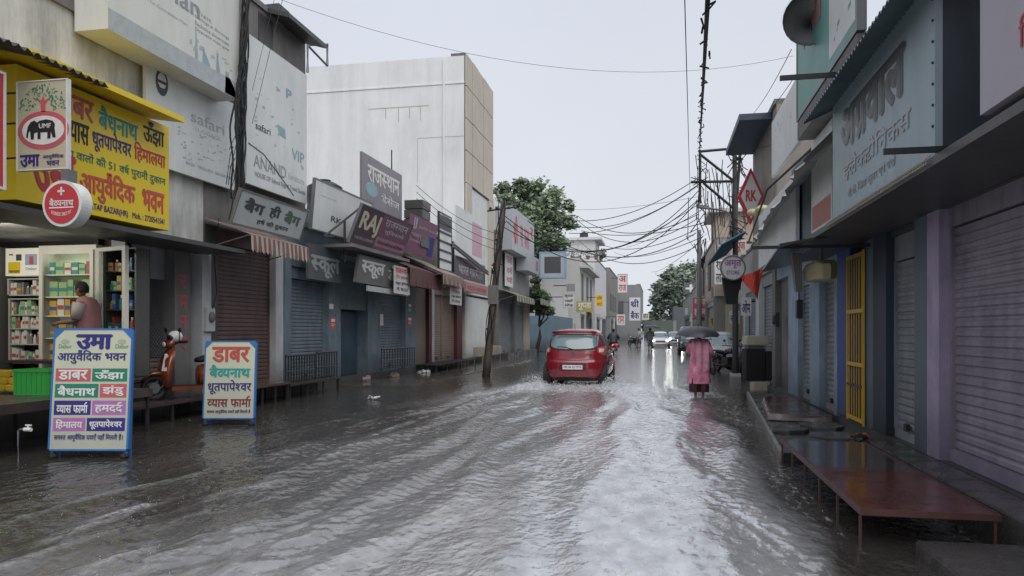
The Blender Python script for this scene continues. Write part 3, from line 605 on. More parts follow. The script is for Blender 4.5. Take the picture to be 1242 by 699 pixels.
farsign('white and blue hanging sign halfway up the street on the left', 770, 375, 13, 28, 80, flex, ['श्री', 'बैंक'], nav)
farsign('small white sign near ground floor of the grey block', 753, 388, 10, 13, 90, flex, ['राम'], pink)
farsign('white signboard past the hanging blue sign', 783, 384, 8, 8, 110, flexc, ['आज'], dgrey)
awning('cloth_awning', 'small orange pink awning on the cream house front', (74, 80, 3.6, 2.9), .2, -7.15, -6.0, awp, awp, 6, 0)
# leaning pole
pb, pt = G(589, 457), None; pt = Vector((pb.x + .62, pb.y - .15, 5.55))
po = empty('leaning_pole', pb, 0, 'leaning rusty steel utility pole wrapped in wires on the left', 'pole')
pts = [Vector((0, 0, -.15)).lerp(pt - pb, t/8) for t in range(9)]; MB().tube(pts, [.13, .13, .125, .12, .11, .10, .10, .09, .09], 10).build('pole', M('rusty_pole', (.09, .07, .055), .6, .7, 6, .2, .3), po, smooth=True)
mb = MB(); rnd = random.Random(9)
for k in range(26):
    t = rnd.uniform(.25, .98); c = (pt - pb) * t; mb.tube([c + Vector((rnd.uniform(-.16, .16), rnd.uniform(-.1, .1), rnd.uniform(-.1, .1))) for _ in range(4)], .018, 4)
for k in range(3): mb.tube([(pt-pb)*t + Vector((.13*math.sin(t*9+k*2), -.13, 0)) for t in [i/16 for i in range(3, 17)]], .016, 4)
mb.build('wire_wrap', rubber, po)
mb = MB(); c = (pt-pb)*.47; mb.box(c - Vector((.16, .16, .3)), c + Vector((.16, -.1, .3))); mb.build('junction_box', conc, po)
mb = MB(); c = (pt-pb)*.95; mb.tube([c + Vector((-.5, 0, 0)), c + Vector((.45, 0, .1))], .03, 6)
for k in range(5): mb.ball(c + Vector((-.4+.2*k, 0, .08)), .05, 8, 5)
mb.build('crossarm', darkmetal, po)
# racks, tables, platforms on the left
def rack(px0, px1, X, zt, label, n, ln=.12):
    ya, yb = YY(px0, X), YY(px1, X); o = empty('iron_rack', (X, (ya+yb)/2, 0), 0, label, 'rack'); mb = MB(); w = (yb-ya)/2
    for z in (.35, zt-.02): mb.tube([(-ln*(1-z/zt), -w, z), (-ln*(1-z/zt), w, z)], .025, 6)
    mb.tube([(-.0, -w, zt*.62), (0, w, zt*.62)], .014, 5); mb.build('rail', darkmetal, o)
    mb = MB()
    for i in range(n+1): mb.box((-.02, -w + 2*w*i/n - .018, .35), (.0, -w + 2*w*i/n + .018, zt-.02))
    mb.build('slat', darkmetal, o)
    for y in (-w, w): MB().tube([(0, y, 0), (0, y, .35)], .02, 6).build('leg', darkmetal, o)
rack(347, 382, -7.75, .95, 'dark slatted iron rack leaning under the first blue shutter', 11); rack(384, 409, -7.85, .97, 'second dark slatted iron rack right under the first blue shutter', 8)
rack(463, 503, -7.9, .95, 'dark slatted iron rack in front of the second blue shutter', 13)
def table(name, label, x0, x1, y0, y1, z, mt, ml, nleg=2, th=.05, cat='table'):
    o = empty(name, ((x0+x1)/2, (y0+y1)/2, 0), 0, label, cat); w, l = (x1-x0)/2, (y1-y0)/2
    MB().box((-w, -l, z-th), (w, l, z)).build('tabletop', mt, o, bevel=.006)
    for i in range(nleg):
        y = -l+.06 + (2*l-.12)*i/(nleg-1)
        for x in (-w+.05, w-.05): MB().box((x-.018, y-.018, -.12), (x+.018, y+.018, z-th)).build('leg', ml, o)
    return o
table('low_table', 'brown low table standing in water before the brown shutter', -8.25, -7.55, yl(258), YY(345, -7.7), .40, M('brown_table_top', (.10, .065, .055), .25, .6, 3, .3, .1, spec=.8), darkmetal, 4)
table('low_table', 'black low table beneath the dark iron racks', -8.25, -7.6, YY(346, -7.7)+.03, YY(409, -7.7), .34, woodw, darkmetal, 4)
table('shop_platform', 'dark wooden platform over water carrying the red scooter', -8.28, -7.65, 9.65, yl(256)-.02, .32, woodw, darkmetal, 4, cat='platform')
table('shop_platform', 'wide dark wooden platform in front of the lit medicine shop', -8.28, -7.25, 4.2, 9.6, .62, woodw, darkmetal, 5, .12, cat='platform')
table('shop_platform', 'black platform with thin legs under the beige shutters', -8.25, -7.5, yl(503), yl(556), .30, dark, darkmetal, 5, cat='platform')
mb = MB().box((LX, yl(412), -.1), (-6.3, 37, .025)); tag(mb.build('left_pavement', M('muddy_wet_pavement', (.10, .09, .08), .12, .7, 1.2, 0, .25, spec=.8)), kind='structure')
table('cream_bench', 'cream low counter beside the pale shop wall right of maroon column', -8.0, -7.55, yl(566), yl(590), .75, M('cream_bench_paint', (.45, .40, .30), .5, .4), M('cream_bench_paint', (.45,.40,.30)), 3, .4, cat='counter')
# ================================================================ MEDICINE SHOP INTERIOR
rnd = random.Random(21)
palette = [('white_carton', (.62, .62, .55), 'small white medicine carton'), ('pale_green_carton', (.30, .45, .22), 'small pale green medicine carton'), ('amber_carton', (.55, .33, .05), 'small amber yellow medicine carton'),
           ('brick_red_carton', (.42, .08, .06), 'small brick red medicine carton'), ('teal_carton', (.04, .25, .22), 'small teal medicine carton'), ('blue_carton', (.06, .12, .35), 'small blue medicine carton'), ('grey_carton', (.2, .2, .2), 'small dark grey medicine carton')]
pm = [M(n, c, .5, .15, 5, 0, 0, dark=.7) for n, c, l in palette]
def carton(loc, w, h, d, k, place, grp):
    mb = MB().box((-w/2, -d/2, 0), (w/2, d/2, h)); mb.cur = 1; mb.box((-w/2+.004, -d/2-.0015, h*.35), (w/2-.004, -d/2, h*.6))
    o = mb.build('medicine_carton', [pm[k], pm[(k+3) % 7]]); o.location = loc; tag(o, palette[k][2] + ' ' + place, 'carton', grp)
def bottle(loc, r, h, k, place, grp):
    o = empty('medicine_bottle', loc, 0, palette[k][2].replace('carton', 'bottle') + ' ' + place, 'bottle', grp)
    MB().tube([(0, 0, 0), (0, 0, h*.7), (0, 0, h*.8)], [r, r, r*.5], 10).build('body', pm[k], o); MB().tube([(0, 0, h*.8), (0, 0, h)], r*.55, 8).build('cap', pm[0], o)
shelfm = M('dark_shelf_steel', (.10, .10, .09), .5, .3); shelfw = M('pale_shelf_laminate', (.45, .44, .38), .5, .3)
def shelves(name, label, x0, x1, y, zs, ztop, dep, mt, place, grp, fill, seed, doors=None):
    r = random.Random(seed); o = empty(name, ((x0+x1)/2, y, zs[0]), 0, label, 'shelf'); b = Vector(o.location)
    def bx(a, c, nm, m): mb = MB().box(Vector(a)-b, Vector(c)-b); return mb.build(nm, m, o)
    bx((x0, y+dep, zs[0]), (x1, y+dep+.02, ztop), 'back_panel', dark)
    for x in (x0, x1-.03): bx((x, y, zs[0]), (x+.03, y+dep, ztop), 'side_panel', mt)
    for z in zs + [ztop]: bx((x0+.031, y, z-.02), (x1-.031, y+dep-.001, z), 'shelf', mt)
    for i, z in enumerate(zs):
        zt = (zs + [ztop])[i+1]; x = x0 + .045
        while x < x1 - .10:
            w = r.uniform(.035, .085); h = min(zt - z - .035, r.uniform(.12, .24)); k = r.choice(fill)
            if r.random() < .04: x += w*.5; continue
            if r.random() < .7: carton((x + w/2, y + .07, z+.001), w*.94, h, .1, k, place, grp)
            else: bottle((x + w/2, y + .06, z+.001), w*.4, h, k, place, grp)
            x += w + .004
    return o
Yq = 10.58
shelves('wall_shelf', 'dark steel shelf rack packed with cartons at left edge of the medicine shop', -11.25, -10.36, 10.0, [.62, .95, 1.28, 1.52, 1.76, 2.02, 2.28, 2.52], 2.8, .3, shelfm, 'on the left rack of the medicine shop', 'medicines on the left rack', [0, 0, 1, 2, 3, 4, 6], 1)
shelves('wall_shelf', 'pale shelf rack with medicine cartons under the lit poster box', -10.30, -9.68, 10.15, [.95, 1.25, 1.5, 1.72], 1.98, .28, shelfw, 'on the shelves below the lit poster box', 'medicines below the poster box', [0, 0, 0, 3, 1, 6], 2)
shelves('wall_shelf', 'short pale shelf with white boxes directly under the lit poster box', -10.32, -9.66, 10.15, [2.04], 2.30, .28, shelfw, 'on the single shelf just under the poster box', 'medicines directly under the poster box', [0, 0, 6], 3)
B = facing('poster_box', 'lit white box with yellow and blue posters above the shelves', (1, 0, 0), Vector((-10.32, 10.12, 2.34)), .66, .44, .2, M('lit_white_plastic', (.72, .70, .60), .4, .1, emit=.25))
rect(B, .08, .5, .42, .92, yellow); rect(B, .30, .22, .46, .45, dgrey); rect(B, .10, .2, .22, .26, pink); rect(B, .56, .22, .9, .62, paint('sky_print', (.35, .45, .6))); rect(B, .68, .3, .80, .60, pink, z=.004); T(B, 'Dabur', .58, .7, .9, .8, fadeb); T(B, 'च्यवनप्राश', .1, .80, .4, .9, dgrey, z=.005)
# display cabinet
cab = empty('display_cabinet', (-8.95, 10.3, .6), 0, 'white framed glass display cabinet with green boxes behind the shopkeeper', 'cabinet'); b = Vector(cab.location)
def cb(a, c, nm, m, par=cab): return MB().box(Vector(a)-b, Vector(c)-b).build(nm, m, par)
x0, x1, ya = -9.60, -8.62, 10.05; cwm = M('cream_white_metal', (.65, .64, .56), .4, .15)
cb((x0, 10.45, .6), (x1, 10.5, 2.78), 'back_panel', M('cabinet_lit_back', (.45, .5, .36), .6, .1, emit=.12))
cb((x0, ya, 2.72), (x1, 10.449, 2.8), 'top_panel', cwm); cb((x0, ya, .6), (x1, 10.449, .7), 'base_panel', cwm); cb((x0-.03, ya, .6), (x0, 10.5, 2.8), 'side_panel', cwm); cb((x1, ya, .6), (x1+.03, 10.5, 2.8), 'side_panel', cwm)
for z in (1.0, 1.35, 1.7, 2.0, 2.35): cb((x0+.01, ya+.05, z-.02), (x1-.01, 10.44, z), 'shelf', cwm)
fr_ = MB()
for (a, c) in (((x0, ya-.03, .7), (x0+.06, ya, 2.72)), ((x1-.06, ya-.03, .7), (x1, ya, 2.72)), ((x0+.06, ya-.03, 2.66), (x1-.06, ya, 2.72)), ((x0+.06, ya-.03, .7), (x1-.06, ya, .76))): fr_.box(Vector(a)-b, Vector(c)-b)
fr_.build('door_frame', cwm, cab)
tube_ = cb((x0+.1, ya+.06, 2.68), (x1-.1, ya+.10, 2.715), 'tube_light', M('lit_tube', (1, 1, .9), .5, 0, emit=6))
# open door leaf to the right, hinged
dl = MB(); hx = x1 + .04
for (u0, u1, z0, z1) in ((0, .06, .7, 2.74), (.50, .56, .7, 2.74), (.06, .50, 2.68, 2.74), (.06, .50, .7, .78)):
    q = [Vector((hx + u*1.25, ya - .02 - u*.40, z)) - b for u, z in ((u0, z0), (u1, z0), (u1, z1), (u0, z1))]; n2 = Vector((.03, .04, 0)); dl.hexa(q, [p + n2 for p in q])
dl.build('open_door_frame', cwm, cab)
gl = MB(); q = [Vector((hx + u*1.25, ya - .02 - u*.40, z)) - b for u, z in ((.06, .8), (.5, .8), (.5, 2.68), (.06, 2.68))]; gl.poly(q)
gm = bpy.data.materials.new('clear_glass'); gm.use_nodes = True; nn = gm.node_tree.nodes; nn['Principled BSDF'].inputs['Transmission Weight'].default_value = 1; nn['Principled BSDF'].inputs['Roughness'].default_value = .02; nn['Principled BSDF'].inputs['IOR'].default_value = 1.05; nn['Principled BSDF'].inputs['Base Color'].default_value = (.85, .92, .88, 1)
gl.build('open_door_glass', gm, cab)
rr = random.Random(4)
for z, ks in ((.7, [2, 3, 0]), (1.0, [2, 3, 0]), (1.35, [5, 6, 2]), (1.7, [0, 6, 2]), (2.0, [1, 1, 1, 2]), (2.35, [1, 4, 3, 0])):
    x = x0 + .08
    while x < x1 - .18:
        w = rr.uniform(.10, .17); h = rr.uniform(.16, .27); carton((x+w/2, ya+.16, z+.001), w*.95, h, .14, rr.choice(ks), 'inside the lit glass cabinet', 'boxes inside the glass cabinet'); x += w + .01
# narrow stocked shelf behind the open door
shelves('wall_shelf', 'narrow stocked shelf seen through the open glass door', x1+.06, x1+.66, 10.15, [.75, 1.1, 1.45, 1.8, 2.1, 2.4], 2.75, .3, shelfm, 'seen through the open cabinet door', 'stock behind the open cabinet door', [1, 2, 4, 3, 5], 9)
# desk and crate, yellow packs
table('shop_desk', 'dark small desk with papers left of the tall board', -9.6, -8.75, 9.4, 9.9, 1.02, woodw, darkmetal, 2)
gb = empty('plastic_crate', (-8.02, 8.42, .62), TH*.6, 'bright green plastic crate on the platform beside the tall board', 'crate')
gcm = M('green_plastic', (.03, .36, .05), .4, .25, 3, .3, .02, dark=.6)
mb = MB(); W_, D_, H_ = .24, .2, .33
mb.box((-W_, -D_, 0), (W_, -D_+.02, H_)); mb.box((-W_, D_-.02, 0), (W_, D_, H_)); mb.box((-W_, -D_+.021, 0), (-W_+.02, D_-.021, H_)); mb.box((W_-.02, -D_+.021, 0), (W_, D_-.021, H_)); mb.box((-W_+.021, -D_+.021, 0), (W_-.021, D_-.021, .02)); mb.build('body', gcm, gb)
mb = MB(); mb.box((-W_-.015, -D_-.015, H_-.03), (W_+.015, -D_-.001, H_+.005)); mb.box((-W_-.015, D_+.001, H_-.03), (W_+.015, D_+.015, H_+.005)); mb.box((W_+.001, -D_, H_-.03), (W_+.015, D_, H_+.005)); mb.box((-W_-.015, -D_, H_-.03), (-W_-.001, D_, H_+.005)); mb.build('rim', gcm, gb)
mb = MB()
for i in range(7): mb.box((-W_+.03+.07*i, -D_-.008, .03), (-W_+.04+.07*i, -D_-.001, H_-.04))
mb.build('rib', gcm, gb)
for r_ in range(3):
    for c_ in range(4):
        o = MB().box((-.09, -.1, 0), (.09, .1, .09)).build('yellow_packet', M('yellow_packet', (.60, .42, .03), .4, .3, 6, 0, .02), bevel=.015); o.location = (-9.15 + .2*c_, 8.75+.05*r_, .625 + .095*r_); tag(o, 'yellow foil packet in the pile left of the green crate', 'packet', 'yellow packets beside the green crate')
lamp = bpy.data.lights.new('shop_tube_lamp', 'AREA'); lamp.shape = 'RECTANGLE'; lamp.size = 2.2; lamp.size_y = .3; lamp.energy = 24; lamp.color = (1, .95, .82)
lo = bpy.data.objects.new('shop_tube_lamp', lamp); COL.objects.link(lo); lo.location = (-9.4, 8.6, 2.85); lo.rotation_euler = (math.radians(40), 0, 0)
# white tap on pipe
o = empty('water_tap', G(22, 560), 0, 'small white plastic tap on a thin standpipe under the platform edge', 'tap')
MB().tube([(0, 0, -.1), (0, 0, .34), (.03, 0, .36), (.10, 0, .36)], .012, 6).build('pipe', greymetal, o); mb = MB(); mb.tube([(.08, 0, .36), (.17, 0, .36)], .022, 8); mb.tube([(.13, 0, .36), (.13, 0, .41)], .012, 6); mb.box((.10, -.01, .40), (.17, .01, .415)); mb.build('tap_head', wht, o)
# ================================================================ A-BOARDS
boardcream = M('cream_board', (.55, .58, .43), .5, .25, 1.6, .4, .03, dark=.75); bluep = M('blue_board_frame', (.03, .16, .45), .45, .35, 3, .4, .05)
def aboard(label, px0, px1, ytop, ybot, yfoot, tilt=.03, lean=.0):
    d = F*CH/(yfoot - HY); a = D(px0, ybot, d); c = D(px1, ybot, d); w = (c - a).length; h = (ybot - ytop)*d/F
    xd = (c - a).normalized(); ud = Vector((ST*-tilt*3, CT*tilt*3, 1)) + CR*lean
    B = facing('sandwich_board', label, xd, a, w, h, .02, boardcream, cat='signboard', ud=ud - xd*ud.dot(xd))
    f = MB(); t = .045; z0 = a.z
    f.box((-.0, -z0-.1, -.05), (.03, h, -.021)); f.box((w-.03, -z0-.1, -.05), (w, h, -.021)); f.box((0, h, -.05), (w, h+.02, .004)); f.box((0, -.02, -.05), (w, 0, .004)); f.box((-.02, 0, -.05), (0, h, .004)); f.box((w, 0, -.05), (w+.025, h, .004))
    f.build('frame', bluep, B.o)
    for x in (0, w-.06):
        pass
    cr = MB()
    for x, sx in ((0, 1), (w, -1)): cr.poly([(x, h, .003), (x + sx*.10, h, .003), (x, h-.10, .003)])
    cr.build('corner_block', bluep, B.o)
    bk = MB(); 
    for x in (.02, w-.03): bk.hexa([(x, -z0-.1, -.16), (x+.02, -z0-.1, -.16), (x+.02, -z0-.1, -.14), (x, -z0-.1, -.14)], [(x, h, -.08), (x+.02, h, -.08), (x+.02, h, -.051), (x, h, -.051)])
    bk.hexa([(.05, 0, -.15), (w-.02, 0, -.15), (w-.02, 0, -.135), (.05, 0, -.135)], [(.05, h-.02, -.09), (w-.02, h-.02, -.09), (w-.02, h-.02, -.07), (.05, h-.02, -.07)])
    bk.build('rear_leaf', bluep, B.o)
    mb = MB()
    for x in (.03, w-.03): mb.ball((x, -z0+.02, -.02), (.05, .045, .05), 8, 5)
    mb.build('foot', rubber, B.o); return B
B = aboard('tall cream signboard with ten lines of hindi on red green and blue blocks', 60, 153, 400, 545, 556)
T(B, 'उमा', .27, .035, .76, .165, nav, bold=.04); T(B, 'आयुर्वेदिक भवन', .04, .17, .95, .285, nav, bold=.02)
T(B, 'Dabur', .05, .12, .22, .155, grn, bold=0); T(B, 'Dabur', .80, .12, .97, .155, grn, bold=0)
mb = MB()
for cx_ in (.13, .88): mb.poly([(cx_*B.w + .05*math.cos(t*PI/8), .90*B.h+.03*math.sin(t*PI/8), .002) for t in range(16)])
mb.build('pale_emblem', paint('pale_green_print', (.38, .46, .34)), B.o)
blocks = [(.03, .325, .49, .435, pink, 'डाबर'), (.51, .325, .97, .435, grn, 'ऊँझा'), (.03, .455, .60, .57, grn, 'बैधनाथ'), (.62, .455, .97, .57, pink, 'झंडु'),
          (.03, .595, .51, .715, nav, 'व्यास फार्मा'), (.53, .595, .97, .715, prp, 'हमदर्द'), (.03, .74, .45, .85, prp, 'हिमालय'), (.47, .74, .97, .85, nav, 'धूतपापेश्वर')]
for u0, v0, u1, v1, m, s in blocks:
    rect(B, u0, v0, u1, v1, m); T(B, s, u0+.035, v0+.012, u1-.035, v1-.014, wht, z=.005, bold=.025)
T(B, 'समस्त आयुर्वेदिक दवाएँ यहाँ मिलती हैं।', .05, .87, .95, .935, nav, bold=.02)
B = aboard('smaller cream signboard with four big hindi lines standing before brown table', 247, 307, 415, 507, 516)
T(B, 'डाबर', .12, .06, .90, .27, paint('brick_red_paint', (.50, .08, .06)), bold=.03); T(B, 'बैद्यनाथ', .08, .30, .92, .47, teal, bold=.03); T(B, 'धूतपापेश्वर', .06, .50, .95, .69, nav, bold=.02); T(B, 'व्यास फार्मा', .06, .71, .95, .86, dred, bold=.02)
T(B, 'समस्त आयुर्वेदिक दवाएँ यहाँ मिलती हैं', .06, .89, .94, .95, nav, bold=.02)
# ================================================================ SCOOTER
def loft(mb, secs, n=14, e=2.4):
    """secs: (cx, cz_or_vec, ...) each = (centre Vector, half-width vec, half-height vec)"""
    rs = []
    for c, a, b_ in secs:
        rs.append([Vector(c) + Vector(a)*math.copysign(abs(math.cos(t))**(2/e), math.cos(t)) + Vector(b_)*math.copysign(abs(math.sin(t))**(2/e), math.sin(t)) for t in [2*PI*i/n for i in range(n)]])
    mb.rings(rs); return mb
sco = empty('scooter', Vector((-7.76, 11.35, .30)), 0, 'orange and black motor scooter parked behind the two signboards', 'scooter')
sco.rotation_euler = (0, 0, math.radians(6) + PI)          # local +X is forward after this turn we use -Y forward
sco.rotation_euler = (0, 0, math.radians(-32))
# local axes: y = -forward .. build with front at -Y
orp = M('orange_scooter_paint', (.24, .045, .012), .2, .6, 4, .2, 0, coat=.6); plk = M('black_plastic', (.02, .02, .022), .35, .2, 6, 0, .02)
for y in (-.68, .60):
    w_ = MB().torus((0, y, .22), .17, .05, (1, 0, 0), 24, 8).build('wheel', rubber, sco, smooth=True); mb = MB().tube([(-.03, y, .22), (.03, y, .22)], .09, 12)
    for k in range(5): mb.tube([(0, y, .22), (0, y + .15*math.cos(k*1.257), .22 + .15*math.sin(k*1.257))], .015, 5)
    mb.build('rim', greymetal, w_)
mb = MB(); loft(mb, [((0, -.86, .36), (.06, 0, 0), (0, .02, .03)), ((0, -.74, .46), (.085, 0, 0), (0, .03, .04)), ((0, -.58, .46), (.085, 0, 0), (0, .04, .04)), ((0, -.47, .34), (.07, 0, 0), (0, .03, .03))]); mb.build('front_fender', orp, sco, smooth=True)
mb = MB(); loft(mb, [((0, -.50, .22), (.16, 0, 0), (0, .06, 0)), ((0, -.52, .45), (.22, 0, 0), (0, .08, 0)), ((0, -.47, .68), (.20, 0, 0), (0, .08, 0)), ((0, -.40, .86), (.11, 0, 0), (0, .06, 0))]); mb.build('leg_shield', orp, sco, smooth=True)
mb = MB(); mb.hexa([(.10, -.60, .5), (.19, -.56, .5), (.19, -.50, .5), (.10, -.5, .5)], [(.06, -.53, .78), (.13, -.50, .74), (.13, -.46, .74), (.06, -.46, .78)]); mb.build('white_flash', wht, sco)
mb = MB(); mb.box((-.15, -.48, .20), (.15, .12, .25)); mb.build('floorboard', plk, sco, bevel=.01); mb = MB(); mb.box((-.17, -.46, .17), (-.152, .3, .235)); mb.box((.152, -.46, .17), (.17, .3, .235)); mb.build('floor_trim', orp, sco)
mb = MB(); loft(mb, [((0, .05, .40), (.12, 0, 0), (0, .0, .17)), ((0, .25, .45), (.17, 0, 0), (0, 0, .17)), ((0, .6, .50), (.17, 0, 0), (0, 0, .15)), ((0, .92, .56), (.08, 0, 0), (0, 0, .07))]); mb.build('rear_body', orp, sco, smooth=True)
mb = MB(); loft(mb, [((0, .02, .66), (.10, 0, 0), (0, 0, .04)), ((0, .15, .68), (.15, 0, 0), (0, 0, .06)), ((0, .5, .72), (.15, 0, 0), (0, 0, .065)), ((0, .82, .74), (.11, 0, 0), (0, 0, .05))]); mb.build('seat', rubber, sco, smooth=True)
mb = MB(); mb.tube([(0, -.66, .24), (0, -.40, .92)], .03, 8); mb.tube([(-.34, -.30, .98), (-.12, -.38, .96), (.12, -.38, .96), (.34, -.30, .98)], .018, 8); mb.build('handlebar', plk, sco)
mb = MB(); loft(mb, [((0, -.52, .92), (.07, 0, 0), (0, 0, .05)), ((0, -.44, .95), (.14, 0, 0), (0, 0, .08)), ((0, -.34, .97), (.11, 0, 0), (0, 0, .05))]); hc = mb.build('handlebar_cowl', orp, sco, smooth=True)
MB().ball((0, -.525, .93), (.07, .02, .045), 12, 8).build('headlight', wht, hc, smooth=True)
for s in (-1, 1):
    mb = MB(); mb.tube([(.22*s, -.36, .98), (.27*s, -.38, 1.14)], .008, 6); mb.ball((.28*s, -.38, 1.17), (.06, .02, .04), 10, 6); mb.build('mirror', plk, sco, smooth=True)
    MB().tube([(.22*s, -.34, .975), (.36*s, -.29, .98)], .024, 8).build('grip', rubber, sco)
MB().box((-.06, .93, .5), (.06, .96, .58)).build('tail_light', red, sco)
mb = MB(); mb.ball((.05, -.36, 1.06), (.11, .12, .10), 14, 10); he = mb.build('helmet', wht, None, smooth=True); he.matrix_world = sco.matrix_world if False else Matrix.LocRotScale(sco.location, sco.rotation_euler, None)
he.location = sco.location; he.rotation_euler = sco.rotation_euler; tag(he, 'white and dark helmet resting on the scooter handlebar', 'helmet'); mb = MB(); mb.ball((.05, -.42, 1.05), (.09, .075, .06), 12, 8); mb.build('visor', plk, he, smooth=True)
# trash on the pavement
for i, (px, py, w, h, c_, lab) in enumerate(((436, 463, .42, .20, (.30, .22, .24), 'crumpled mauve and white plastic trash heap by the iron rack'), (405, 462, .30, .12, (.40, .38, .36), 'pale paper litter heap under the dark iron rack'), (470, 458, .5, .07, (.30, .24, .2), 'flat torn cardboard on wet pavement before second blue shutter'), (515, 453, .35, .04, (.5, .5, .48), 'white flattened bag on wet pavement before brown door'), (452, 485, .16, .05, (.6, .6, .6), 'small white cup floating at the edge of the water'), (430, 455, .5, .16, (.13, .11, .10), 'dark soggy sacks piled at the doorway'))):
    r2 = random.Random(i+50); g0 = G(px, py); mb = MB()
    for k in range(14 if i != 4 else 3):
        c0 = Vector((r2.uniform(-w, w)*.6, r2.uniform(-w, w)*.5, r2.uniform(0, h)*.5)); mb.tube([c0 + Vector((r2.uniform(-.1, .1), r2.uniform(-.1, .1), r2.uniform(-.03, .05))) for _ in range(3)], [w*.1, w*.2, w*.07], 5)
    o = mb.build('litter', M('litter_%s' % 'abcdef'[i] if False else 'litter_tone%d' % i, c_, .5, .7, 8, 0, .3)); o.location = g0 + Vector((0, 0, .03)); tag(o, lab, 'litter')
# meter box on white pillar
o = empty('meter_box', P(256, 388, -8.1), 0, 'grey electric meter box with hanging wire on the white pillar', 'meter box'); MB().box((-.15, -.14, -.22), (.0, .14, .22)).build('box', wb, o, bevel=.01); mb = MB(); mb.ball((.02, 0, .05), (.05, .08, .10), 10, 6); mb.build('meter_dome', conc, o, smooth=True); mb = MB(); mb.tube([(0, .05, .2), (.02, .15, .5), (.0, .1, 1.2), (.02, .22, 1.9)], .01, 5); mb.build('wire', rubber, o)
# ================================================================ RIGHT ROW
RB = 9.0
y1a, y1b = 3.3, yr(1128)
mb_ = None
R1 = building('shop_building', 'right corner shop with lilac pillars and broad lilac grey shutter', 'R', RX, y1a, y1b, .24, 7.5, dconc,
    [('pier', y1a+.01, 3.9, 9, lilac), ('shutter', 3.901, yr(1143), 2.42, lilsh), ('pier', yr(1143)+.001, y1b-.002, 9, lilac)], lint=2.6, recess=.11)
child(MB().box((RX+.10, 3.9, .245), (RX+.05, yr(1143), .36)), 'threshold', lilac, R1)
y2b = yr(1018)
R2 = building('shop_building', 'shop with grey shutter and tall yellow gate between dark blue pillars', 'R', RX, y1b+.002, y2b, .24, 4.4, dconc,
    [('pier', y1b+.01, yr(1113), 9, tealw), ('shutter', yr(1113)+.001, yr(1078), 2.25, greysh), ('pier', yr(1078)+.001, yr(1062), 9, M('blackish_blue_wall', (.03, .045, .07), .5, .4)), ('pier', yr(1062)+.001, yr(1053), 9, tealw),
     ('panel', yr(1053)+.001, yr(1034), 2.6, M('gate_backing', (.07, .05, .03), .6)), ('pier', yr(1034)+.001, y2b-.002, 9, dblue)], lint=2.6, recess=.10)
gt = empty('yellow_gate', (RX-.05, (yr(1053)+yr(1034))/2, .24), 0, 'tall narrow yellow barred metal gate beside royal blue wall', 'gate'); w = (yr(1034)-yr(1053))/2 - .01; mb = MB()
for i in range(7): mb.box((.0, -w + 2*w*i/6 - .008, .05), (.012, -w + 2*w*i/6 + .008, 2.2))
mb.build('bar', ychrome, gt); mb = MB()
for z in (.03, .75, 1.45, 2.18): mb.box((-.022, -w-.02, z), (-.001, w+.02, z+.05))
mb.box((-.022, -w-.05, .0), (-.001, -w-.021, 2.25)); mb.box((-.022, w+.021, .0), (-.001, w+.05, 2.25)); mb.build('frame', ychrome, gt); MB().box((-.03, -w, .48), (-.023, w, .51)).build('latch', darkmetal, gt)
R3 = building('shop_building', 'light blue pillared shop row with two grey shutters under white hoardings', 'R', RX, y2b+.002, yr(942), .2, 3.6, lblue,
    [('pier', y2b+.01, yr(1014), 9, lblue), ('shutter', yr(1014)+.001, yr(996), 2.3, greysh), ('pier', yr(996)+.001, yr(984), 9, lblue), ('shutter', yr(984)+.001, yr(970), 2.3, greysh), ('pier', yr(970)+.001, yr(958), 9, lblue), ('panel', yr(958)+.001, yr(942)-.002, 2.6, conc)], lint=2.6, recess=.10)
R4 = building('shop_building', 'brown upper storey building with grey shutters beyond the concrete panel', 'R', RX, yr(942)+.002, 22.0, .15, 6.6, M('brown_grey_plaster', (.26, .23, .20), .7, .6, 1, .5, .1),
    [('pier', yr(942)+.01, yr(938), 9, conc), ('shutter', yr(938)+.001, yr(922), 2.6, greysh), ('pier', yr(922)+.001, yr(918), 9, wb), ('shutter', yr(918)+.001, 21.5, 2.6, greysh)], lint=2.9, recess=.15)
child(MB().box((RX-.75, 18.3, 6.45), (RX-.01, 21.9, 6.6)), 'roof_overhang', M('dark_blue_sheet', (.04, .07, .11), .5, .5), R4)
R5 = building('shop_building', 'grey white shop behind the iron utility pole on the right', 'R', 3.5, 22.1, 38, .15, 4.6, M('stained_pale_plaster', (.42, .41, .38), .8, .7, .8, .6, .2),
    [('pier', 22.2, 23, 9, wb), ('shutter', 23.01, 27, 2.7, greysh), ('pier', 27.01, 27.6, 9, conc), ('shutter', 27.61, 32, 2.7, bluesh), ('pier', 32.01, 32.6, 9, wb), ('door', 32.61, 36, 2.7, fard)], lint=3.0)
R6 = building('house', 'beige house with rooftop blocks on the right beyond the round sign', 'R', 2.7, 38.2, 58, .15, 6.0, M('hazy_beige_plaster', (.45, .38, .31), .8, .6, .6, .5, .1),
    [('pier', 38.3, 39, 9, conc), ('shutter', 39.01, 45, 2.8, greysh), ('pier', 45.01, 46, 9, conc), ('shutter', 46.01, 55, 2.8, fard)], lint=3.2)
child(MB().box((2.9, 40, 6.13), (5.5, 44, 7.6)), 'rooftop_room', M('hazy_beige_plaster', (.45, .38, .31)), R6); child(MB().box((2.5, 39.6, 7.61), (6, 44.4, 7.8)), 'roof_slab', farw, R6)
for y in (41, 47, 52): child(MB().box((2.69, y, 3.7), (2.62, y+1.6, 5.3)), 'window', fard, R6)
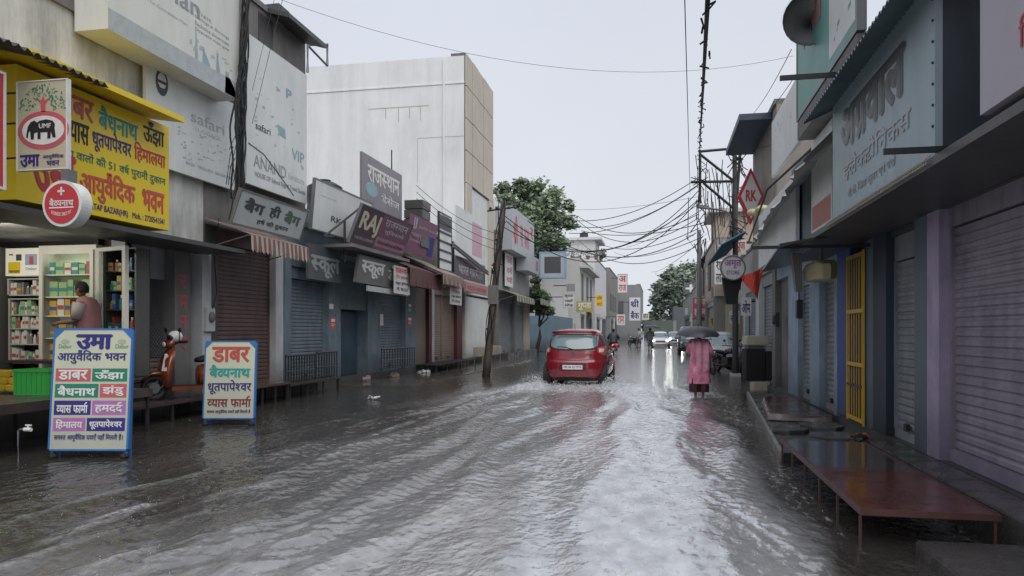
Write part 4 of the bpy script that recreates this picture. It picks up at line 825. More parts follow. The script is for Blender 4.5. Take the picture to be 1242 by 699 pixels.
R7 = building('house', 'hazy grey shop row at far right end of the street', 'R', 3.0, 58.3, 100, .15, 5.2, farg, [('pier', 58.4, 60, 9, farw), ('shutter', 60.01, 72, 2.8, fard), ('pier', 72.01, 74, 9, farw), ('shutter', 74.01, 96, 2.8, fard)], lint=3.2)
R8 = building('house', 'dim low building closing the street before the big tree', 'R', 2.0, 112, 128, .15, 5.0, fard, [('pier', 112.1, 116, 9, farg)], lint=3.2)
# --- blue hindi sign with sheet visor
bs = M('pale_blue_sign_board', (.33, .43, .47), .5, .6, 1.2, .5, .05, dark=.6)
Ya, Yb = YY(1010, 1.9), YY(1134, 1.9)
B = boardyz('shop_sign', 'large pale blue board with grey hindi agrawal lettering under sheet metal visor', 1.9, 1.9, Ya, Yb, 2.69, 4.0, th=.05, mat=bs)
MB().box((.002, .002, -.66), (B.w-.002, B.h-.002, -.051)).build('box_side', M('dark_slate_wall', (.055, .065, .08), .6, .6, 1.2, .5, .2), B.o)
T(B, 'अग्रवाल', .12, .18, .80, .52, M('grey_3d_letter', (.07, .075, .08), .4, .3), bold=.045); T(B, 'इलैक्ट्रोनिक्स', .16, .58, .84, .76, paint('pale_outline_paint', (.42, .46, .48)), bold=.02); T(B, 'टी.वी. फ्रिज कूलर एवं पंखे', .22, .83, .72, .92, fadel, bold=.005)
T(B, 'अग्रवाल', .125, .19, .805, .53, paint('slate_edge_paint', (.16, .18, .19)), bold=.03, z=.002)
vm = M('blue_grey_sheet', (.13, .18, .20), .45, .6, 1.5, .4, .1); mb = MB(); rs = []
N_ = 150
for i in range(N_+1):
    y = Yb-.25 + (Ya-Yb+.40)*i/N_; z = .018*math.cos(i*PI/2); rs.append([(1.62, y, 3.84+z), (2.2, y, 4.10+z)])
mb.rings(rs, close=False, caps=False); o = mb.build('visor', vm); o.parent = B.o; o.matrix_parent_inverse = B.o.matrix_world.inverted()
for i in range(9): MB().tube([(B.w-.03, .06+.15*i, -.01), (B.w-.03, .06+.15*i, .012)], .010, 6).build('bolt', darkmetal, B.o)
# soffit below the sign, fringe of fairy lights
tag(MB().box((1.86, 3.4, 2.6), (2.59, 12.8, 2.665)).build('concrete_canopy', dconc), 'dark canopy slab running under the pale blue board', 'canopy')
mb = MB(); rr = random.Random(2)
for i in range(70):
    y = Yb + (Ya-Yb)*i/69; mb.tube([(1.87, y, 2.69), (1.84, y+.01, 2.66), (1.845, y, 2.64-.02*rr.random())], .004, 4); mb.ball((1.845, y, 2.63), .010, 6, 4)
tag(mb.build('string_lights', M('dull_fairy_lights', (.35, .32, .25), .3)), 'string of small unlit fairy lights along lower edge of the blue board', 'string lights')
tag(MB().box((1.54, 5.60, 2.69), (2.58, 5.63, 2.73)).build('iron_bar', darkmetal), 'black iron bar jutting out below the near end of the blue board', 'bar')
tag(MB().box((1.15, 9.9, 2.50), (2.6, 9.94, 2.54)).build('iron_bar', darkmetal), 'thin iron rod jutting out past the far end of the blue board', 'bar')
tag(MB().box((1.35, 8.9, 4.32), (1.95, 8.95, 4.37)).build('iron_bar', darkmetal), 'short black bar above the sheet visor far end', 'bar')
mb = MB().hexa([(1.45, 9.6, 2.50), (2.58, 9.6, 2.68), (2.58, 13.6, 2.68), (1.75, 13.6, 2.48)], [(1.45, 9.6, 2.53), (2.58, 9.6, 2.71), (2.58, 13.6, 2.71), (1.75, 13.6, 2.51)])
tag(mb.build('sheet_awning', M('dark_wet_sheet', (.05, .05, .052), .3, .6, 2, .3, .1)), 'dark sagging sheet awning over the light blue pillars', 'awning')
# wall with lilac-white box sign
lw = M('pale_lilac_sign', (.42, .38, .42), .5, .3, 1.2, .4, .04, dark=.7)
B = boardyz('shop_sign', 'pale lilac box sign with red letter at top right edge', 1.85, 1.85, 4.82, 3.2, 2.72, 4.6, th=.7, mat=lw)
T(B, 'उषा', .17, .42, .75, .70, red, bold=.02); T(B, 'सिलाई मशीन', .30, .80, .95, .90, red, bold=.01)
child(MB().box((RX-.01, 3.4, 2.67), (RX+.3, 7.2, 7.4)), 'upper_wall', M('dark_slate_wall', (.055, .065, .08), .6, .6, 1.2, .5, .2), R1)
# green hoarding + speaker horn
gh = M('faded_green_flex', (.13, .33, .29), .5, .5, 1, .4, .05, dark=.6)
B = boardyz('hoarding', 'faded green flex hoarding with pale red lettering above the visor', 1.95, 1.95, 11.3, 8.0, 4.5, 6.9, th=.08, mat=gh, fr=greymetal)
T(B, 'आपका', .10, .25, .55, .42, paint('faded_red_paint', (.45, .16, .12)), bold=.03); T(B, 'स्वागत', .10, .50, .50, .66, paint('faded_red_paint', (.45, .16, .12)), bold=.03); rect(B, .62, .1, .98, .95, flex); blotches(B, 30, gh, .62, .1, .92, .9, 4)
hn = empty('loudspeaker_horn', D(983, 22, 9.4), 0, 'grey metal loudspeaker horn above the green hoarding', 'loudspeaker')
ax = (CF*-1 + CR*-.45 + UP*-.15).normalized(); mb = MB(); R_s = [.03, .05, .09, .16, .26, .325, .335]; ps = [ax*(-.42 + .07*i) for i in range(7)]
mb.tube([Vector(p) for p in ps], R_s, 24, caps=False); mb.tube([ps[-1], ps[-1] + ax*.01], .34, 24, caps=False); mb.build('horn', greymetal, hn, smooth=True)
mb = MB(); mb.tube([ax*-.6, ax*-.42], .09, 14); mb.build('driver', darkmetal, hn); mb = MB(); mb.tube([ax*-.3, ax*-.3 + Vector((.2, .2, -.7)), ax*-.3+Vector((.25, .3, -1.2))], .02, 6); mb.build('bracket', darkmetal, hn)
tag(MB().box((1.95, 8.0, 4.2), (2.5, 11.3, 4.45)).build('parapet_wall', conc), 'stained concrete parapet below green hoarding', 'wall')
# white leaning banners etc.
B = board('hoarding', 'long white weathered banner with faint blue marks stretched toward the visor', 'R', ((936, 152), (988, 50), (985, 150), (936, 215)), 2.2, mat=flex); blotches(B, 12, fadeb, .1, .2, .9, .8, 31)
B = board('hoarding', 'grey white board panel hanging left of the light blue upper wall', 'R', ((920, 268), (964, 205), (966, 292), (920, 330)), 2.2, mat=flex); blotches(B, 22, fadel, .05, .1, .9, .9, 33)
B = board('hoarding', 'white board with red lower corner beside the blue sign far end', 'R', ((984, 178), (1009, 140), (1009, 262), (984, 290)), 2.15, mat=flex); rect(B, .05, .72, .95, .97, paint('faded_red_paint', (.45, .16, .12)))
tag(MB().box((2.3, YY(985, 2.3), 2.7), (2.5, YY(960, 2.3), 4.3)).build('blue_panel', bluew), 'mid blue wall panel between two white boards', 'panel')
mb = MB(); rs = []; rr = random.Random(12)
for i in range(40):
    t = i/39; y = 9.3 + 10*t; x = 1.75 + .35*t; k = rr.uniform(-.05, .05)
    rs.append([(x+k, y, 3.55 - .15*t + rr.uniform(-.06, .06)), (x+.25, y, 3.80 - .1*t + rr.uniform(-.05, .05)), (2.62, y, 4.12+ rr.uniform(-.05, .05))])
mb.rings(rs, close=False, caps=False); tag(mb.build('tarpaulin', M('crumpled_pale_tarpaulin', (.62, .62, .58), .6, .7, 3, .3, .3), smooth=False), 'crumpled pale tarpaulin edge running along the right row above the boards', 'tarpaulin')
tag(MB().tube([(2.4, 9.4, 4.2), (1.9, 14, 4.0), (2.2, 19.5, 3.7)], .02, 5).build('cable', rubber), 'black cable drooping along the pale tarpaulin', 'cable')
lb = MB(); q = D(925, 254, 17); lb.ball(q, (.16, .22, .10), 12, 8); lb.ball(q + Vector((-.2, .1, -.05)), (.14, .1, .09), 10, 6); tag(lb.build('bulb_lamp', M('yellowed_plastic', (.55, .5, .3), .4, .4), smooth=True), 'yellowish lamp bundle below the diamond sign', 'lamp')
# diamond sign
q = D(911, 238, 19); dm = Board(); dm.o = frame_obj('diamond_sign', q, CR, UP, 'red bordered diamond shaped hanging sign beside brown building', 'sign')
MB().add if False else None
mb = MB(); a, b_ = .33, .72; mb.hexa([(-a, 0, -.1), (0, -b_, -.1), (a, 0, -.1), (0, b_, -.1)], [(-a, 0, 0), (0, -b_, 0), (a, 0, 0), (0, b_, 0)]); mb.build('border', red, dm.o)
mb = MB(); a, b_ = .26, .58; mb.poly([(-a, 0, .004), (0, -b_, .004), (a, 0, .004), (0, b_, .004)]); mb.build('panel', flex, dm.o); letter(dm.o, 'RK', -.14, -.14, .14, .16, red, z=.008, bold=.03)
# blue corrugated awning, round sign on pole, flag
mb = MB(); rs = []
for i in range(60): y = 24 + 7*i/59; rs.append([(1.9, y, 4.15 + .05*math.sin(i*1.9)), (2.64, y, 4.55 + .05*math.sin(i*1.9))])
mb.rings(rs, close=False, caps=False); tag(mb.build('corrugated_awning', M('blue_corrugated_sheet', (.04, .13, .20), .5, .4)), 'blue corrugated sheet awning behind the round sign', 'awning')
q = D(889, 325, 22.5); rsn = Board(); rsn.o = frame_obj('round_sign', q, CR, UP, 'round white sign with purple letters above the red pennant', 'sign')
mb = MB(); mb.tube([(0, 0, -.12), (0, 0, 0)], .37, 32); mb.build('panel', flex, rsn.o); mb = MB(); mb.torus((0, 0, 0), .37, .025, (0, 0, 1), 32, 6); mb.build('rim', greymetal, rsn.o); letter(rsn.o, 'अमृत', -.26, -.02, .26, .24, prp, z=.005, bold=.03); letter(rsn.o, 'STORE', -.2, -.2, .2, -.08, prp, z=.005)
mb = MB(); mb.hexa([(-.15, -1.1, -.25), (.12, -1.1, -.25), (.12, -1.1, -.12), (-.15, -1.1, -.12)], [(-.28, -.3, -.25), (.34, -.3, -.25), (.34, -.3, -.12), (-.28, -.3, -.12)]); mb.build('black_holder', dark, rsn.o)
mb = MB(); fl = [D(898, 336, 13), D(927, 325, 13.0), D(921, 350, 13.1), D(919, 364, 13)]; 
nseg = 8
for i in range(nseg):
    for j in range(nseg - i):
        def fp(u, v): p = fl[0]*(1-u-v) + fl[1]*u + fl[3]*v; return p + CF*.05*math.sin(9*(u+v*.7))
        s = 1/nseg; mb.poly([fp(i*s, j*s), fp((i+1)*s, j*s), fp(i*s, (j+1)*s)])
        if j < nseg - i - 1: mb.poly([fp((i+1)*s, j*s), fp((i+1)*s, (j+1)*s), fp(i*s, (j+1)*s)])
tag(mb.build('red_pennant', M('wet_red_cloth', (.50, .05, .03), .6, .3, 4, 0, .05), smooth=True), 'triangular red pennant hanging from the sheet awning', 'flag')
mb = MB(); a = P(985, 308, 1.9); tag(mb.hexa([(1.85, 10.8, 2.0), (1.93, 10.8, 2.0), (1.93, 10.95, 2.0), (1.85, 10.95, 2.0)], [(1.78, 10.7, 2.52), (1.9, 10.7, 2.52), (1.9, 10.9, 2.52), (1.78, 10.9, 2.52)]).build('wooden_bracket', conc), 'short brown post hanging beneath the sheet awning', 'bracket')
# cream hooded lamp above the gate
o = empty('wall_lamp_hood', (2.1, yr(1040)-.1, 2.22), 0, 'cream rectangular hooded box fixture above the yellow gate', 'fixture')
mb = MB(); loft(mb, [((.0, -.45, .0), (.05, 0, 0), (0, 0, .10)), ((.02, -.3, .03), (.14, 0, 0), (0, 0, .13)), ((.02, .3, .03), (.16, 0, 0), (0, 0, .13)), ((.02, .32, .03), (.14, 0, 0), (0, 0, .11))], 16, 5); mb.build('hood', M('dirty_cream_plastic', (.42, .38, .22), .4, .5, 3, .3, .05), o, smooth=False)
MB().tube([(.02, 0, .15), (.02, 0, .42)], .02, 6).build('hanger', greymetal, o)
o = empty('meter_box', (RX-.06, yr(977), 1.85), 0, 'dark electric meter box between light blue pillars', 'meter box'); MB().box((-.1, -.09, -.17), (0, .09, .17)).build('box', darkmetal, o, bevel=.01); mb = MB(); mb.tube([(-.05, 0, .17), (-.05, .02, .7)], .01, 5); mb.build('wire', rubber, o)
o = empty('meter_box', (RX-.06, yr(948), 1.7), 0, 'dark round meter on the grey concrete wall panel', 'meter box'); MB().box((-.08, -.14, -.16), (0, .14, .16)).build('box', darkmetal, o, bevel=.01); mb = MB(); mb.tube([(-.13, 0, 0), (-.081, 0, 0)], .1, 14); mb.build('dial', dgrey, o)
# ---- platforms on the right
pf = empty('steel_platform', (1.78, 7.02, 0), 0, 'wet red and grey sheet metal platform on thin legs over water', 'platform')
MB().box((-.43, -1.62, .20), (.40, -.02, .245)).build('red_deck', platred, pf, bevel=.004); MB().box((-.43, -.015, .198), (.40, 1.68, .240)).build('grey_deck', M('wet_dark_red_sheet', (.055, .045, .045), .05, .6, 2, 0, .15, spec=.9), pf, bevel=.004)
mb = MB(); mb.box((-.448, -1.64, .205), (-.431, 1.70, .25)); mb.box((-.43, -1.635, .205), (.40, -1.621, .249)); mb.box((.401, -1.64, .205), (.412, 1.7, .25)); mb.build('edge_frame', M('rusty_red_angle', (.10, .045, .038), .4, .6, 5, .3, .2), pf)
for i in range(6):
    y = -1.62 + 3.27*i/5
    for x in (-.443, .385): MB().box((x-.008, y-.0, -.12), (x+.008, y+.014, .198)).build('leg', M('rusty_red_angle', (.16, .07, .055)), pf)
tag(MB().box((2.27, 3.3, -.12), (RX-.021, 8.8, .235)).build('shop_plinth', platgry, bevel=.01), 'grey concrete strip between the red platform and lilac shutter', 'plinth')
tag(MB().box((1.62, 3.4, -.1), (2.26, 5.22, .10)).build('stone_slab', platgry, bevel=.012), 'low wet dark stone slab in front of the red platform', 'slab')
mb = MB().hexa([(1.36, 8.72, -.12), (2.578, 8.82, -.12), (2.578, 17.2, -.12), (1.95, 17.2, -.12)], [(1.36, 8.72, .09), (2.578, 8.82, .10), (2.578, 17.2, .10), (1.95, 17.2, .09)]); tag(mb.build('wet_ledge', platgry, bevel=.01), 'long wet dark ledge in front of the light blue pillars', 'ledge')
mb = MB().hexa([(1.31, 8.72, -.12), (1.355, 8.72, -.12), (1.94, 17.2, -.12), (1.90, 17.2, -.12)], [(1.31, 8.72, .11), (1.355, 8.72, .11), (1.94, 17.2, .11), (1.90, 17.2, .11)]); tag(mb.build('kerb', M('worn_kerb_stone', (.26, .25, .23), .5, .8, 3, 0, .3)), 'narrow worn pale kerb along the right ledge', 'kerb')
mb = MB().hexa([(1.6, 11.8, .101), (2.5, 11.6, .101), (2.5, 14.8, .101), (1.9, 14.8, .101)], [(1.65, 11.85, .2), (2.5, 11.65, .2), (2.5, 14.8, .2), (1.95, 14.8, .2)]); tag(mb.build('wet_step', M('wet_brown_sheet', (.07, .03, .025), .1, .7, 3, 0, .1, spec=.8), bevel=.01), 'wet reddish brown step on the ledge', 'step')
# dark display stand with cream step
o = empty('display_stand', D(915, 455, 19.0) * Vector((1, 1, 0)) if False else Vector((D(915, 455, 18.6).x, D(915, 455, 18.6).y, .1)), TH, 'black panelled stand with cream box on top near the grey shutters', 'stand')
MB().box((-.26, -.2, .12), (.20, .2, .92)).build('body', dark, o, bevel=.01); MB().box((-.25, -.205, 1.0), (.30, .2, 1.24)).build('top_box', M('cream_plastic', (.52, .48, .38), .4, .3), o, bevel=.02); MB().box((-.2, -.15, .921), (.2, .15, .999)).build('shelf', greymetal, o); MB().box((.22, -.18, .12), (.42, .2, .85)).build('side_panel', darkmetal, o, bevel=.01); MB().box((-.18, -.5, -.1), (.22, -.21, .10)).build('front_step', M('cream_plastic', (.52, .48, .38)), o)
# drain litter by the yellow gate
r2 = random.Random(77)
for k in range(5):
    mb = MB(); g0 = Vector((2.2 + .06*k, 8.95 + .22*k, .11))
    for j in range(5): mb.tube([g0 + Vector((r2.uniform(-.07, .07), r2.uniform(-.08, .08), r2.uniform(0, .07))) for _ in range(3)], [.03, .045, .02], 5)
    tag(mb.build('old_shoe', M('dark_litter', (.05, .045, .04), .5, .5) if k < 4 else orange), ['dark soggy shoe at the foot of the grey shutter', 'dark rag beside the soggy shoe', 'dark clump of leaves and rag under the yellow gate', 'dark wet bag below the royal blue wall', 'small orange wrapper at base of the yellow gate'][k], 'litter')
# ================================================================ UTILITY STRUCTURE (right)
pb2 = G(892, 456); po2 = empty('utility_pole', pb2, 0, 'dark iron utility pole with lattice crossarms and tangled wires on the right', 'pole')
def W(px, py, d=None): return D(px, py, d if d else F*CH/(456-HY)) - pb2
irn = M('rusty_iron', (.055, .045, .04), .6, .6, 6, .2, .2); irs = M('sooty_pole', (.06, .06, .058), .6, .6, 4, .4, .2)
MB().tube([W(892, 462), W(892, 330), W(891, 180)], [.10, .09, .07], 8).build('pole', irs, po2); MB().tube([W(893, 250), W(898, 180), W(904, 141)], .05, 6).build('mast', irn, po2)
mb = MB(); dd = 24.2
for a, b_ in (((848, 184), (893, 180)), ((838, 221), (893, 220)), ((850, 188), (889, 219)), ((853, 222), (891, 254)), ((849, 182), (849, 246))): mb.tube([W(*a), W(*b_)], .045, 4)
mb.build('crossarm', irn, po2)
mb = MB(); mb.tube([W(886, 300), W(886, 262), W(880, 256), W(846, 250)], [.04, .04, .03, .05], 6); mb.build('street_lamp_arm', greymetal, po2); MB().hexa([W(845, 252)+Vector((0,-.1,0)), W(860, 254)+Vector((0,-.1,0)), W(860, 254)+Vector((0,.1,0)), W(845, 252)+Vector((0,.1,0))], [W(845, 249)+Vector((0,-.1,0)), W(860, 250)+Vector((0,-.1,0)), W(860, 250)+Vector((0,.1,0)), W(845, 249)+Vector((0,.1,0))]).build('lamp_head', greymetal, po2)
mb = MB(); r2 = random.Random(15)
for k in range(34):
    c = W(r2.choice([845, 848, 851, 892, 893, 896, 900]) + r2.uniform(-3, 3), r2.uniform(182, 300)); mb.tube([c + Vector((r2.uniform(-.3, .3), r2.uniform(-.2, .2), r2.uniform(-.35, .35))) for _ in range(4)], .016, 4)
for k in range(26):
    a = W(r2.uniform(832, 900), r2.uniform(190, 250)); mb.tube([a, a + Vector((r2.uniform(-.1, .2), 0, -r2.uniform(.5, 2.2)))], .012, 4)
for k in range(7): mb.tube([W(904-k, 145+k*8), W(906-k, 147+k*8)], .07, 5)
mb.tube([W(898, 145), W(908, 141), W(918, 146), W(914, 152), W(906, 148)], .03, 5); mb.build('wire_tangle', rubber, po2)
MB().box(W(886, 352) + Vector((0, -.15, 0)), W(898, 345) + Vector((0, .1, .3))).build('junction_box', conc, po2)
mb = MB(); mb.box(W(886, 458)+Vector((0,-.1,0)), W(898, 453) + Vector((0, .2, 0))); mb.build('base_block', flexc, po2)
p3 = D(848, 420, 45); p3.z = 0; o = empty('concrete_pole', p3, 0, 'plain concrete electricity pole far up the street', 'pole'); h3 = D(847, 279, 45).z; MB().tube([(0, 0, -.2), (0, 0, h3)], [.17, .12], 8).build('pole', M('hazy_concrete', (.20, .20, .20), .8, .4), o)
mb = MB(); r2 = random.Random(3)
for k in range(8): mb.tube([Vector((r2.uniform(-.3, .5), 0, h3-1.5+r2.uniform(-1, 1))) for _ in range(4)], .03, 4)
mb.build('wire_wrap', rubber, o)
for i, (px, py, w, h, d, m, words, wm, lab) in enumerate(((850, 373, 19, 24, 45, pink, ['कपड़ा', 'हाउस'], wht, 'red square sign with white letters above the umbrella'), (849, 387, 24, 6, 45.3, flex, ['गुप्ता ज्वैलर्स'], dgrey, 'narrow pale board under the red square sign'),
      (868, 391, 14, 12, 40, M('mustard_panel', (.42, .34, .12), .6), ['चाय'], dred, 'mustard board right of the pink figure'), (838, 350, 16, 14, 70, fard, ['+'], wht, 'dark sign with white cross beside the concrete pole'), (874, 330, 14, 30, 36, flex, ['राम', 'लाल'], dgrey, 'pale upright board on the grey shop left of round sign'), (871, 355, 16, 14, 38, M('mauve_hazy', (.3, .26, .25), .6), ['आटो'], dgrey, 'brown grey board at first floor of beige house'),
      (835, 378, 8, 8, 80, flex, [], wht, 'tiny white panel at the far right row'), (891, 385, 12, 16, 30, wb, ['सेल'], dgrey, 'pale board behind the iron utility pole'), (878, 300, 16, 20, 33, M('mauve_hazy', (.3, .26, .25), .6), ['नवीन'], wht, 'brown faded board high behind the round sign'), (899, 300, 12, 18, 26, flexc, ['पूजा'], red, 'cream board with red letters right of the iron pole'), (905, 372, 12, 22, 24, flex, ['ओम'], nav, 'white board with navy letters right of the iron pole'), (862, 335, 10, 22, 42, flex, ['मोबाइल'], grn, 'narrow white board with green letters beside the concrete pole'))):
    farsign(lab, px, py, w, h, d, m, words, wm)
# ================================================================ WIRES
def wire(a, b_, sag, r, label, n=20, group='overhead wires across the street'):
    r = r*.62
    pts = [a.lerp(b_, i/n) - UP*sag*4*(i/n)*(1-i/n) for i in range(n+1)]
    tag(MB().tube(pts, r, 4).build('overhead_wire', rubber), label, 'wire', group)
J = D(848, 215, 24)
for k, (px, py, d, sg) in enumerate(((700, 268, 30, .4), (700, 275, 30, .5), (690, 283, 32, .45), (612, 262, 23.5, 1.5), (614, 268, 23.5, 1.7), (610, 275, 23.5, 1.2), (735, 303, 60, .3), (760, 300, 70, .2), (700, 262, 34, .7), (699, 266, 34, .9), (705, 280, 36, .3), (720, 292, 45, .6), (640, 268, 25, 1.0), (745, 306, 64, .5), (790, 330, 90, .3), (700, 290, 40, .9))):
    wire(J + Vector((.1*math.sin(k*2), 0, -.15*k)), D(px, py, d), sg, .022, 'black wire sagging from the iron pole toward the left side')
wire(D(330, -4, 15), D(962, 68, 20), .9, .007, 'long thin wire crossing the sky from top left', group='lone wires')
wire(D(600, 243, 40), D(850, 238, 26), .5, .010, 'thin faint wire between the tree and the iron pole', group='lone wires')
for k in range(3): wire(D(858+k*2, -30, 6+k*.2), J + UP*.7, .05, .018, 'heavy dark cable coming overhead down to the iron pole', group='overhead cables toward the camera')
mb = MB(); r2 = random.Random(8); A_ = D(860, -30, 6.1); Bq = J + UP*.7
for k in range(24):
    c = A_.lerp(Bq, .05+.04*k); mb.tube([c + Vector((r2.uniform(-1, 1), r2.uniform(-1, 1), r2.uniform(-1, 1)))*.07 for _ in range(4)], .012, 4)
tag(mb.build('wire_knots', rubber), 'loose ties and knots along the heavy overhead cables', 'cable tie')
wire(D(830, -20, 8), D(837, 235, 24), .05, .010, 'thin wire dropping beside the heavy cables', group='lone wires')
for k in range(4): wire(D(900+k, 150+k*9, 24), D(960+6*k, 60+k*30, 12), .2, .011, 'thin wire from the iron pole mast to right roofs', group='wires to the right roofs')
for k in range(3): wire(D(505, 225+k*8, 22), D(610, 285+k*10, 23.5), .25, .013, 'thin wire from the block stack to the leaning pole', group='wires to the leaning pole')
for k in range(2): wire(D(345-10*k, -10, 13), D(306, 150-40*k, 12.5), .0, .008, 'thin wire in front of the ANAND hoarding', group='wires before the ANAND hoarding')
for k in range(5): wire(D(886, 230+12*k, 24.5), D(848 + 3*k, 285+8*k, 58), .6, .012, 'thin wire running up the street between the poles', group='wires between the right poles')
# posters pasted on pillars, far clutter
for px, py, w, h, mt, lab in ((404, 392, 6, 14, pink, 'small red poster pasted on blue pillar left of the dark doorway'), (463, 388, 4, 14, flex, 'small torn white poster on blue pillar right of the dark doorway'), (497, 374, 5, 14, grn, 'green and yellow poster on the pillar right of second blue shutter'), (497, 390, 5, 12, red, 'red and white poster below the green poster on the pillar'), (402, 372, 5, 6, flexc, 'tiny pale notice above the red poster on blue pillar')):
    ya, yb = YY(px-w/2, LX+.035), YY(px+w/2, LX+.035); B = boardyz('wall_poster', lab, LX+.035, LX+.035, ya, yb, ZZ(px, py+h/2, LX), ZZ(px, py-h/2, LX), th=.004, mat=mt, cat='poster')
    rect(B, .15, .15, .85, .4, wht); rect(B, .15, .55, .85, .62, yellow); rect(B, .15, .7, .7, .76, wht)
# drain pipes on the white block, water tanks
child(MB().tube([(-9.2, Y5-.06, 3.5), (-9.2, Y5-.06, 13.3)], .05, 8), 'drain_pipe', bigwall, L5)
child(MB().box((-8.28, Y5-.03, 12.2), (-15.9, Y5-.002, 12.26)), 'plaster_band', conc if False else bigwall, L5)
mb = MB(); mb.box((-8.3, Y5-.006, 9.9), (-10.4, Y5-.003, 9.925)); mb.box((-10.42, Y5-.006, 8.0), (-10.4, Y5-.003, 9.925)); child(mb, 'crack_line', rust if False else M('crack_grey', (.45, .45, .44), .8, .2), L5)
tk = M('black_tank', (.035, .035, .04), .5, .3)
for x, y, z, lab in ((-9.5, 20, 4.62, 'black plastic water tank on low blue shop roof'), (-9.0, 90, 12.3, 'black water tank on the rooftop room of the white house'), (4.2, 47, 6.13, 'black water tank on the beige house roof at right')):
    o = empty('water_tank', (x, y, z), 0, lab, 'water tank'); mb = MB(); mb.tube([(0, 0, 0), (0, 0, .25), (0, 0, .5), (0, 0, .75), (0, 0, 1.0), (0, 0, 1.12)], [.5, .52, .5, .52, .5, .3], 20); mb.build('tank', tk, o); MB().tube([(0, 0, 1.12), (0, 0, 1.2)], .18, 14).build('lid', tk, o)
tag(MB().box((-3.1, 152, 0), (16, 152.5, 3.6)).build('boundary_wall', M('hazy_green_grey_wall', (.13, .16, .14), .8, .5, .3)), 'hazy dark wall under the huge tree at the street end', 'wall')
r2 = random.Random(91)
for k, (x, y, a, lab) in enumerate(((1.72, 9.3, .3, 'broken wet slab piece nearest the red platform'), (2.15, 9.8, -.2, 'tilted dark slab piece before the light blue pillar'), (1.70, 10.5, .1, 'thin broken slab lying on the ledge kerb side'), (2.2, 11.0, .5, 'small cracked slab beside the wet brown step'))):
    w_, l_ = r2.uniform(.22, .34), r2.uniform(.25, .4); pts = [(w_*math.cos(t)*r2.uniform(.8, 1.1), l_*math.sin(t)*r2.uniform(.8, 1.1)) for t in [i*PI/3.5 for i in range(7)]]
    mb = MB(); mb.rings([[(p[0], p[1], 0) for p in pts], [(p[0], p[1], .045 + .02*k % .03) for p in pts]]); o = mb.build('broken_slab', platgry, bevel=.006); o.location = (x, y, .10); o.rotation_euler = (r2.uniform(-.04, .04), r2.uniform(-.05, .05), a); tag(o, lab, 'slab')
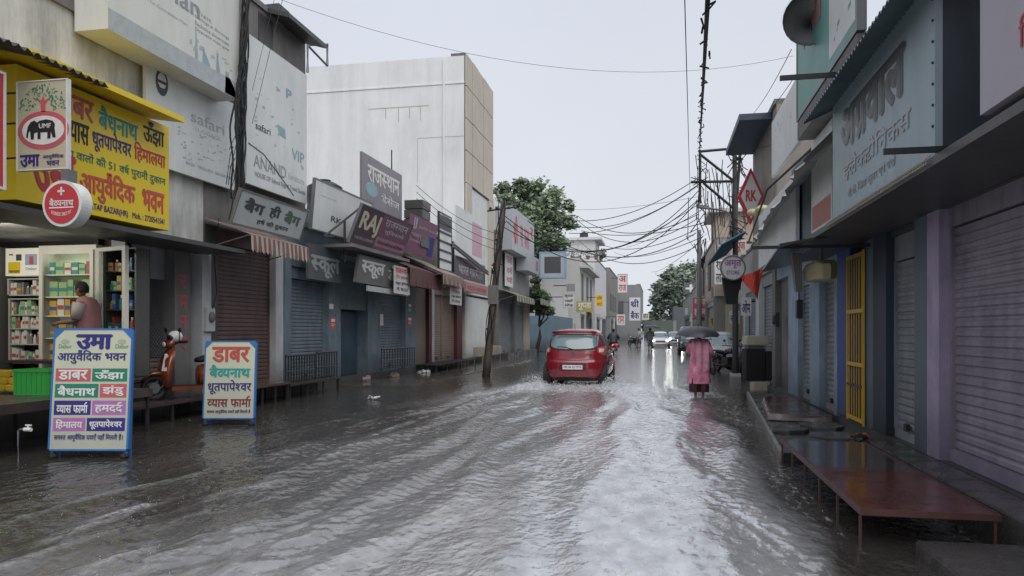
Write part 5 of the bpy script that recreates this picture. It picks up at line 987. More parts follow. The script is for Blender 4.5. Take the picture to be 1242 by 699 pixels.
# ================================================================ CARS
def interp(tab, z):
    if z <= tab[0][0]: return tab[0][1]
    for (a, va), (b_, vb) in zip(tab, tab[1:]):
        if z <= b_:
            t = (z-a)/(b_-a); t = t*t*(3-2*t)*.5 + t*.5; return va + (vb-va)*t
    return tab[-1][1]
def make_car(name, label, shape, col, rear=True, lights=False):
    Hw = shape['w']; rt, ft, nn = shape['rear'], shape['front'], 4.2
    o = empty(name, (0, 0, 0), 0, label, 'car'); pm_ = M(name + '_paint', col, .22, .15, 3, .3, 0, coat=.8, dark=.7)
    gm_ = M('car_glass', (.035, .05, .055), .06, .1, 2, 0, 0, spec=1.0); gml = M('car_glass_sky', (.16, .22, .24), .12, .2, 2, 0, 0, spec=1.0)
    def dims(z): w = interp(Hw, z); r = interp(rt, z); f = interp(ft, z); return w, (r+f)/2, (f-r)/2
    zs_ = [shape['z0'] + (shape['z1']-shape['z0'])*i/40 for i in range(41)]
    n = 72; rs = []
    for z in zs_:
        w, yc, L = dims(z); rs.append([(w*math.copysign(abs(math.cos(t))**(2/nn), math.cos(t)), yc + L*math.copysign(abs(math.sin(t))**(2/nn), math.sin(t)), z) for t in [2*PI*i/n for i in range(n)]])
    # roof crown rings
    last = rs[-1]; w, yc, L = dims(shape['z1'])
    for k, s in ((.85, .012), (.5, .03), (.1, .036)): rs.append([(p[0]*k, yc + (p[1]-yc)*k, shape['z1']+s) for p in last])
    mb = MB(); mb.rings(rs); mb.build('body', pm_, o, smooth=True)
    def rearp(x, z, off=.012, front=False):
        w, yc, L = dims(z); u = min(.98, abs(x)/w); k = L*(1-u**nn)**(1/nn); return Vector((x, yc + (k + off if front else -k - off), z))
    def sidep(y, z, s, off=.008):
        w, yc, L = dims(z); u = min(.98, abs(y-yc)/L); return Vector((s*(w*(1-u**nn)**(1/nn) + off), y, z))
    def rpatch(nm, m, x0, x1, zl, zh, off=.012, front=False, par=o, nx=16, nz=6, off2=None):
        mb = MB(); rr_ = []
        for i in range(nx+1):
            x = x0 + (x1-x0)*i/nx; a, b_ = zl(x), zh(x); rr_.append([rearp(x, a + (b_-a)*j/nz, off, front) for j in range(nz+1)])
        mb.rings(rr_, close=False, caps=False); return mb.build(nm, m, par, smooth=True)
    S_ = shape
    gz0, gz1, gw = S_['glass']
    rnd_ = lambda x, w: 1 - min(1, abs(x)/w)**6
    wl = rpatch('rear_window' if rear else 'rear_window', gml if rear else gm_, -gw, gw, lambda x: gz0 + .05 + .0*x + .06*(1 - rnd_(x, gw)) - .02*(1-(x/gw)**2), lambda x: gz1 - .05*(1 - rnd_(x, gw)), .016)
    rpatch('rear_window_seal', rubber, -gw-.035, gw+.035, lambda x: gz0 + .0 + .05*(1 - rnd_(x, gw+.03)), lambda x: gz1 + .025 - .04*(1 - rnd_(x, gw+.03)), .009)
    ws = rpatch('windscreen', gml, -gw, gw, lambda x: gz0 - .02, lambda x: gz1 + .02, .012, True)
    for s in (-1, 1):
        y0, y1 = S_['side']
        for a, b_ in ((y0, y0 + (y1-y0)*.44), (y0 + (y1-y0)*.48, y1)):
            mb = MB(); rr_ = []
            for i in range(9):
                y = a + (b_-a)*i/8; fr2 = (y-y0)/(y1-y0); hi = gz1 - .03 - max(0, fr2-.7)*.95*(gz1-gz0); hi = max(hi, gz0+.06); rr_.append([sidep(y, gz0 + .02 + (hi-gz0-.02)*j/4, s) for j in range(5)])
            mb.rings(rr_, close=False, caps=False); mb.build('side_window', gm_, o, smooth=True)
        for yy in S_['wheels']:
            R = S_.get('R', .28); xw = interp(Hw, .4) - .09
            w_ = MB().torus((s*xw, yy, R), R*.74, R*.27, (1, 0, 0), 28, 10).build('wheel', rubber, o, smooth=True); mb = MB(); mb.tube([(s*(xw-.06), yy, R), (s*(xw+.05), yy, R)], R*.55, 20)
            for k in range(6): mb.tube([(s*(xw+.055), yy, R), (s*(xw+.055), yy + R*.5*math.cos(k*1.047), R + R*.5*math.sin(k*1.047))], .02, 5)
            mb.build('rim', greymetal, w_)
            MB().tube([(s*(interp(Hw, .4)-.20), yy, R+.02), (s*(interp(Hw, .4)+.004), yy, R+.02)], R*1.17, 28).build('wheel_arch', rubber, o)
        mb = MB(); mb.ball((s*(interp(Hw, gz0)+.13), y1-.1, gz0+.07), (.10, .06, .07), 12, 8); mb.tube([(s*interp(Hw, gz0), y1-.1, gz0+.02), (s*(interp(Hw, gz0)+.1), y1-.1, gz0+.05)], .02, 6); mb.build('side_mirror', pm_, o, smooth=True)
        mb = MB(); mb.tube([sidep(y0+(y1-y0)*.30, gz0-.1, s, .012), sidep(y0+(y1-y0)*.36, gz0-.1, s, .02), sidep(y0+(y1-y0)*.42, gz0-.1, s, .012)], .014, 6); mb.build('door_handle', pm_, o)
        mb = MB(); rr_ = []
        for i in range(12): y = S_['wheels'][0]+.4 + (S_['wheels'][1]-S_['wheels'][0]-.8)*i/11; rr_.append([sidep(y, .62, s, .004), sidep(y, .635, s, .012), sidep(y, .65, s, .004)])
        mb.rings(rr_, close=False, caps=False); mb.build('crease_moulding', pm_, o)
    return o, rearp, sidep, rpatch, pm_, gm_
hatch = dict(w=[(.2, .70), (.35, .79), (.55, .825), (.8, .82), (.95, .785), (1.1, .73), (1.3, .655), (1.42, .60), (1.50, .50)], rear=[(.2, .14), (.34, .03), (.52, .0), (.68, .01), (.74, .06), (.86, .09), (.98, .12), (1.2, .25), (1.40, .40), (1.46, .42), (1.50, .60)],
    front=[(.2, 3.35), (.35, 3.5), (.6, 3.48), (.75, 3.35), (.88, 3.05), (.98, 2.72), (1.2, 2.35), (1.42, 1.95), (1.50, 1.7)], z0=.2, z1=1.50, glass=(.98, 1.37, .60), side=(.62, 2.45), wheels=(.62, 2.95), R=.28)
car, rp, sp, rpt, pmt, gmt = make_car('red_hatchback', 'red hatchback driving away through the flood with spray at its wheels', hatch, (.24, .008, .018))
car.scale = (1.05, 1.05, 1.04); cpos = G(694.5, 469, 0); car.location = (cpos.x - .0, cpos.y, -.07); car.rotation_euler = (0, 0, math.radians(-1))
mb = MB(); mb.tube([(-.56, .36, 1.43), (-.3, .31, 1.455), (0, .30, 1.46), (.3, .31, 1.455), (.56, .36, 1.43)], .035, 8); mb.build('roof_spoiler', pmt, car, smooth=True)
for s in (-1, 1):
    tl_ = rpt('tail_light', M('tail_light_lens', (.50, .10, .10), .15, .0, coat=.8), s*.60, s*.765, lambda x: .83 + .10*(1-min(1, (abs(x)-.60)/.165)), lambda x: 1.04 + .05*((abs(x)-.60)/.165), .02, nx=8)
    rpt('clear_lens', M('clear_lens', (.80, .66, .60), .15, 0, coat=.8), s*.635, s*.74, lambda x: .93, lambda x: 1.02, .028, par=tl_, nx=6)
    rpt('reflector', paint('reflector_red', (.5, .03, .03)), s*.60, s*.72, lambda x: .40, lambda x: .43, .012, nx=4)
pl = rpt('number_plate', M('number_plate_white', (.78, .78, .75), .4, .1), -.25, .25, lambda x: .50, lambda x: .61, .03, nx=4)
letter(pl, 'HR 26 CJ 7715', -.22, .525, .22, .585, blk, bold=.02, z=0).matrix_local = Matrix.Translation((0, -.034-.001, 0)) @ Matrix(((1,0,0,0),(0,0,-1,0),(0,1,0,0),(0,0,0,1)))
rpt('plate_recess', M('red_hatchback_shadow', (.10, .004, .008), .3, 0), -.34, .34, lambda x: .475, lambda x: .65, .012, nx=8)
rpt('tailgate_line', rubber, -.62, .62, lambda x: .725 + .03*(x/.62)**2, lambda x: .740 + .03*(x/.62)**2, .006)
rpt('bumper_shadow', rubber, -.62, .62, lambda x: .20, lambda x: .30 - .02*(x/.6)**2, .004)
mb = MB(); q = rp(0, .90, .018); mb.torus(q, .045, .007, (0, -1, .1), 20, 6); mb.tube([q + Vector((-.025, 0, -.02)), q + Vector((0, -.004, .0)), q + Vector((.025, 0, .02))], .006, 5); mb.build('badge', greymetal, car)
letter(car, 'Eon', .36, 0, .50, .035, greymetal, z=0).matrix_local = Matrix.Translation((0, rp(.4, .89, .018).y, .885)) @ Matrix(((1,0,0,0),(0,0,-1,0),(0,1,0,0),(0,0,0,1)))
mb = MB(); q = rp(.0, 1.0, .03); mb.tube([q, rp(-.2, 1.06, .03), rp(-.42, 1.07, .03)], .008, 5); mb.build('rear_wiper', rubber, car)
mb = MB(); mb.tube([(0, .5, 1.5), (0, .4, 1.66)], .006, 5); mb.build('antenna', rubber, car)
mb = MB(); mb.box((-.17, .9, .99), (.17, .92, 1.08)); 
# white car facing us and dark van further on
sedan = dict(w=[(.2, .74), (.35, .82), (.6, .85), (.85, .84), (.95, .80), (1.2, .70), (1.4, .58), (1.45, .5)], rear=[(.2, .1), (.4, .0), (.8, .02), (.95, .2), (1.2, .6), (1.45, 1.2)], front=[(.2, 3.8), (.4, 3.95), (.65, 3.9), (.85, 3.6), (.95, 3.0), (1.2, 2.6), (1.45, 2.1)], z0=.2, z1=1.46, glass=(.96, 1.34, .62), side=(.7, 2.7), wheels=(.7, 3.2), R=.3)
wc, rp2, sp2, rpt2, pmw, _ = make_car('white_car', 'white car with lit headlights coming up the flooded street', sedan, (.7, .7, .7), False)
def place_front(o, px, d, L, rz=PI): q = D(px, 402, d); o.location = (q.x, q.y + L, -.06); o.rotation_euler = (0, 0, rz)
place_front(wc, 801, 66, 3.95)
hl = M('lit_headlight', (1, .97, .9), .3, 0, emit=16); hl2 = M('bright_lit_headlight', (1, .98, .92), .3, 0, emit=45)
def headlights(car_, rpf, x, z, r, m):
    for s in (-1, 1): MB().ball(rpf(s*x, z, .0, True), (r, .05, r*.75), 14, 8).build('headlight', m, car_, smooth=True)
headlights(wc, rp2, .60, .68, .12, hl)
rpt2('grille', fard, -.4, .4, lambda x: .52, lambda x: .68, .01, True); rpt2('number_plate', wht, -.24, .24, lambda x: .38, lambda x: .48, .02, True, nx=4); rpt2('bumper_intake', rubber, -.5, .5, lambda x: .25, lambda x: .34, .01, True)
c2, rp3, sp3, rpt3, pm3, _ = make_car('silver_car', 'second oncoming car with glaring headlights right of the white car', sedan, (.35, .36, .37), False)
place_front(c2, 818.5, 74, 3.95); headlights(c2, rp3, .56, .68, .24, hl2); rpt3('grille', fard, -.4, .4, lambda x: .52, lambda x: .68, .01, True); rpt3('number_plate', wht, -.24, .24, lambda x: .38, lambda x: .48, .02, True, nx=4)
van = dict(w=[(.25, .72), (.4, .78), (.9, .80), (1.1, .76), (1.5, .68), (1.75, .60), (1.82, .5)], rear=[(.25, .1), (.5, .0), (1.2, .05), (1.82, .3)], front=[(.25, 3.3), (.5, 3.45), (.85, 3.4), (1.0, 3.2), (1.5, 2.75), (1.82, 2.3)], z0=.25, z1=1.80, glass=(1.02, 1.55, .60), side=(.5, 2.8), wheels=(.65, 2.8), R=.32)
vn, rp4, sp4, rpt4, pm4, _ = make_car('dark_van', 'dark grey van partly hidden behind the umbrella figure', van, (.05, .055, .06), False)
place_front(vn, 838, 47, 3.45); headlights(vn, rp4, .55, .78, .10, wht); rpt4('grille', greymetal, -.4, .4, lambda x: .62, lambda x: .75, .01, True); rpt4('number_plate', wht, -.24, .24, lambda x: .42, lambda x: .52, .02, True, nx=4)
sc_ = make_car('silver_car', 'pale parked car far behind the iron utility pole on the right', sedan, (.45, .46, .47), False)[0]; sc_.location = (2.6, 36, -.05); sc_.rotation_euler = (0, 0, PI); sc_.name = 'parked_car'
# ================================================================ PEOPLE
def skin_body(parent, nodes, edges, mat, name='body', sub=2):
    names = list(nodes); me = bpy.data.meshes.new(name); me.from_pydata([nodes[k][0] for k in names], [(names.index(a), names.index(b_)) for a, b_ in edges], [] )if False else None
    me = bpy.data.meshes.new(name); me.from_pydata([nodes[k][0] for k in names], [(names.index(a), names.index(b_)) for a, b_ in edges], [])
    o = bpy.data.objects.new('tmp', me); COL.objects.link(o); sm = o.modifiers.new('s', 'SKIN'); sl = me.skin_vertices[0].data
    for i, k in enumerate(names):
        r = nodes[k][1]; sl[i].radius = r if isinstance(r, tuple) else (r, r); sl[i].use_root = (k == 'pelvis')
    ss = o.modifiers.new('b', 'SUBSURF'); ss.levels = sub; ss.render_levels = sub
    dg = bpy.context.evaluated_depsgraph_get(); m2 = bpy.data.meshes.new_from_object(o.evaluated_get(dg)); bpy.data.objects.remove(o)
    m2.name = name; m2.materials.clear(); m2.materials.append(mat); m2.polygons.foreach_set('use_smooth', [True]*len(m2.polygons))
    q = bpy.data.objects.new(name, m2); COL.objects.link(q); q.parent = parent; return q
def hand(nodes, edges, wrist, d, side, k='r'):
    """d: pointing direction, side: across palm"""
    d = Vector(d).normalized(); s = Vector(side).normalized(); w = Vector(nodes[wrist][0]); nrm = d.cross(s)
    nodes[k+'palm'] = (w + d*.07, (.022, .034)); edges.append((wrist, k+'palm'))
    for i, (off, L) in enumerate(((-.028, .065), (-.010, .075), (.010, .07), (.027, .055))):
        a = w + d*.10 + s*off; b_ = a + d*L*.55 + nrm*.006; c_ = b_ + d*L*.35 + nrm*.022
        nodes[k+'f%da' % i] = (a, .0095); nodes[k+'f%db' % i] = (b_, .0085); nodes[k+'f%dc' % i] = (c_, .007); edges += [(k+'palm', k+'f%da' % i), (k+'f%da' % i, k+'f%db' % i), (k+'f%db' % i, k+'f%dc' % i)]
    nodes[k+'t1'] = (w + d*.05 - s*.045 + nrm*.01, .011); nodes[k+'t2'] = (w + d*.09 - s*.06 + nrm*.02, .009); edges += [(k+'palm', k+'t1'), (k+'t1', k+'t2')]
skinm = M('brown_skin', (.20, .105, .07), .5, .1, 6, 0, 0); hairm = M('black_hair', (.010, .009, .009), .85, .2, 20, .8, .2)
def head(par, c, fwd, s=1., cap=None):
    """head with face features as one smooth mesh plus hair"""
    c = Vector(c); f = Vector(fwd).normalized(); r = f.cross(UP).normalized(); mb = MB()
    rs = []
    for i in range(13):
        a = -PI/2 + PI*i/12; z = math.sin(a); k = max(.03, math.cos(a)); jaw = 1 - .22*max(0, -z)
        ring = []
        for j in range(20):
            t = 2*PI*j/20; x = math.cos(t)*k*.076*jaw; y = math.sin(t)*k*.095*jaw
            if y > 0:
                if abs(x) < .018 and -.35 < z < .15: y += .018*(1 - abs(z+.15)/.3)*s          # nose
                if .0 < z < .22 and .015 < abs(x) < .045: y -= .007
                if -.62 < z < -.42 and abs(x) < .03: y += .005
            ring.append(c + (r*x + f*y + UP*z*.118)*s)
        rs.append(ring)
    mb.rings(rs)
    for sd in (-1, 1): mb.ball(c + (r*.077*sd - UP*.005)*s, Vector((.012, .02, .03))*s, 8, 6)
    h = mb.build('head', skinm, par, smooth=True)
    mb = MB()
    for sd in (-1, 1): mb.ball(c + (r*.03*sd + f*.083 + UP*.012)*s, .009*s, 8, 6)
    mb.build('eyes', blk, h); mb = MB(); mb.tube([c + (r*-.022 + f*.086 - UP*.058)*s, c + (f*.092 - UP*.06)*s, c + (r*.022 + f*.086 - UP*.058)*s], .0045*s, 5); mb.build('lips', dred, h)
    mb = MB(); rs = []
    for i in range(9):
        a = -.25 + (PI/2+.25)*i/8; ring = []
        for j in range(20):
            t = 2*PI*j/20; ff = math.sin(t); lift = .045 if ff > .3 else (-.03 if ff < -.3 else 0)
            k = math.cos(a); ring.append(c + (r*math.cos(t)*k*.086 + f*(ff*k*.104 - .006) + UP*(math.sin(a)*.126 + lift*(1 - i/8)))*s)
        rs.append(ring)
    mb.rings(rs); mb.build('hair', hairm, par, smooth=True)
def garment(par, name, secs, mat, folds=7, amp=.018, n=36, phase=0.):
    mb = MB(); rs = []
    for k, (x, y, z, a, b_) in enumerate(secs):
        fa = amp * k / max(1, len(secs)-1); rs.append([(x + (a + fa*math.sin(folds*t+phase))*math.cos(t), y + (b_ + fa*math.sin(folds*t+phase))*math.sin(t), z) for t in [2*PI*i/n for i in range(n)]])
    mb.rings(rs, caps=False); return mb.build(name, mat, par, smooth=True)
def umbrella(loc, R, label, mat, tilt=(0, 0), group=None):
    o = empty('umbrella', loc, 0, label, 'umbrella', group); o.rotation_euler = (tilt[0], tilt[1], .2); mb = MB(); rs = []; n = 48
    for i in range(9):
        t = i/8; rr_ = R*math.sin(t*1.25)/math.sin(1.25); z = R*.40*(math.cos(t*1.25) - math.cos(1.25))/(1-math.cos(1.25))
        rs.append([(rr_*math.cos(2*PI*j/n)*(1 - .07*t*abs(math.sin(4*2*PI*j/n))), rr_*math.sin(2*PI*j/n)*(1-.07*t*abs(math.sin(4*2*PI*j/n))), z + .015*t*abs(math.sin(4*2*PI*j/n))) for j in range(n)])
    mb.rings(rs, caps=False); cn = mb.build('canopy', mat, o, smooth=True)
    mb = MB(); 
    for k in range(8): mb.tube([(rs_[k*6][0]*.98, rs_[k*6][1]*.98, rs_[k*6][2]-.012) for rs_ in rs], .004, 4)
    mb.build('rib', darkmetal, o); mb = MB(); mb.tube([(0, 0, R*.40+.06), (0, 0, -.55)], .007, 6); mb.tube([(0, 0, -.55), (0, 0, -.62), (.03, 0, -.65), (.05, 0, -.62)], .013, 6); mb.build('shaft', darkmetal, o); return o
# woman in pink
fp_ = G(848, 481); wo = empty('person', (fp_.x, fp_.y, 0), .1, 'woman in pink kurta and shawl over maroon trousers wading away under an umbrella', 'person')
N_ = {'pelvis': (Vector((0, 0, .80)), (.14, .10)), 'waist': (Vector((0, .0, .95)), (.12, .09)), 'chest': (Vector((0, .0, 1.12)), (.15, .10)), 'neck': (Vector((0, .02, 1.24)), .05), 'nk2': (Vector((0, .04, 1.31)), .047)}
E_ = [('pelvis', 'waist'), ('waist', 'chest'), ('chest', 'neck'), ('neck', 'nk2')]
for s, k in ((-1, 'l'), (1, 'r')):
    yk = .05 if s < 0 else -.03
    for nm, p, r in (('hip', (s*.085, 0, .74), .085), ('knee', (s*.085, yk*.6, .42), .055), ('calf', (s*.085, yk*.2, .26), .048), ('ankle', (s*.085, yk*-.2, .07), .032), ('heel', (s*.085, yk*-.2-.02, -.02), .034), ('toe', (s*.09, yk*-.2+.12, -.03), .028)): N_[k+nm] = (Vector(p), r)
    E_ += [('pelvis', k+'hip'), (k+'hip', k+'knee'), (k+'knee', k+'calf'), (k+'calf', k+'ankle'), (k+'ankle', k+'heel'), (k+'heel', k+'toe')]
for k, pts in (('l', ((-.17, .0, 1.20), (-.21, .10, 1.02), (-.12, .27, 1.10))), ('r', ((.17, .0, 1.20), (.24, -.03, .98), (.27, .06, .80)))):
    for nm, p, r in zip(('sh', 'el', 'wr'), pts, (.055, .042, .028)): N_[k+nm] = (Vector(p), r)
    E_ += [('chest', k+'sh'), (k+'sh', k+'el'), (k+'el', k+'wr')]
hand(N_, E_, 'lwr', (.4, .6, .4), (0, -.4, .6), 'lh'); hand(N_, E_, 'rwr', (.05, .1, -1), (0, 1, .1), 'rh')
skin_body(wo, N_, E_, skinm); head(wo, (0, .06, 1.40), (0, 1, -.15), .95)
pkm = M('pink_printed_cotton', (.56, .16, .26), .7, .85, 9, .1, .1, dark=1.9); pkl = M('light_pink_shawl', (.66, .28, .37), .7, .6, 10, .1, .1, dark=.6); mrn = M('maroon_cotton', (.14, .012, .045), .7, .4, 8, .5, .1)
garment(wo, 'kurta', [(0, .02, 1.27, .07, .06), (0, 0, 1.235, .15, .095), (0, 0, 1.16, .20, .125), (0, 0, 1.0, .185, .125), (0, 0, .88, .19, .13), (0, 0, .7, .215, .15), (0, 0, .5, .235, .16), (0, .01, .33, .255, .17), (0, .01, .29, .25, .165)], pkm, 6, .022)
for s in (-1, 1):
    garment(wo, 'trouser_leg', [(s*.085, 0, .6, .10, .10), (s*.095, 0, .4, .115, .12), (s*.10, .0, .2, .12, .125), (s*.10, 0, .10, .105, .115)], mrn, 8, .012)
mb = MB(); mb.tube([N_['rsh'][0] + Vector((-.02, 0, .0)), N_['rel'][0], N_['rel'][0].lerp(N_['rwr'][0], .55)], [.085, .075, .062], 14); mb.build('sleeve', pkm, wo, smooth=True); mb = MB(); mb.tube([N_['lsh'][0] + Vector((.02, 0, 0)), N_['lel'][0], N_['lel'][0].lerp(N_['lwr'][0], .5)], [.085, .07, .06], 14); mb.build('sleeve', pkm, wo, smooth=True)
mb = MB(); rs = []
for i in range(14):
    t = i/13; z = 1.29 - t*.72; wv = .012*math.sin(i*2)
    rs.append([(x_, -.115 - .05*math.sin(t*2.6) - .025*math.cos(x_*40) + wv*.5 + (.10*max(0, 1-t*9)), z - .05*abs(x_)*(1-t)) for x_ in [(-.20 + .40*j/15)*(1 - .30*t) + .05*t for j in range(16)]])
mb.rings(rs, close=False, caps=False); mb.build('shawl', pkl, wo, smooth=True)
mb = MB(); rs = [];
for i in range(10):
    t = i/9; rs.append([(.10 + .17*math.sin(t*1.5) + .012*math.sin(j), -.14 + .03*j*.6 - .02*math.sin(3*t), 1.26 - .62*t) for j in range(7)])
mb.rings(rs, close=False, caps=False); mb.build('shawl_end', pkl, wo, smooth=True)
hb_ = Vector((wo.location.x + .30, wo.location.y + .02, .70)); mb = MB(); mb.ball((0, 0, -.12), (.07, .04, .11), 12, 8); mb.tube([(-.04, 0, -.02), (-.03, 0, .1), (.03, 0, .1), (.04, 0, -.02)], .008, 5); o = mb.build('handbag', M('brown_leather', (.06, .03, .025), .4, .3), smooth=True); o.location = hb_; tag(o, 'small dark handbag held in the pink woman right hand', 'handbag')
umm = M('black_umbrella_cloth', (.035, .036, .045), .4, .3, 5, 0, .02)
umbrella((wo.location.x - .02, wo.location.y + .18, 1.36), .50, 'broad black umbrella over the woman in pink', umm, (.12, 0))
# shopkeeper
sk = empty('person', (-8.45, 9.75, .60), math.radians(98), 'shopkeeper in pale red and grey shirt facing left in the medicine shop', 'person')
N2 = {'pelvis': (Vector((0, 0, .82)), (.15, .11)), 'waist': (Vector((0, .01, .98)), (.14, .10)), 'chest': (Vector((0, .03, 1.18)), (.17, .12)), 'neck': (Vector((0, .06, 1.33)), .055), 'nk2': (Vector((0, .09, 1.39)), .052)}
E2 = [('pelvis', 'waist'), ('waist', 'chest'), ('chest', 'neck'), ('neck', 'nk2')]
for s, k in ((-1, 'l'), (1, 'r')):
    for nm, p, r in (('hip', (s*.09, 0, .76), .095), ('knee', (s*.09, .02, .44), .062), ('ankle', (s*.09, 0, .06), .04), ('toe', (s*.10, .15, .03), .035)): N2[k+nm] = (Vector(p), r)
    E2 += [('pelvis', k+'hip'), (k+'hip', k+'knee'), (k+'knee', k+'ankle'), (k+'ankle', k+'toe')]
    for nm, p, r in (('sh', (s*.19, .03, 1.27), .06), ('el', (s*.23, .06, 1.0), .045), ('wr', (s*.18, .30, .98), .03)): N2[k+nm] = (Vector(p), r)
    E2 += [('chest', k+'sh'), (k+'sh', k+'el'), (k+'el', k+'wr')]; hand(N2, E2, k+'wr', (0, 1, -.1), (-s, 0, 0), k+'h')
skin_body(sk, N2, E2, skinm); head(sk, (0, .12, 1.48), (0, 1, -.25), 1.0)
shirt = M('faded_red_shirt', (.34, .15, .15), .8, .3, 6, .3, .1); slv = M('grey_sleeve', (.36, .33, .31), .8, .3, 6, .3, .1)
garment(sk, 'shirt', [(0, .06, 1.37, .075, .075), (0, .04, 1.33, .17, .11), (0, .03, 1.22, .22, .145), (0, .01, 1.0, .20, .15), (0, 0, .80, .205, .15), (0, 0, .72, .20, .15)], shirt, 5, .012)
garment(sk, 'trousers', [(0, 0, .84, .17, .13), (0, 0, .70, .19, .14), (0, 0, .4, .18, .11), (0, 0, .08, .17, .10)], dgrey, 4, .01)
for k in 'lr': mb = MB(); mb.tube([N2[k+'sh'][0], N2[k+'el'][0] + Vector((0, 0, .03))], [.09, .075], 14); mb.build('sleeve', slv, sk, smooth=True)
# motorcycle and rider builders
def motorcycle(name, label, loc, rz, col, lit=True, group=None):
    o = empty(name, loc, rz, label, 'motorcycle', group); pt_ = M('motorbike_paint_' + ('red' if col[0] > .1 else 'dark'), col, .25, .2, coat=.5)
    for y in (-.62, .62):
        w_ = MB().torus((0, y, .30), .25, .05, (1, 0, 0), 24, 8).build('wheel', rubber, o, smooth=True); mb = MB(); mb.tube([(-.04, y, .3), (.04, y, .3)], .07, 10)
        for k in range(8): mb.tube([(0, y, .3), (0, y + .24*math.cos(k*PI/4), .3 + .24*math.sin(k*PI/4))], .008, 4)
        mb.build('rim', greymetal, w_)
    mb = MB(); loft(mb, [((0, -.05, .72), (.09, 0, 0), (0, 0, .07)), ((0, .12, .80), (.15, 0, 0), (0, 0, .10)), ((0, .35, .78), (.10, 0, 0), (0, 0, .08))]); mb.build('fuel_tank', pt_, o, smooth=True)
    mb = MB(); loft(mb, [((0, -.75, .80), (.08, 0, 0), (0, 0, .03)), ((0, -.5, .78), (.13, 0, 0), (0, 0, .05)), ((0, -.05, .74), (.11, 0, 0), (0, 0, .05))]); mb.build('seat', rubber, o, smooth=True)
    mb = MB(); mb.box((-.12, -.15, .28), (.12, .25, .58)); mb.tube([(.14, .2, .3), (.16, -.3, .28), (.17, -.75, .36)], .04, 8); mb.build('engine', darkmetal, o, bevel=0)
    mb = MB(); loft(mb, [((0, -.82, .70), (.05, 0, 0), (0, 0, .05)), ((0, -.55, .68), (.11, 0, 0), (0, 0, .07)), ((0, -.15, .6), (.10, 0, 0), (0, 0, .08))]); mb.build('tail_panel', pt_, o, smooth=True)
    mb = MB()
    for s in (-1, 1): mb.tube([(s*.07, .62, .30), (s*.07, .42, .92)], .02, 6); mb.tube([(s*.08, -.62, .30), (s*.1, -.4, .66)], .02, 6)
    mb.tube([(-.36, .28, 1.0), (-.1, .38, .98), (.1, .38, .98), (.36, .28, 1.0)], .015, 6); mb.build('fork_and_handlebar', darkmetal, o)
    for s in (-1, 1): mb = MB(); mb.tube([(s*.24, .34, 1.0), (s*.30, .36, 1.15)], .007, 5); mb.ball((s*.32, .36, 1.17), (.06, .02, .04), 10, 6); mb.build('mirror', darkmetal, o, smooth=True)
    MB().ball((0, .50, .88), (.09, .07, .09), 12, 8).build('headlamp', wht, o, smooth=True); MB().ball((0, -.85, .68), (.06, .03, .04), 10, 6).build('tail_light', M('lit_tail_light', (1, .05, .04), .4, 0, emit=14) if lit else red, o, smooth=True)
    mb = MB(); mb.box((-.09, -.88, .45), (.09, -.87, .57)); mb.build('number_plate', wht, o); mb = MB(); mb.torus((0, -.62, .30), .33, .03, (1, 0, 0), 24, 6); mb.v = [v for v in mb.v]; 
    mb2 = MB(); rs = [[(x_, -.62 - .34*math.cos(a), .30 + .34*math.sin(a)) for x_ in (-.06, .06)] for a in [i*PI/8 + .1 for i in range(8)]]; mb2.rings(rs, close=False, caps=False); mb2.build('rear_mudguard', pt_, o); return o
q = D(744, 402, 47); motorcycle('motorcycle', 'red motorcycle with lit tail light ridden ahead beside the red car', (q.x, q.y, -.08), .05, (.25, .02, .02))
rd = empty('person', (q.x, q.y, -.08), .05, 'motorcyclist in dark jacket seen from behind beside the red car', 'person')
N3 = {'pelvis': (Vector((0, -.25, .88)), (.15, .12)), 'waist': (Vector((0, -.22, 1.05)), (.15, .12)), 'chest': (Vector((0, -.15, 1.27)), (.19, .13)), 'neck': (Vector((0, -.12, 1.42)), .06), 'nk2': (Vector((0, -.10, 1.47)), .055)}; E3 = [('pelvis', 'waist'), ('waist', 'chest'), ('chest', 'neck'), ('neck', 'nk2')]
for s, k in ((-1, 'l'), (1, 'r')):
    for nm, p, r in (('hip', (s*.11, -.2, .84), .09), ('knee', (s*.24, .18, .72), .07), ('ankle', (s*.20, .0, .36), .045), ('toe', (s*.22, .14, .31), .04), ('sh', (s*.20, -.13, 1.36), .065), ('el', (s*.32, .0, 1.12), .05), ('wr', (s*.33, .24, 1.04), .035)): N3[k+nm] = (Vector(p), r)
    E3 += [('pelvis', k+'hip'), (k+'hip', k+'knee'), (k+'knee', k+'ankle'), (k+'ankle', k+'toe'), ('chest', k+'sh'), (k+'sh', k+'el'), (k+'el', k+'wr')]; hand(N3, E3, k+'wr', (0, 1, -.2), (-s, 0, 0), k+'h')
skin_body(rd, N3, E3, skinm); head(rd, (0, -.08, 1.57), (0, 1, 0), 1.05)
jk = M('dark_blue_jacket', (.025, .035, .05), .5, .3, 6, .2, .1); garment(rd, 'jacket', [(0, -.11, 1.47, .08, .08), (0, -.13, 1.42, .2, .12), (0, -.15, 1.3, .26, .16), (0, -.2, 1.08, .23, .17), (0, -.25, .86, .24, .18)], jk, 5, .012)
for k in 'lr': mb = MB(); mb.tube([N3[k+'sh'][0], N3[k+'el'][0], N3[k+'wr'][0]], [.10, .08, .055], 12); mb.build('sleeve', jk, rd, smooth=True); mb = MB(); mb.tube([N3[k+'hip'][0], N3[k+'knee'][0], N3[k+'ankle'][0]], [.12, .095, .075], 12); mb.build('trouser_leg', dgrey, rd, smooth=True)
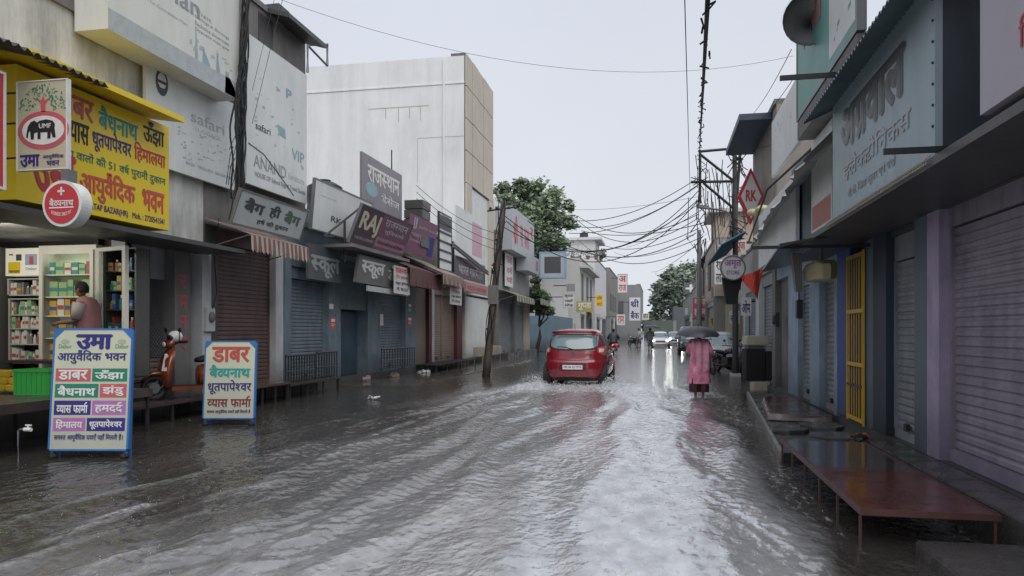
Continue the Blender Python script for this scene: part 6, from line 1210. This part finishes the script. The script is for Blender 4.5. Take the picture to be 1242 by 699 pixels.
def walker(px, d, label, top, bot, grp=None, brolly=None, rz=0.):
    q = D(px, 402, d); o = empty('person', (q.x, q.y, 0), rz, label, 'person', grp)
    NN = {'pelvis': (Vector((0, 0, .92)), (.15, .11)), 'waist': (Vector((0, 0, 1.08)), (.13, .10)), 'chest': (Vector((0, 0, 1.28)), (.17, .11)), 'neck': (Vector((0, 0, 1.43)), .055), 'nk2': (Vector((0, .01, 1.49)), .05)}; EE = [('pelvis', 'waist'), ('waist', 'chest'), ('chest', 'neck'), ('neck', 'nk2')]
    for s, k in ((-1, 'l'), (1, 'r')):
        for nm, p, r in (('hip', (s*.09, 0, .85), .09), ('knee', (s*.09, s*.10, .48), .06), ('ankle', (s*.09, s*.05, .05), .038), ('toe', (s*.10, s*.05+.14, .0), .033), ('sh', (s*.19, 0, 1.37), .055), ('el', (s*.25, .02, 1.1), .042), ('wr', (s*.22, .18, 1.15 if s > 0 and brolly else .92), .03)): NN[k+nm] = (Vector(p), r)
        EE += [('pelvis', k+'hip'), (k+'hip', k+'knee'), (k+'knee', k+'ankle'), (k+'ankle', k+'toe'), ('chest', k+'sh'), (k+'sh', k+'el'), (k+'el', k+'wr')]; hand(NN, EE, k+'wr', (0, .5, .5 if s > 0 and brolly else -1), (-s, 0, 0), k+'h')
    skin_body(o, NN, EE, skinm, sub=1); head(o, (0, .02, 1.58), (0, 1, 0)); garment(o, 'shirt', [(0, 0, 1.46, .07, .07), (0, 0, 1.42, .18, .11), (0, 0, 1.3, .23, .14), (0, 0, 1.0, .20, .14), (0, 0, .82, .21, .15)], top)
    for k, s in (('l', -1), ('r', 1)): mb = MB(); mb.tube([NN[k+'hip'][0], NN[k+'knee'][0], NN[k+'ankle'][0]], [.12, .09, .07], 12); mb.build('trouser_leg', bot, o, smooth=True); mb = MB(); mb.tube([NN[k+'sh'][0], NN[k+'el'][0]], [.085, .07], 12); mb.build('sleeve', top, o, smooth=True)
    if brolly: umbrella((q.x + .1, q.y + .1, 1.65), .62, brolly, umm)
walker(788.5, 52, 'distant walker in grey clothes under a dark umbrella left of white car', M('grey_cloth', (.10, .10, .11), .8, .2), dgrey, None, 'dark umbrella of distant walker left of the white car')
walker(775, 62, 'distant walker in pale shirt near left row shops', M('pale_cloth', (.35, .35, .36), .8, .2), dgrey, None, None, 2.)
q = D(883, 402, 33); motorcycle('motorcycle', 'dark parked motorcycle behind the iron utility pole', (2.35, 27.6, -.05), PI + .5, (.04, .04, .045), False); q = D(870, 402, 36); motorcycle('motorcycle', 'white fronted parked motorcycle left of the iron utility pole', (2.95, 26.2, -.05), PI - .4, (.05, .05, .05), False)
q = D(768, 402, 72); motorcycle('motorcycle', 'distant parked motorcycle by the left row shops', (q.x, q.y, .0), .6, (.04, .04, .045), False)
# ================================================================ TREES
def tree(name, label, base, trunk_h, blobs, n, leaf, cols, seed, limbs=6, group=None):
    r = np.random.RandomState(seed); o = empty(name, base, 0, label, 'tree', group); b = Vector(base)
    top = Vector((sum(q[0][0] for q in blobs)/len(blobs), sum(q[0][1] for q in blobs)/len(blobs), trunk_h)); mb = MB(); tr = max(.12, trunk_h*.045)
    mb.tube([(0, 0, -.2), top*.5 + Vector((.15, 0, 0)), top], [tr*1.3, tr, tr*.75], 9)
    for k in range(min(limbs, len(blobs))):
        c = Vector(blobs[k][0]); mb.tube([top*.8, top.lerp(c, .5) + Vector((.2, 0, -.2)), c], [tr*.6, tr*.4, tr*.15], 6)
    mb.build('trunk', M('tree_bark', (.07, .055, .045), .8, .5, 4, .5, .4), o)
    V = []; Fc = []; mi = []; tot = sum(q[1]**2 for q in blobs)
    for c, R in blobs:
        k = int(n*R*R/tot); c = np.array(c); 
        nsub = max(5, int(14)); sc_ = r.normal(size=(nsub, 3)); sc_ /= np.linalg.norm(sc_, axis=1)[:, None]; sc_ *= R*.72*r.uniform(.4, 1, (nsub, 1)); 
        for i in range(k):
            s = sc_[r.randint(nsub)]; d = r.normal(size=3); d /= np.linalg.norm(d); p = c + s*1.05 + d*R*.27*abs(r.normal())*(1, 1, .8); 
            u = r.normal(size=3); u[2] *= .5; u /= np.linalg.norm(u); w = np.cross(u, r.normal(size=3)); w /= np.linalg.norm(w)+1e-6; L = leaf*r.uniform(.6, 1.4)
            q = len(V); V += [tuple(p - u*L), tuple(p + w*L*.45), tuple(p + u*L), tuple(p - w*L*.45)]; Fc.append((q, q+1, q+2, q+3))
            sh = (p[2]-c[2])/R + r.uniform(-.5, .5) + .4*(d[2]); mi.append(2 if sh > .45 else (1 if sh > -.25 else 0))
    me = bpy.data.meshes.new('crown'); me.from_pydata(V, [], Fc); 
    for cc in cols: me.materials.append(cc)
    me.polygons.foreach_set('material_index', mi); cr = bpy.data.objects.new('crown', me); COL.objects.link(cr); cr.parent = o; return o
def leafm(nm, c): return M(nm, c, .5, .3, 2, 0, 0, dark=.5)
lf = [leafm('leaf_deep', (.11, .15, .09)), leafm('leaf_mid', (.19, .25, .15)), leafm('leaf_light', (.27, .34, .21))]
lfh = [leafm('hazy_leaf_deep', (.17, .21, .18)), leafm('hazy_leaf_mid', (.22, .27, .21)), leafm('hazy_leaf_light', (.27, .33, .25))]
t0 = D(652, 402, 62); t0.z = 0
def bl(px, py, d, rpx): q = D(px, py, d) - t0; return ((q.x, q.y, q.z), rpx*d/F)
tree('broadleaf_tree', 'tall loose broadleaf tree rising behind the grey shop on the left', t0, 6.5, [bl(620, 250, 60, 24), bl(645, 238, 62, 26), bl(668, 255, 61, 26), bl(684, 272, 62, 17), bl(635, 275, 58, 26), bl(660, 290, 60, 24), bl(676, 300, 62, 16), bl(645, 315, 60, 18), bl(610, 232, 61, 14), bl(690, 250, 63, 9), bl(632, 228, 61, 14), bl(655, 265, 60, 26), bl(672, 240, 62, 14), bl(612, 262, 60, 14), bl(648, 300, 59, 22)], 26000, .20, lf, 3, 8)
t0 = D(655, 402, 49); t0.z = 0; t0.x -= .3
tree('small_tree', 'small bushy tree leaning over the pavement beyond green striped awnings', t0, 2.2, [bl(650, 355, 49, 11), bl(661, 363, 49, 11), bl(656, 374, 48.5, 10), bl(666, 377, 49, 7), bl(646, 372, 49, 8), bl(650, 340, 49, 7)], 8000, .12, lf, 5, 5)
t0 = D(835, 402, 160); t0.z = 0
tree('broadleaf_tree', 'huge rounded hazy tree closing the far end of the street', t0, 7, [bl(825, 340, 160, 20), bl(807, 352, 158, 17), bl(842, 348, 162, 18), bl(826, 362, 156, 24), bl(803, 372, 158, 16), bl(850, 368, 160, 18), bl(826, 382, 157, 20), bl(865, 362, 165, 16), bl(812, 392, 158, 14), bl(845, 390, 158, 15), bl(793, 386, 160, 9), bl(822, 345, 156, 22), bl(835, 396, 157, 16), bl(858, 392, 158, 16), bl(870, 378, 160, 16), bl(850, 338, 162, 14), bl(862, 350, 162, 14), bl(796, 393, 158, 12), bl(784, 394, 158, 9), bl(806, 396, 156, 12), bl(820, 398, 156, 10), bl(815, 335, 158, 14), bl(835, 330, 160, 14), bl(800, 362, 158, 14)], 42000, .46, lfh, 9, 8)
t0 = D(735, 402, 120); t0.z = 0
tree('broadleaf_tree', 'low hazy tree glimpsed over the cream house roof', t0, 5, [bl(728, 310, 120, 9), bl(716, 312, 120, 7)], 900, .3, lfh, 12, 2)
for i, (px, py) in enumerate(((694, 299), (703, 300), (713, 301), (723, 303))):
    q = D(px, py, 71); o = empty('roof_plant', (q.x, q.y, 8.33), 0, 'small potted plant on roof of cream house, %s along the railing' % ['first', 'second', 'third', 'fourth'][i], 'plant'); mb = MB(); mb.tube([(0, 0, 0), (0, 0, .35)], [.14, .2], 8); mb.build('pot', M('terracotta_pot', (.25, .12, .08), .7), o); r2 = random.Random(i); mb = MB()
    for k in range(60):
        p = Vector((r2.gauss(0, .22), r2.gauss(0, .22), .6 + r2.gauss(0, .2))); a = Vector((r2.uniform(-1, 1), r2.uniform(-1, 1), r2.uniform(-1, 1)))*.1; b_ = Vector((r2.uniform(-1, 1), r2.uniform(-1, 1), r2.uniform(-1, 1)))*.06; mb.poly([p-a, p+b_, p+a, p-b_])
    mb.build('leaves', lfh[0], o)
# ================================================================ GROUND + FLOOD WATER
def sheet(name, z, mat, x0, x1, y0, y1): return tag(MB().poly([(x0, y0, z), (x1, y0, z), (x1, y1, z), (x0, y1, z)]).build(name, mat), kind='structure')
sheet('ground', -.16, M('muddy_ground', (.10, .095, .09), .6, .5), -900, 900, -300, 1500)
sheet('road', -.13, M('wet_asphalt', (.05, .05, .05), .4, .5), -8.2, 2.5, -20, 400)
np.random.seed(5)
NR, NC = 1000, 640
yy = 2.2 * (175/2.2) ** (np.linspace(0, 1, NR)); xx = np.linspace(-8.28, 2.56, NC)
X_, Y_ = np.meshgrid(xx, yy)
def vnoise(x, y, seed):
    r = np.random.RandomState(seed); T_ = r.rand(256, 256); xi = np.floor(x).astype(int); yi = np.floor(y).astype(int); fx = x - xi; fy = y - yi; fx = fx*fx*(3-2*fx); fy = fy*fy*(3-2*fy)
    g = lambda a, b_: T_[a % 256, b_ % 256]
    return (g(xi, yi)*(1-fx) + g(xi+1, yi)*fx)*(1-fy) + (g(xi, yi+1)*(1-fx) + g(xi+1, yi+1)*fx)*fy - .5
warp = vnoise(X_*.7, Y_*.35, 1)*1.2 + vnoise(X_*1.9, Y_*.8, 2)*.35
cxx, cyy = car.location.x, car.location.y
Hh = np.zeros_like(X_)
near = np.clip((22 - Y_)/6, 0, 1)
# long ridges the passing car has left, fanning slowly towards us
for (x0, sl, a, wd) in ((-3.1, -.02, .030, .16), (-3.75, -.045, .034, .18), (-4.5, -.07, .030, .20), (-5.3, -.10, .022, .22), (-1.9, .01, .024, .18), (-1.2, .05, .020, .2), (-.5, .075, .020, .2), (.35, .085, .026, .17), (.85, .06, .034, .17), (-2.5, 0, .022, .16)):
    d_ = X_ - (x0 + sl*(cyy - Y_)*-0 + sl*0 + warp*.45 + .12*np.sin(Y_*1.1 + x0*3)) - sl*(12 - Y_)*.35
    Hh += near * a * np.exp(-(d_/wd)**2) * (.45 + 1.1*np.clip(vnoise(X_*1.3, Y_*1.1, 7)+.5, 0, 1)) - near*a*.5*np.exp(-((d_-wd*1.8)/wd)**2)
# wave trains: diverging wake waves and wind ripples, phases warped by noise, crests sharpened
def train(lam, ang, amp, wp, seed, sharp=1.2):
    k_ = 2*PI/lam; c_, s_ = math.cos(ang), math.sin(ang); ph = k_*(X_*c_ + Y_*s_) + wp*vnoise(X_*.9, Y_*.6, seed)*6 + wp*vnoise(X_*2.7, Y_*1.9, seed+1)*2.5
    g_ = (np.exp(sharp*np.sin(ph)) - 1)/(math.exp(sharp)-1); return amp*g_*np.clip(vnoise(X_*.8, Y_*.45, seed+2)*2.2 + .55, 0, 1.2)*np.clip(vnoise(X_*2.6, Y_*1.4, seed+3)*2 + .7, .1, 1.2)
leftz = np.clip((-.9 - X_)/1.6, 0, 1); rightz = np.clip((X_ - .1)/.7, 0, 1); act = .16 + .84*np.maximum(leftz, rightz*.85); actd = act*(.22+.78*near)
for lam, ang, amp, wp, sd_ in ((.75, -.24, .012, 1.0, 100), (.30, -.38, .0065, 1.3, 110), (.20, -.22, .0048, 1.5, 120), (.60, .35, .008, 1.0, 130), (.24, .55, .0050, 1.4, 140), (.15, -.7, .0034, 1.6, 150), (.12, .2, .0024, 1.7, 160), (.17, 1.2, .0034, 1.6, 170), (.10, .9, .0018, 1.8, 180), (.22, 1.45, .0038, 1.5, 190)): Hh += train(lam, ang, amp, wp, sd_)*actd
mask = np.clip((X_ + 7.2)/2.4, 0, 1) * np.clip((2.0 - X_)/1.0, .12, 1)
Hh *= (.18 + .82*mask)
# churn around the car
dc = np.sqrt(((X_-cxx)/1.25)**2 + ((Y_-(cyy-.6))/1.6)**2); churn = np.exp(-dc**2*.9)
for s in (-1, 1):
    dw = np.sqrt(((X_-(cxx+s*1.0))/.45)**2 + ((Y_-(cyy+.4))/.9)**2); churn += np.exp(-dw**2)
    for t in range(10): churn += .45*np.exp(-(((X_-(cxx+s*(1.0+.16*t)))/.38)**2 + ((Y_-(cyy-.3-.55*t))/.5)**2))*(1-t/11)
Hh += churn * (.05*np.abs(vnoise(X_*7, Y_*7, 40))*2 + .035*np.abs(vnoise(X_*15, Y_*15, 41))*2)
Hh -= Hh.mean()
foam = np.clip(churn*1.15*(.35 + 1.3*(vnoise(X_*6, Y_*6, 44)+.5)) , 0, 1)
lnf = np.zeros_like(X_)
for x0, sl, wd, ymx, st in ((.95, .055, .16, 15, 1.0), (.45, .03, .10, 10, .6), (-3.5, -.02, .08, 13, .55), (-4.3, -.03, .09, 15, .6), (-2.7, .0, .07, 9, .45)):
    d_ = X_ - (x0 - sl*Y_ + warp*.30); lnf += st*np.exp(-(d_/wd)**2)*np.clip((ymx-Y_)/4, 0, 1)*np.clip(vnoise(X_*2, Y_*1.2, 61)*2.4+.45, 0, 1)*np.clip(vnoise(X_*11, Y_*7, 62)*2+.75, 0, 1.2)
Hh += lnf*.018
foam = np.maximum(foam, np.clip(lnf, 0, .9))
foam = np.maximum(foam, np.clip((Hh-.024)*22, 0, .6)*mask*near*(vnoise(X_*9, Y_*5, 45)+.75))
sky_sheen = (np.clip((X_+4.6 + vnoise(X_*.5, Y_*.35, 52)*2.4)/3.6, 0, 1)**1.3)*np.clip((1.15 - X_ + vnoise(X_*.8, Y_*.7, 51)*1.0)/.45, 0, 1)  # bright zone: sky reflection painted into the water's colour and metallic value
vv = np.stack([X_.ravel(), Y_.ravel(), Hh.ravel()], 1); idx = np.arange(NR*NC).reshape(NR, NC)
ff = np.stack([idx[:-1, :-1].ravel(), idx[:-1, 1:].ravel(), idx[1:, 1:].ravel(), idx[1:, :-1].ravel()], 1)
me = bpy.data.meshes.new('flood_water'); me.vertices.add(len(vv)); me.vertices.foreach_set('co', vv.ravel()); me.loops.add(ff.size); me.loops.foreach_set('vertex_index', ff.ravel()); me.polygons.add(len(ff)); me.polygons.foreach_set('loop_start', np.arange(0, ff.size, 4)); me.polygons.foreach_set('loop_total', np.full(len(ff), 4)); me.update(); me.validate()
me.polygons.foreach_set('use_smooth', [True]*len(ff))
for nm, ar in (('foam', foam), ('sky_sheen', sky_sheen)):
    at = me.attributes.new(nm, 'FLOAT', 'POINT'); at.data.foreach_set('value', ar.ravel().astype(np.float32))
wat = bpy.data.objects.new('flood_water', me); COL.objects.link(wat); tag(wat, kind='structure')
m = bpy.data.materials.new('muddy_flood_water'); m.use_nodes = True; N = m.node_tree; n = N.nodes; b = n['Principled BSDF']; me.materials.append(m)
def nd(t, **k):
    x = n.new(t)
    for a, v in k.items(): setattr(x, a, v)
    return x
af = nd('ShaderNodeAttribute', attribute_name='foam'); at_ = nd('ShaderNodeAttribute', attribute_name='sky_sheen'); geo = nd('ShaderNodeNewGeometry')
def noise(scale, detail=4, sc=(1, 1, 1), rough=.6):
    mp = nd('ShaderNodeMapping'); mp.inputs['Scale'].default_value = sc; N.links.new(geo.outputs['Position'], mp.inputs['Vector']); t = nd('ShaderNodeTexNoise'); t.inputs['Scale'].default_value = scale; t.inputs['Detail'].default_value = detail; t.inputs['Roughness'].default_value = rough; N.links.new(mp.outputs[0], t.inputs['Vector']); return t
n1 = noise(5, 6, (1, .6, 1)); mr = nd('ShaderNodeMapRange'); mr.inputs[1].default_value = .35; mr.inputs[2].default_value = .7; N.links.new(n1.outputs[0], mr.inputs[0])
mixt = nd('ShaderNodeMix', data_type='RGBA'); mixt.inputs[6].default_value = (.050, .046, .040, 1); mixt.inputs[7].default_value = (.80, .81, .82, 1)  # muddy base tone, and the pale tone that stands in for reflected sky
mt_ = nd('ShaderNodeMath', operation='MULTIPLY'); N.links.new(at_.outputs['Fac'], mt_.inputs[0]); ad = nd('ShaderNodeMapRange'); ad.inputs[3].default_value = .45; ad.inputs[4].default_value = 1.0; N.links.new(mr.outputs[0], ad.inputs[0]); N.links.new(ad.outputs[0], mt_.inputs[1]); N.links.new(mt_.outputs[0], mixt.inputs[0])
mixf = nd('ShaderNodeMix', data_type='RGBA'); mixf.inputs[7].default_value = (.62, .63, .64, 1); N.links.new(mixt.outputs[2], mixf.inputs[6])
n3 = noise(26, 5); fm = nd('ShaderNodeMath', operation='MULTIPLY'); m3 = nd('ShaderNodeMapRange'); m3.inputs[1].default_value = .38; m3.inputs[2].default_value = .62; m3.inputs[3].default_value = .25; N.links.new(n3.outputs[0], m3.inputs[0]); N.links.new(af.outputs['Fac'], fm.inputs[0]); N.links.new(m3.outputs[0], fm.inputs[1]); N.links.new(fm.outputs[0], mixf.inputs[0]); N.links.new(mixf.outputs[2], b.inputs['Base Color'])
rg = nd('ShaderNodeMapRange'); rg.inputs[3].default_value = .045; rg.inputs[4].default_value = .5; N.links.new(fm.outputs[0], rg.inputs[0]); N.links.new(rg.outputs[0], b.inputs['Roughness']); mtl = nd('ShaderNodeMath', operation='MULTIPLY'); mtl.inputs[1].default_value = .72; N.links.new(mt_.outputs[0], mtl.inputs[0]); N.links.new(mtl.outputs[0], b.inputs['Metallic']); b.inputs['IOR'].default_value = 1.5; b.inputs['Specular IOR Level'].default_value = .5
n2 = noise(11, 1.6, (1, .62, 1), .5); n4 = noise(34, 1.5, (1, .7, 1)); vr = nd('ShaderNodeTexVoronoi'); vr.inputs['Scale'].default_value = 7; N.links.new(geo.outputs['Position'], vr.inputs['Vector'])
wv = nd('ShaderNodeMath', operation='MULTIPLY'); wv.inputs[1].default_value = 70; N.links.new(vr.outputs['Distance'], wv.inputs[0]); sn = nd('ShaderNodeMath', operation='SINE'); N.links.new(wv.outputs[0], sn.inputs[0]); fall = nd('ShaderNodeMapRange'); fall.inputs[1].default_value = .0; fall.inputs[2].default_value = .35; fall.inputs[3].default_value = 1; fall.inputs[4].default_value = 0; N.links.new(vr.outputs['Distance'], fall.inputs[0]); rp_ = nd('ShaderNodeMath', operation='MULTIPLY'); N.links.new(sn.outputs[0], rp_.inputs[0]); N.links.new(fall.outputs[0], rp_.inputs[1])
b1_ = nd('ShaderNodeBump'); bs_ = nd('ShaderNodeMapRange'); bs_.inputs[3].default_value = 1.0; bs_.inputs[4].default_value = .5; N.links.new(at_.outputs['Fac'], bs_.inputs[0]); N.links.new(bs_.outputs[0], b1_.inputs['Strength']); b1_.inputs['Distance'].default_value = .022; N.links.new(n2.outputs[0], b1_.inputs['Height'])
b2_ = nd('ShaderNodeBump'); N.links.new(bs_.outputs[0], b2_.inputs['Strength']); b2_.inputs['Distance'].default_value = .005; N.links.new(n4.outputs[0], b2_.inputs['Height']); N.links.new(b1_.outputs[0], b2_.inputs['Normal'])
b3_ = nd('ShaderNodeBump'); b3_.inputs['Strength'].default_value = .16; b3_.inputs['Distance'].default_value = .006; N.links.new(rp_.outputs[0], b3_.inputs['Height']); N.links.new(b2_.outputs[0], b3_.inputs['Normal']); N.links.new(b3_.outputs[0], b.inputs['Normal'])
# spray thrown up at the wheels and raindrop splashes
sprm = M('white_spray', (.72, .73, .75), .3, 0); r2 = random.Random(66); mb = MB()
for k in range(2200):
    s = r2.choice((-1, 1)); t = r2.random()**1.4; a = r2.uniform(-.5, .5); x = cxx + s*(.72 + .75*t + .15*r2.gauss(0, 1)*t); y = cyy + .35 + r2.gauss(0, .45) - .5*t; z = .02 + max(0, .30*math.sin(min(1, t)*PI)*r2.random()); r0 = r2.uniform(.003, .011)*(1.3-t)
    mb.ball((x, y, z), (r0, r0, r0*1.2), 5, 3)
for k in range(350): x = cxx + r2.uniform(-.8, .8); y = cyy - abs(r2.gauss(0, .35)); mb.ball((x, y, .02 + abs(r2.gauss(0, .05))), r2.uniform(.004, .012), 5, 3)
tag(mb.build('water_spray', sprm, smooth=True), 'white droplets of spray thrown up around the red car wheels', 'spray', kind='stuff')
mb = MB()
for k in range(260):
    d = 4 + 22*r2.random()**1.5; px = r2.uniform(20, 1000); q = D(px, 402, d)
    if not (-8 < q.x < 1.3): continue
    h = r2.uniform(.02, .05)
    for j in range(2): mb.ball((q.x + r2.uniform(-.02, .02), q.y + r2.uniform(-.02, .02), .03 + h*j*.5), (.002, .002, .004), 5, 3)
tag(mb.build('rain_splash', sprm, smooth=True), 'tiny rain splashes dotted across the flooded street', 'splash', kind='stuff')
# ================================================================ WORLD, SUN, CAMERA
w = bpy.data.worlds.new('World'); S.world = w; w.use_nodes = True; N = w.node_tree; n = N.nodes; bg = n['Background']
sky = n.new('ShaderNodeTexSky'); sky.sky_type = 'NISHITA'; sky.sun_disc = False; sky.sun_elevation = math.radians(52); sky.sun_rotation = math.radians(150); sky.dust_density = 6; sky.air_density = 1.5
tc = n.new('ShaderNodeTexCoord'); sp_ = n.new('ShaderNodeSeparateXYZ'); N.links.new(tc.outputs['Generated'], sp_.inputs[0])
rmp = n.new('ShaderNodeValToRGB'); rmp.color_ramp.elements[0].position = .0; rmp.color_ramp.elements[0].color = (7.2, 7.45, 7.9, 1); rmp.color_ramp.elements[1].position = .55; rmp.color_ramp.elements[1].color = (6.1, 6.4, 7.15, 1)
rmp.color_ramp.elements[0].color = (.72, .745, .80, 1); rmp.color_ramp.elements[1].color = (.60, .635, .72, 1); N.links.new(sp_.outputs[2], rmp.inputs[0])
nz = n.new('ShaderNodeTexNoise'); nz.inputs['Scale'].default_value = 2.2; nz.inputs['Detail'].default_value = 4; N.links.new(tc.outputs['Generated'], nz.inputs['Vector'])
nm_ = n.new('ShaderNodeMapRange'); nm_.inputs[3].default_value = 8.9; nm_.inputs[4].default_value = 10.6; N.links.new(nz.outputs[0], nm_.inputs[0])
sc2 = n.new('ShaderNodeVectorMath'); sc2.operation = 'SCALE'; N.links.new(rmp.outputs[0], sc2.inputs[0]); N.links.new(nm_.outputs[0], sc2.inputs['Scale'])
mx = n.new('ShaderNodeMix'); mx.data_type = 'RGBA'; mx.inputs[0].default_value = .93; N.links.new(sky.outputs[0], mx.inputs[6]); N.links.new(sc2.outputs[0], mx.inputs[7]); N.links.new(mx.outputs[2], bg.inputs['Color']); bg.inputs['Strength'].default_value = .117
sl = bpy.data.lights.new('sun', 'SUN'); sl.energy = 1.9; sl.angle = math.radians(60); sl.color = (1, .985, .96); so = bpy.data.objects.new('sun', sl); COL.objects.link(so)
sd = Vector((math.sin(math.radians(150))*math.cos(math.radians(52)), math.cos(math.radians(150))*math.cos(math.radians(52)), math.sin(math.radians(52)))); so.rotation_euler = sd.to_track_quat('Z', 'Y').to_euler(); so.location = (0, 0, 30)
cam = bpy.data.cameras.new('camera'); cam.sensor_width = 36; cam.lens = 36*F/1242; cam.shift_y = (HY-349.5)/1242; cam.clip_end = 3000; cam.clip_start = .05
co = bpy.data.objects.new('camera', cam); COL.objects.link(co); co.location = (0, 0, CH); co.rotation_euler = (PI/2, 0, TH); S.camera = co
S.view_settings.view_transform = 'Standard'; S.view_settings.look = 'None'; S.view_settings.exposure = 0; S.view_settings.gamma = 1
S.cycles.max_bounces = 6; S.cycles.diffuse_bounces = 4; S.cycles.glossy_bounces = 3; S.cycles.transmission_bounces = 4
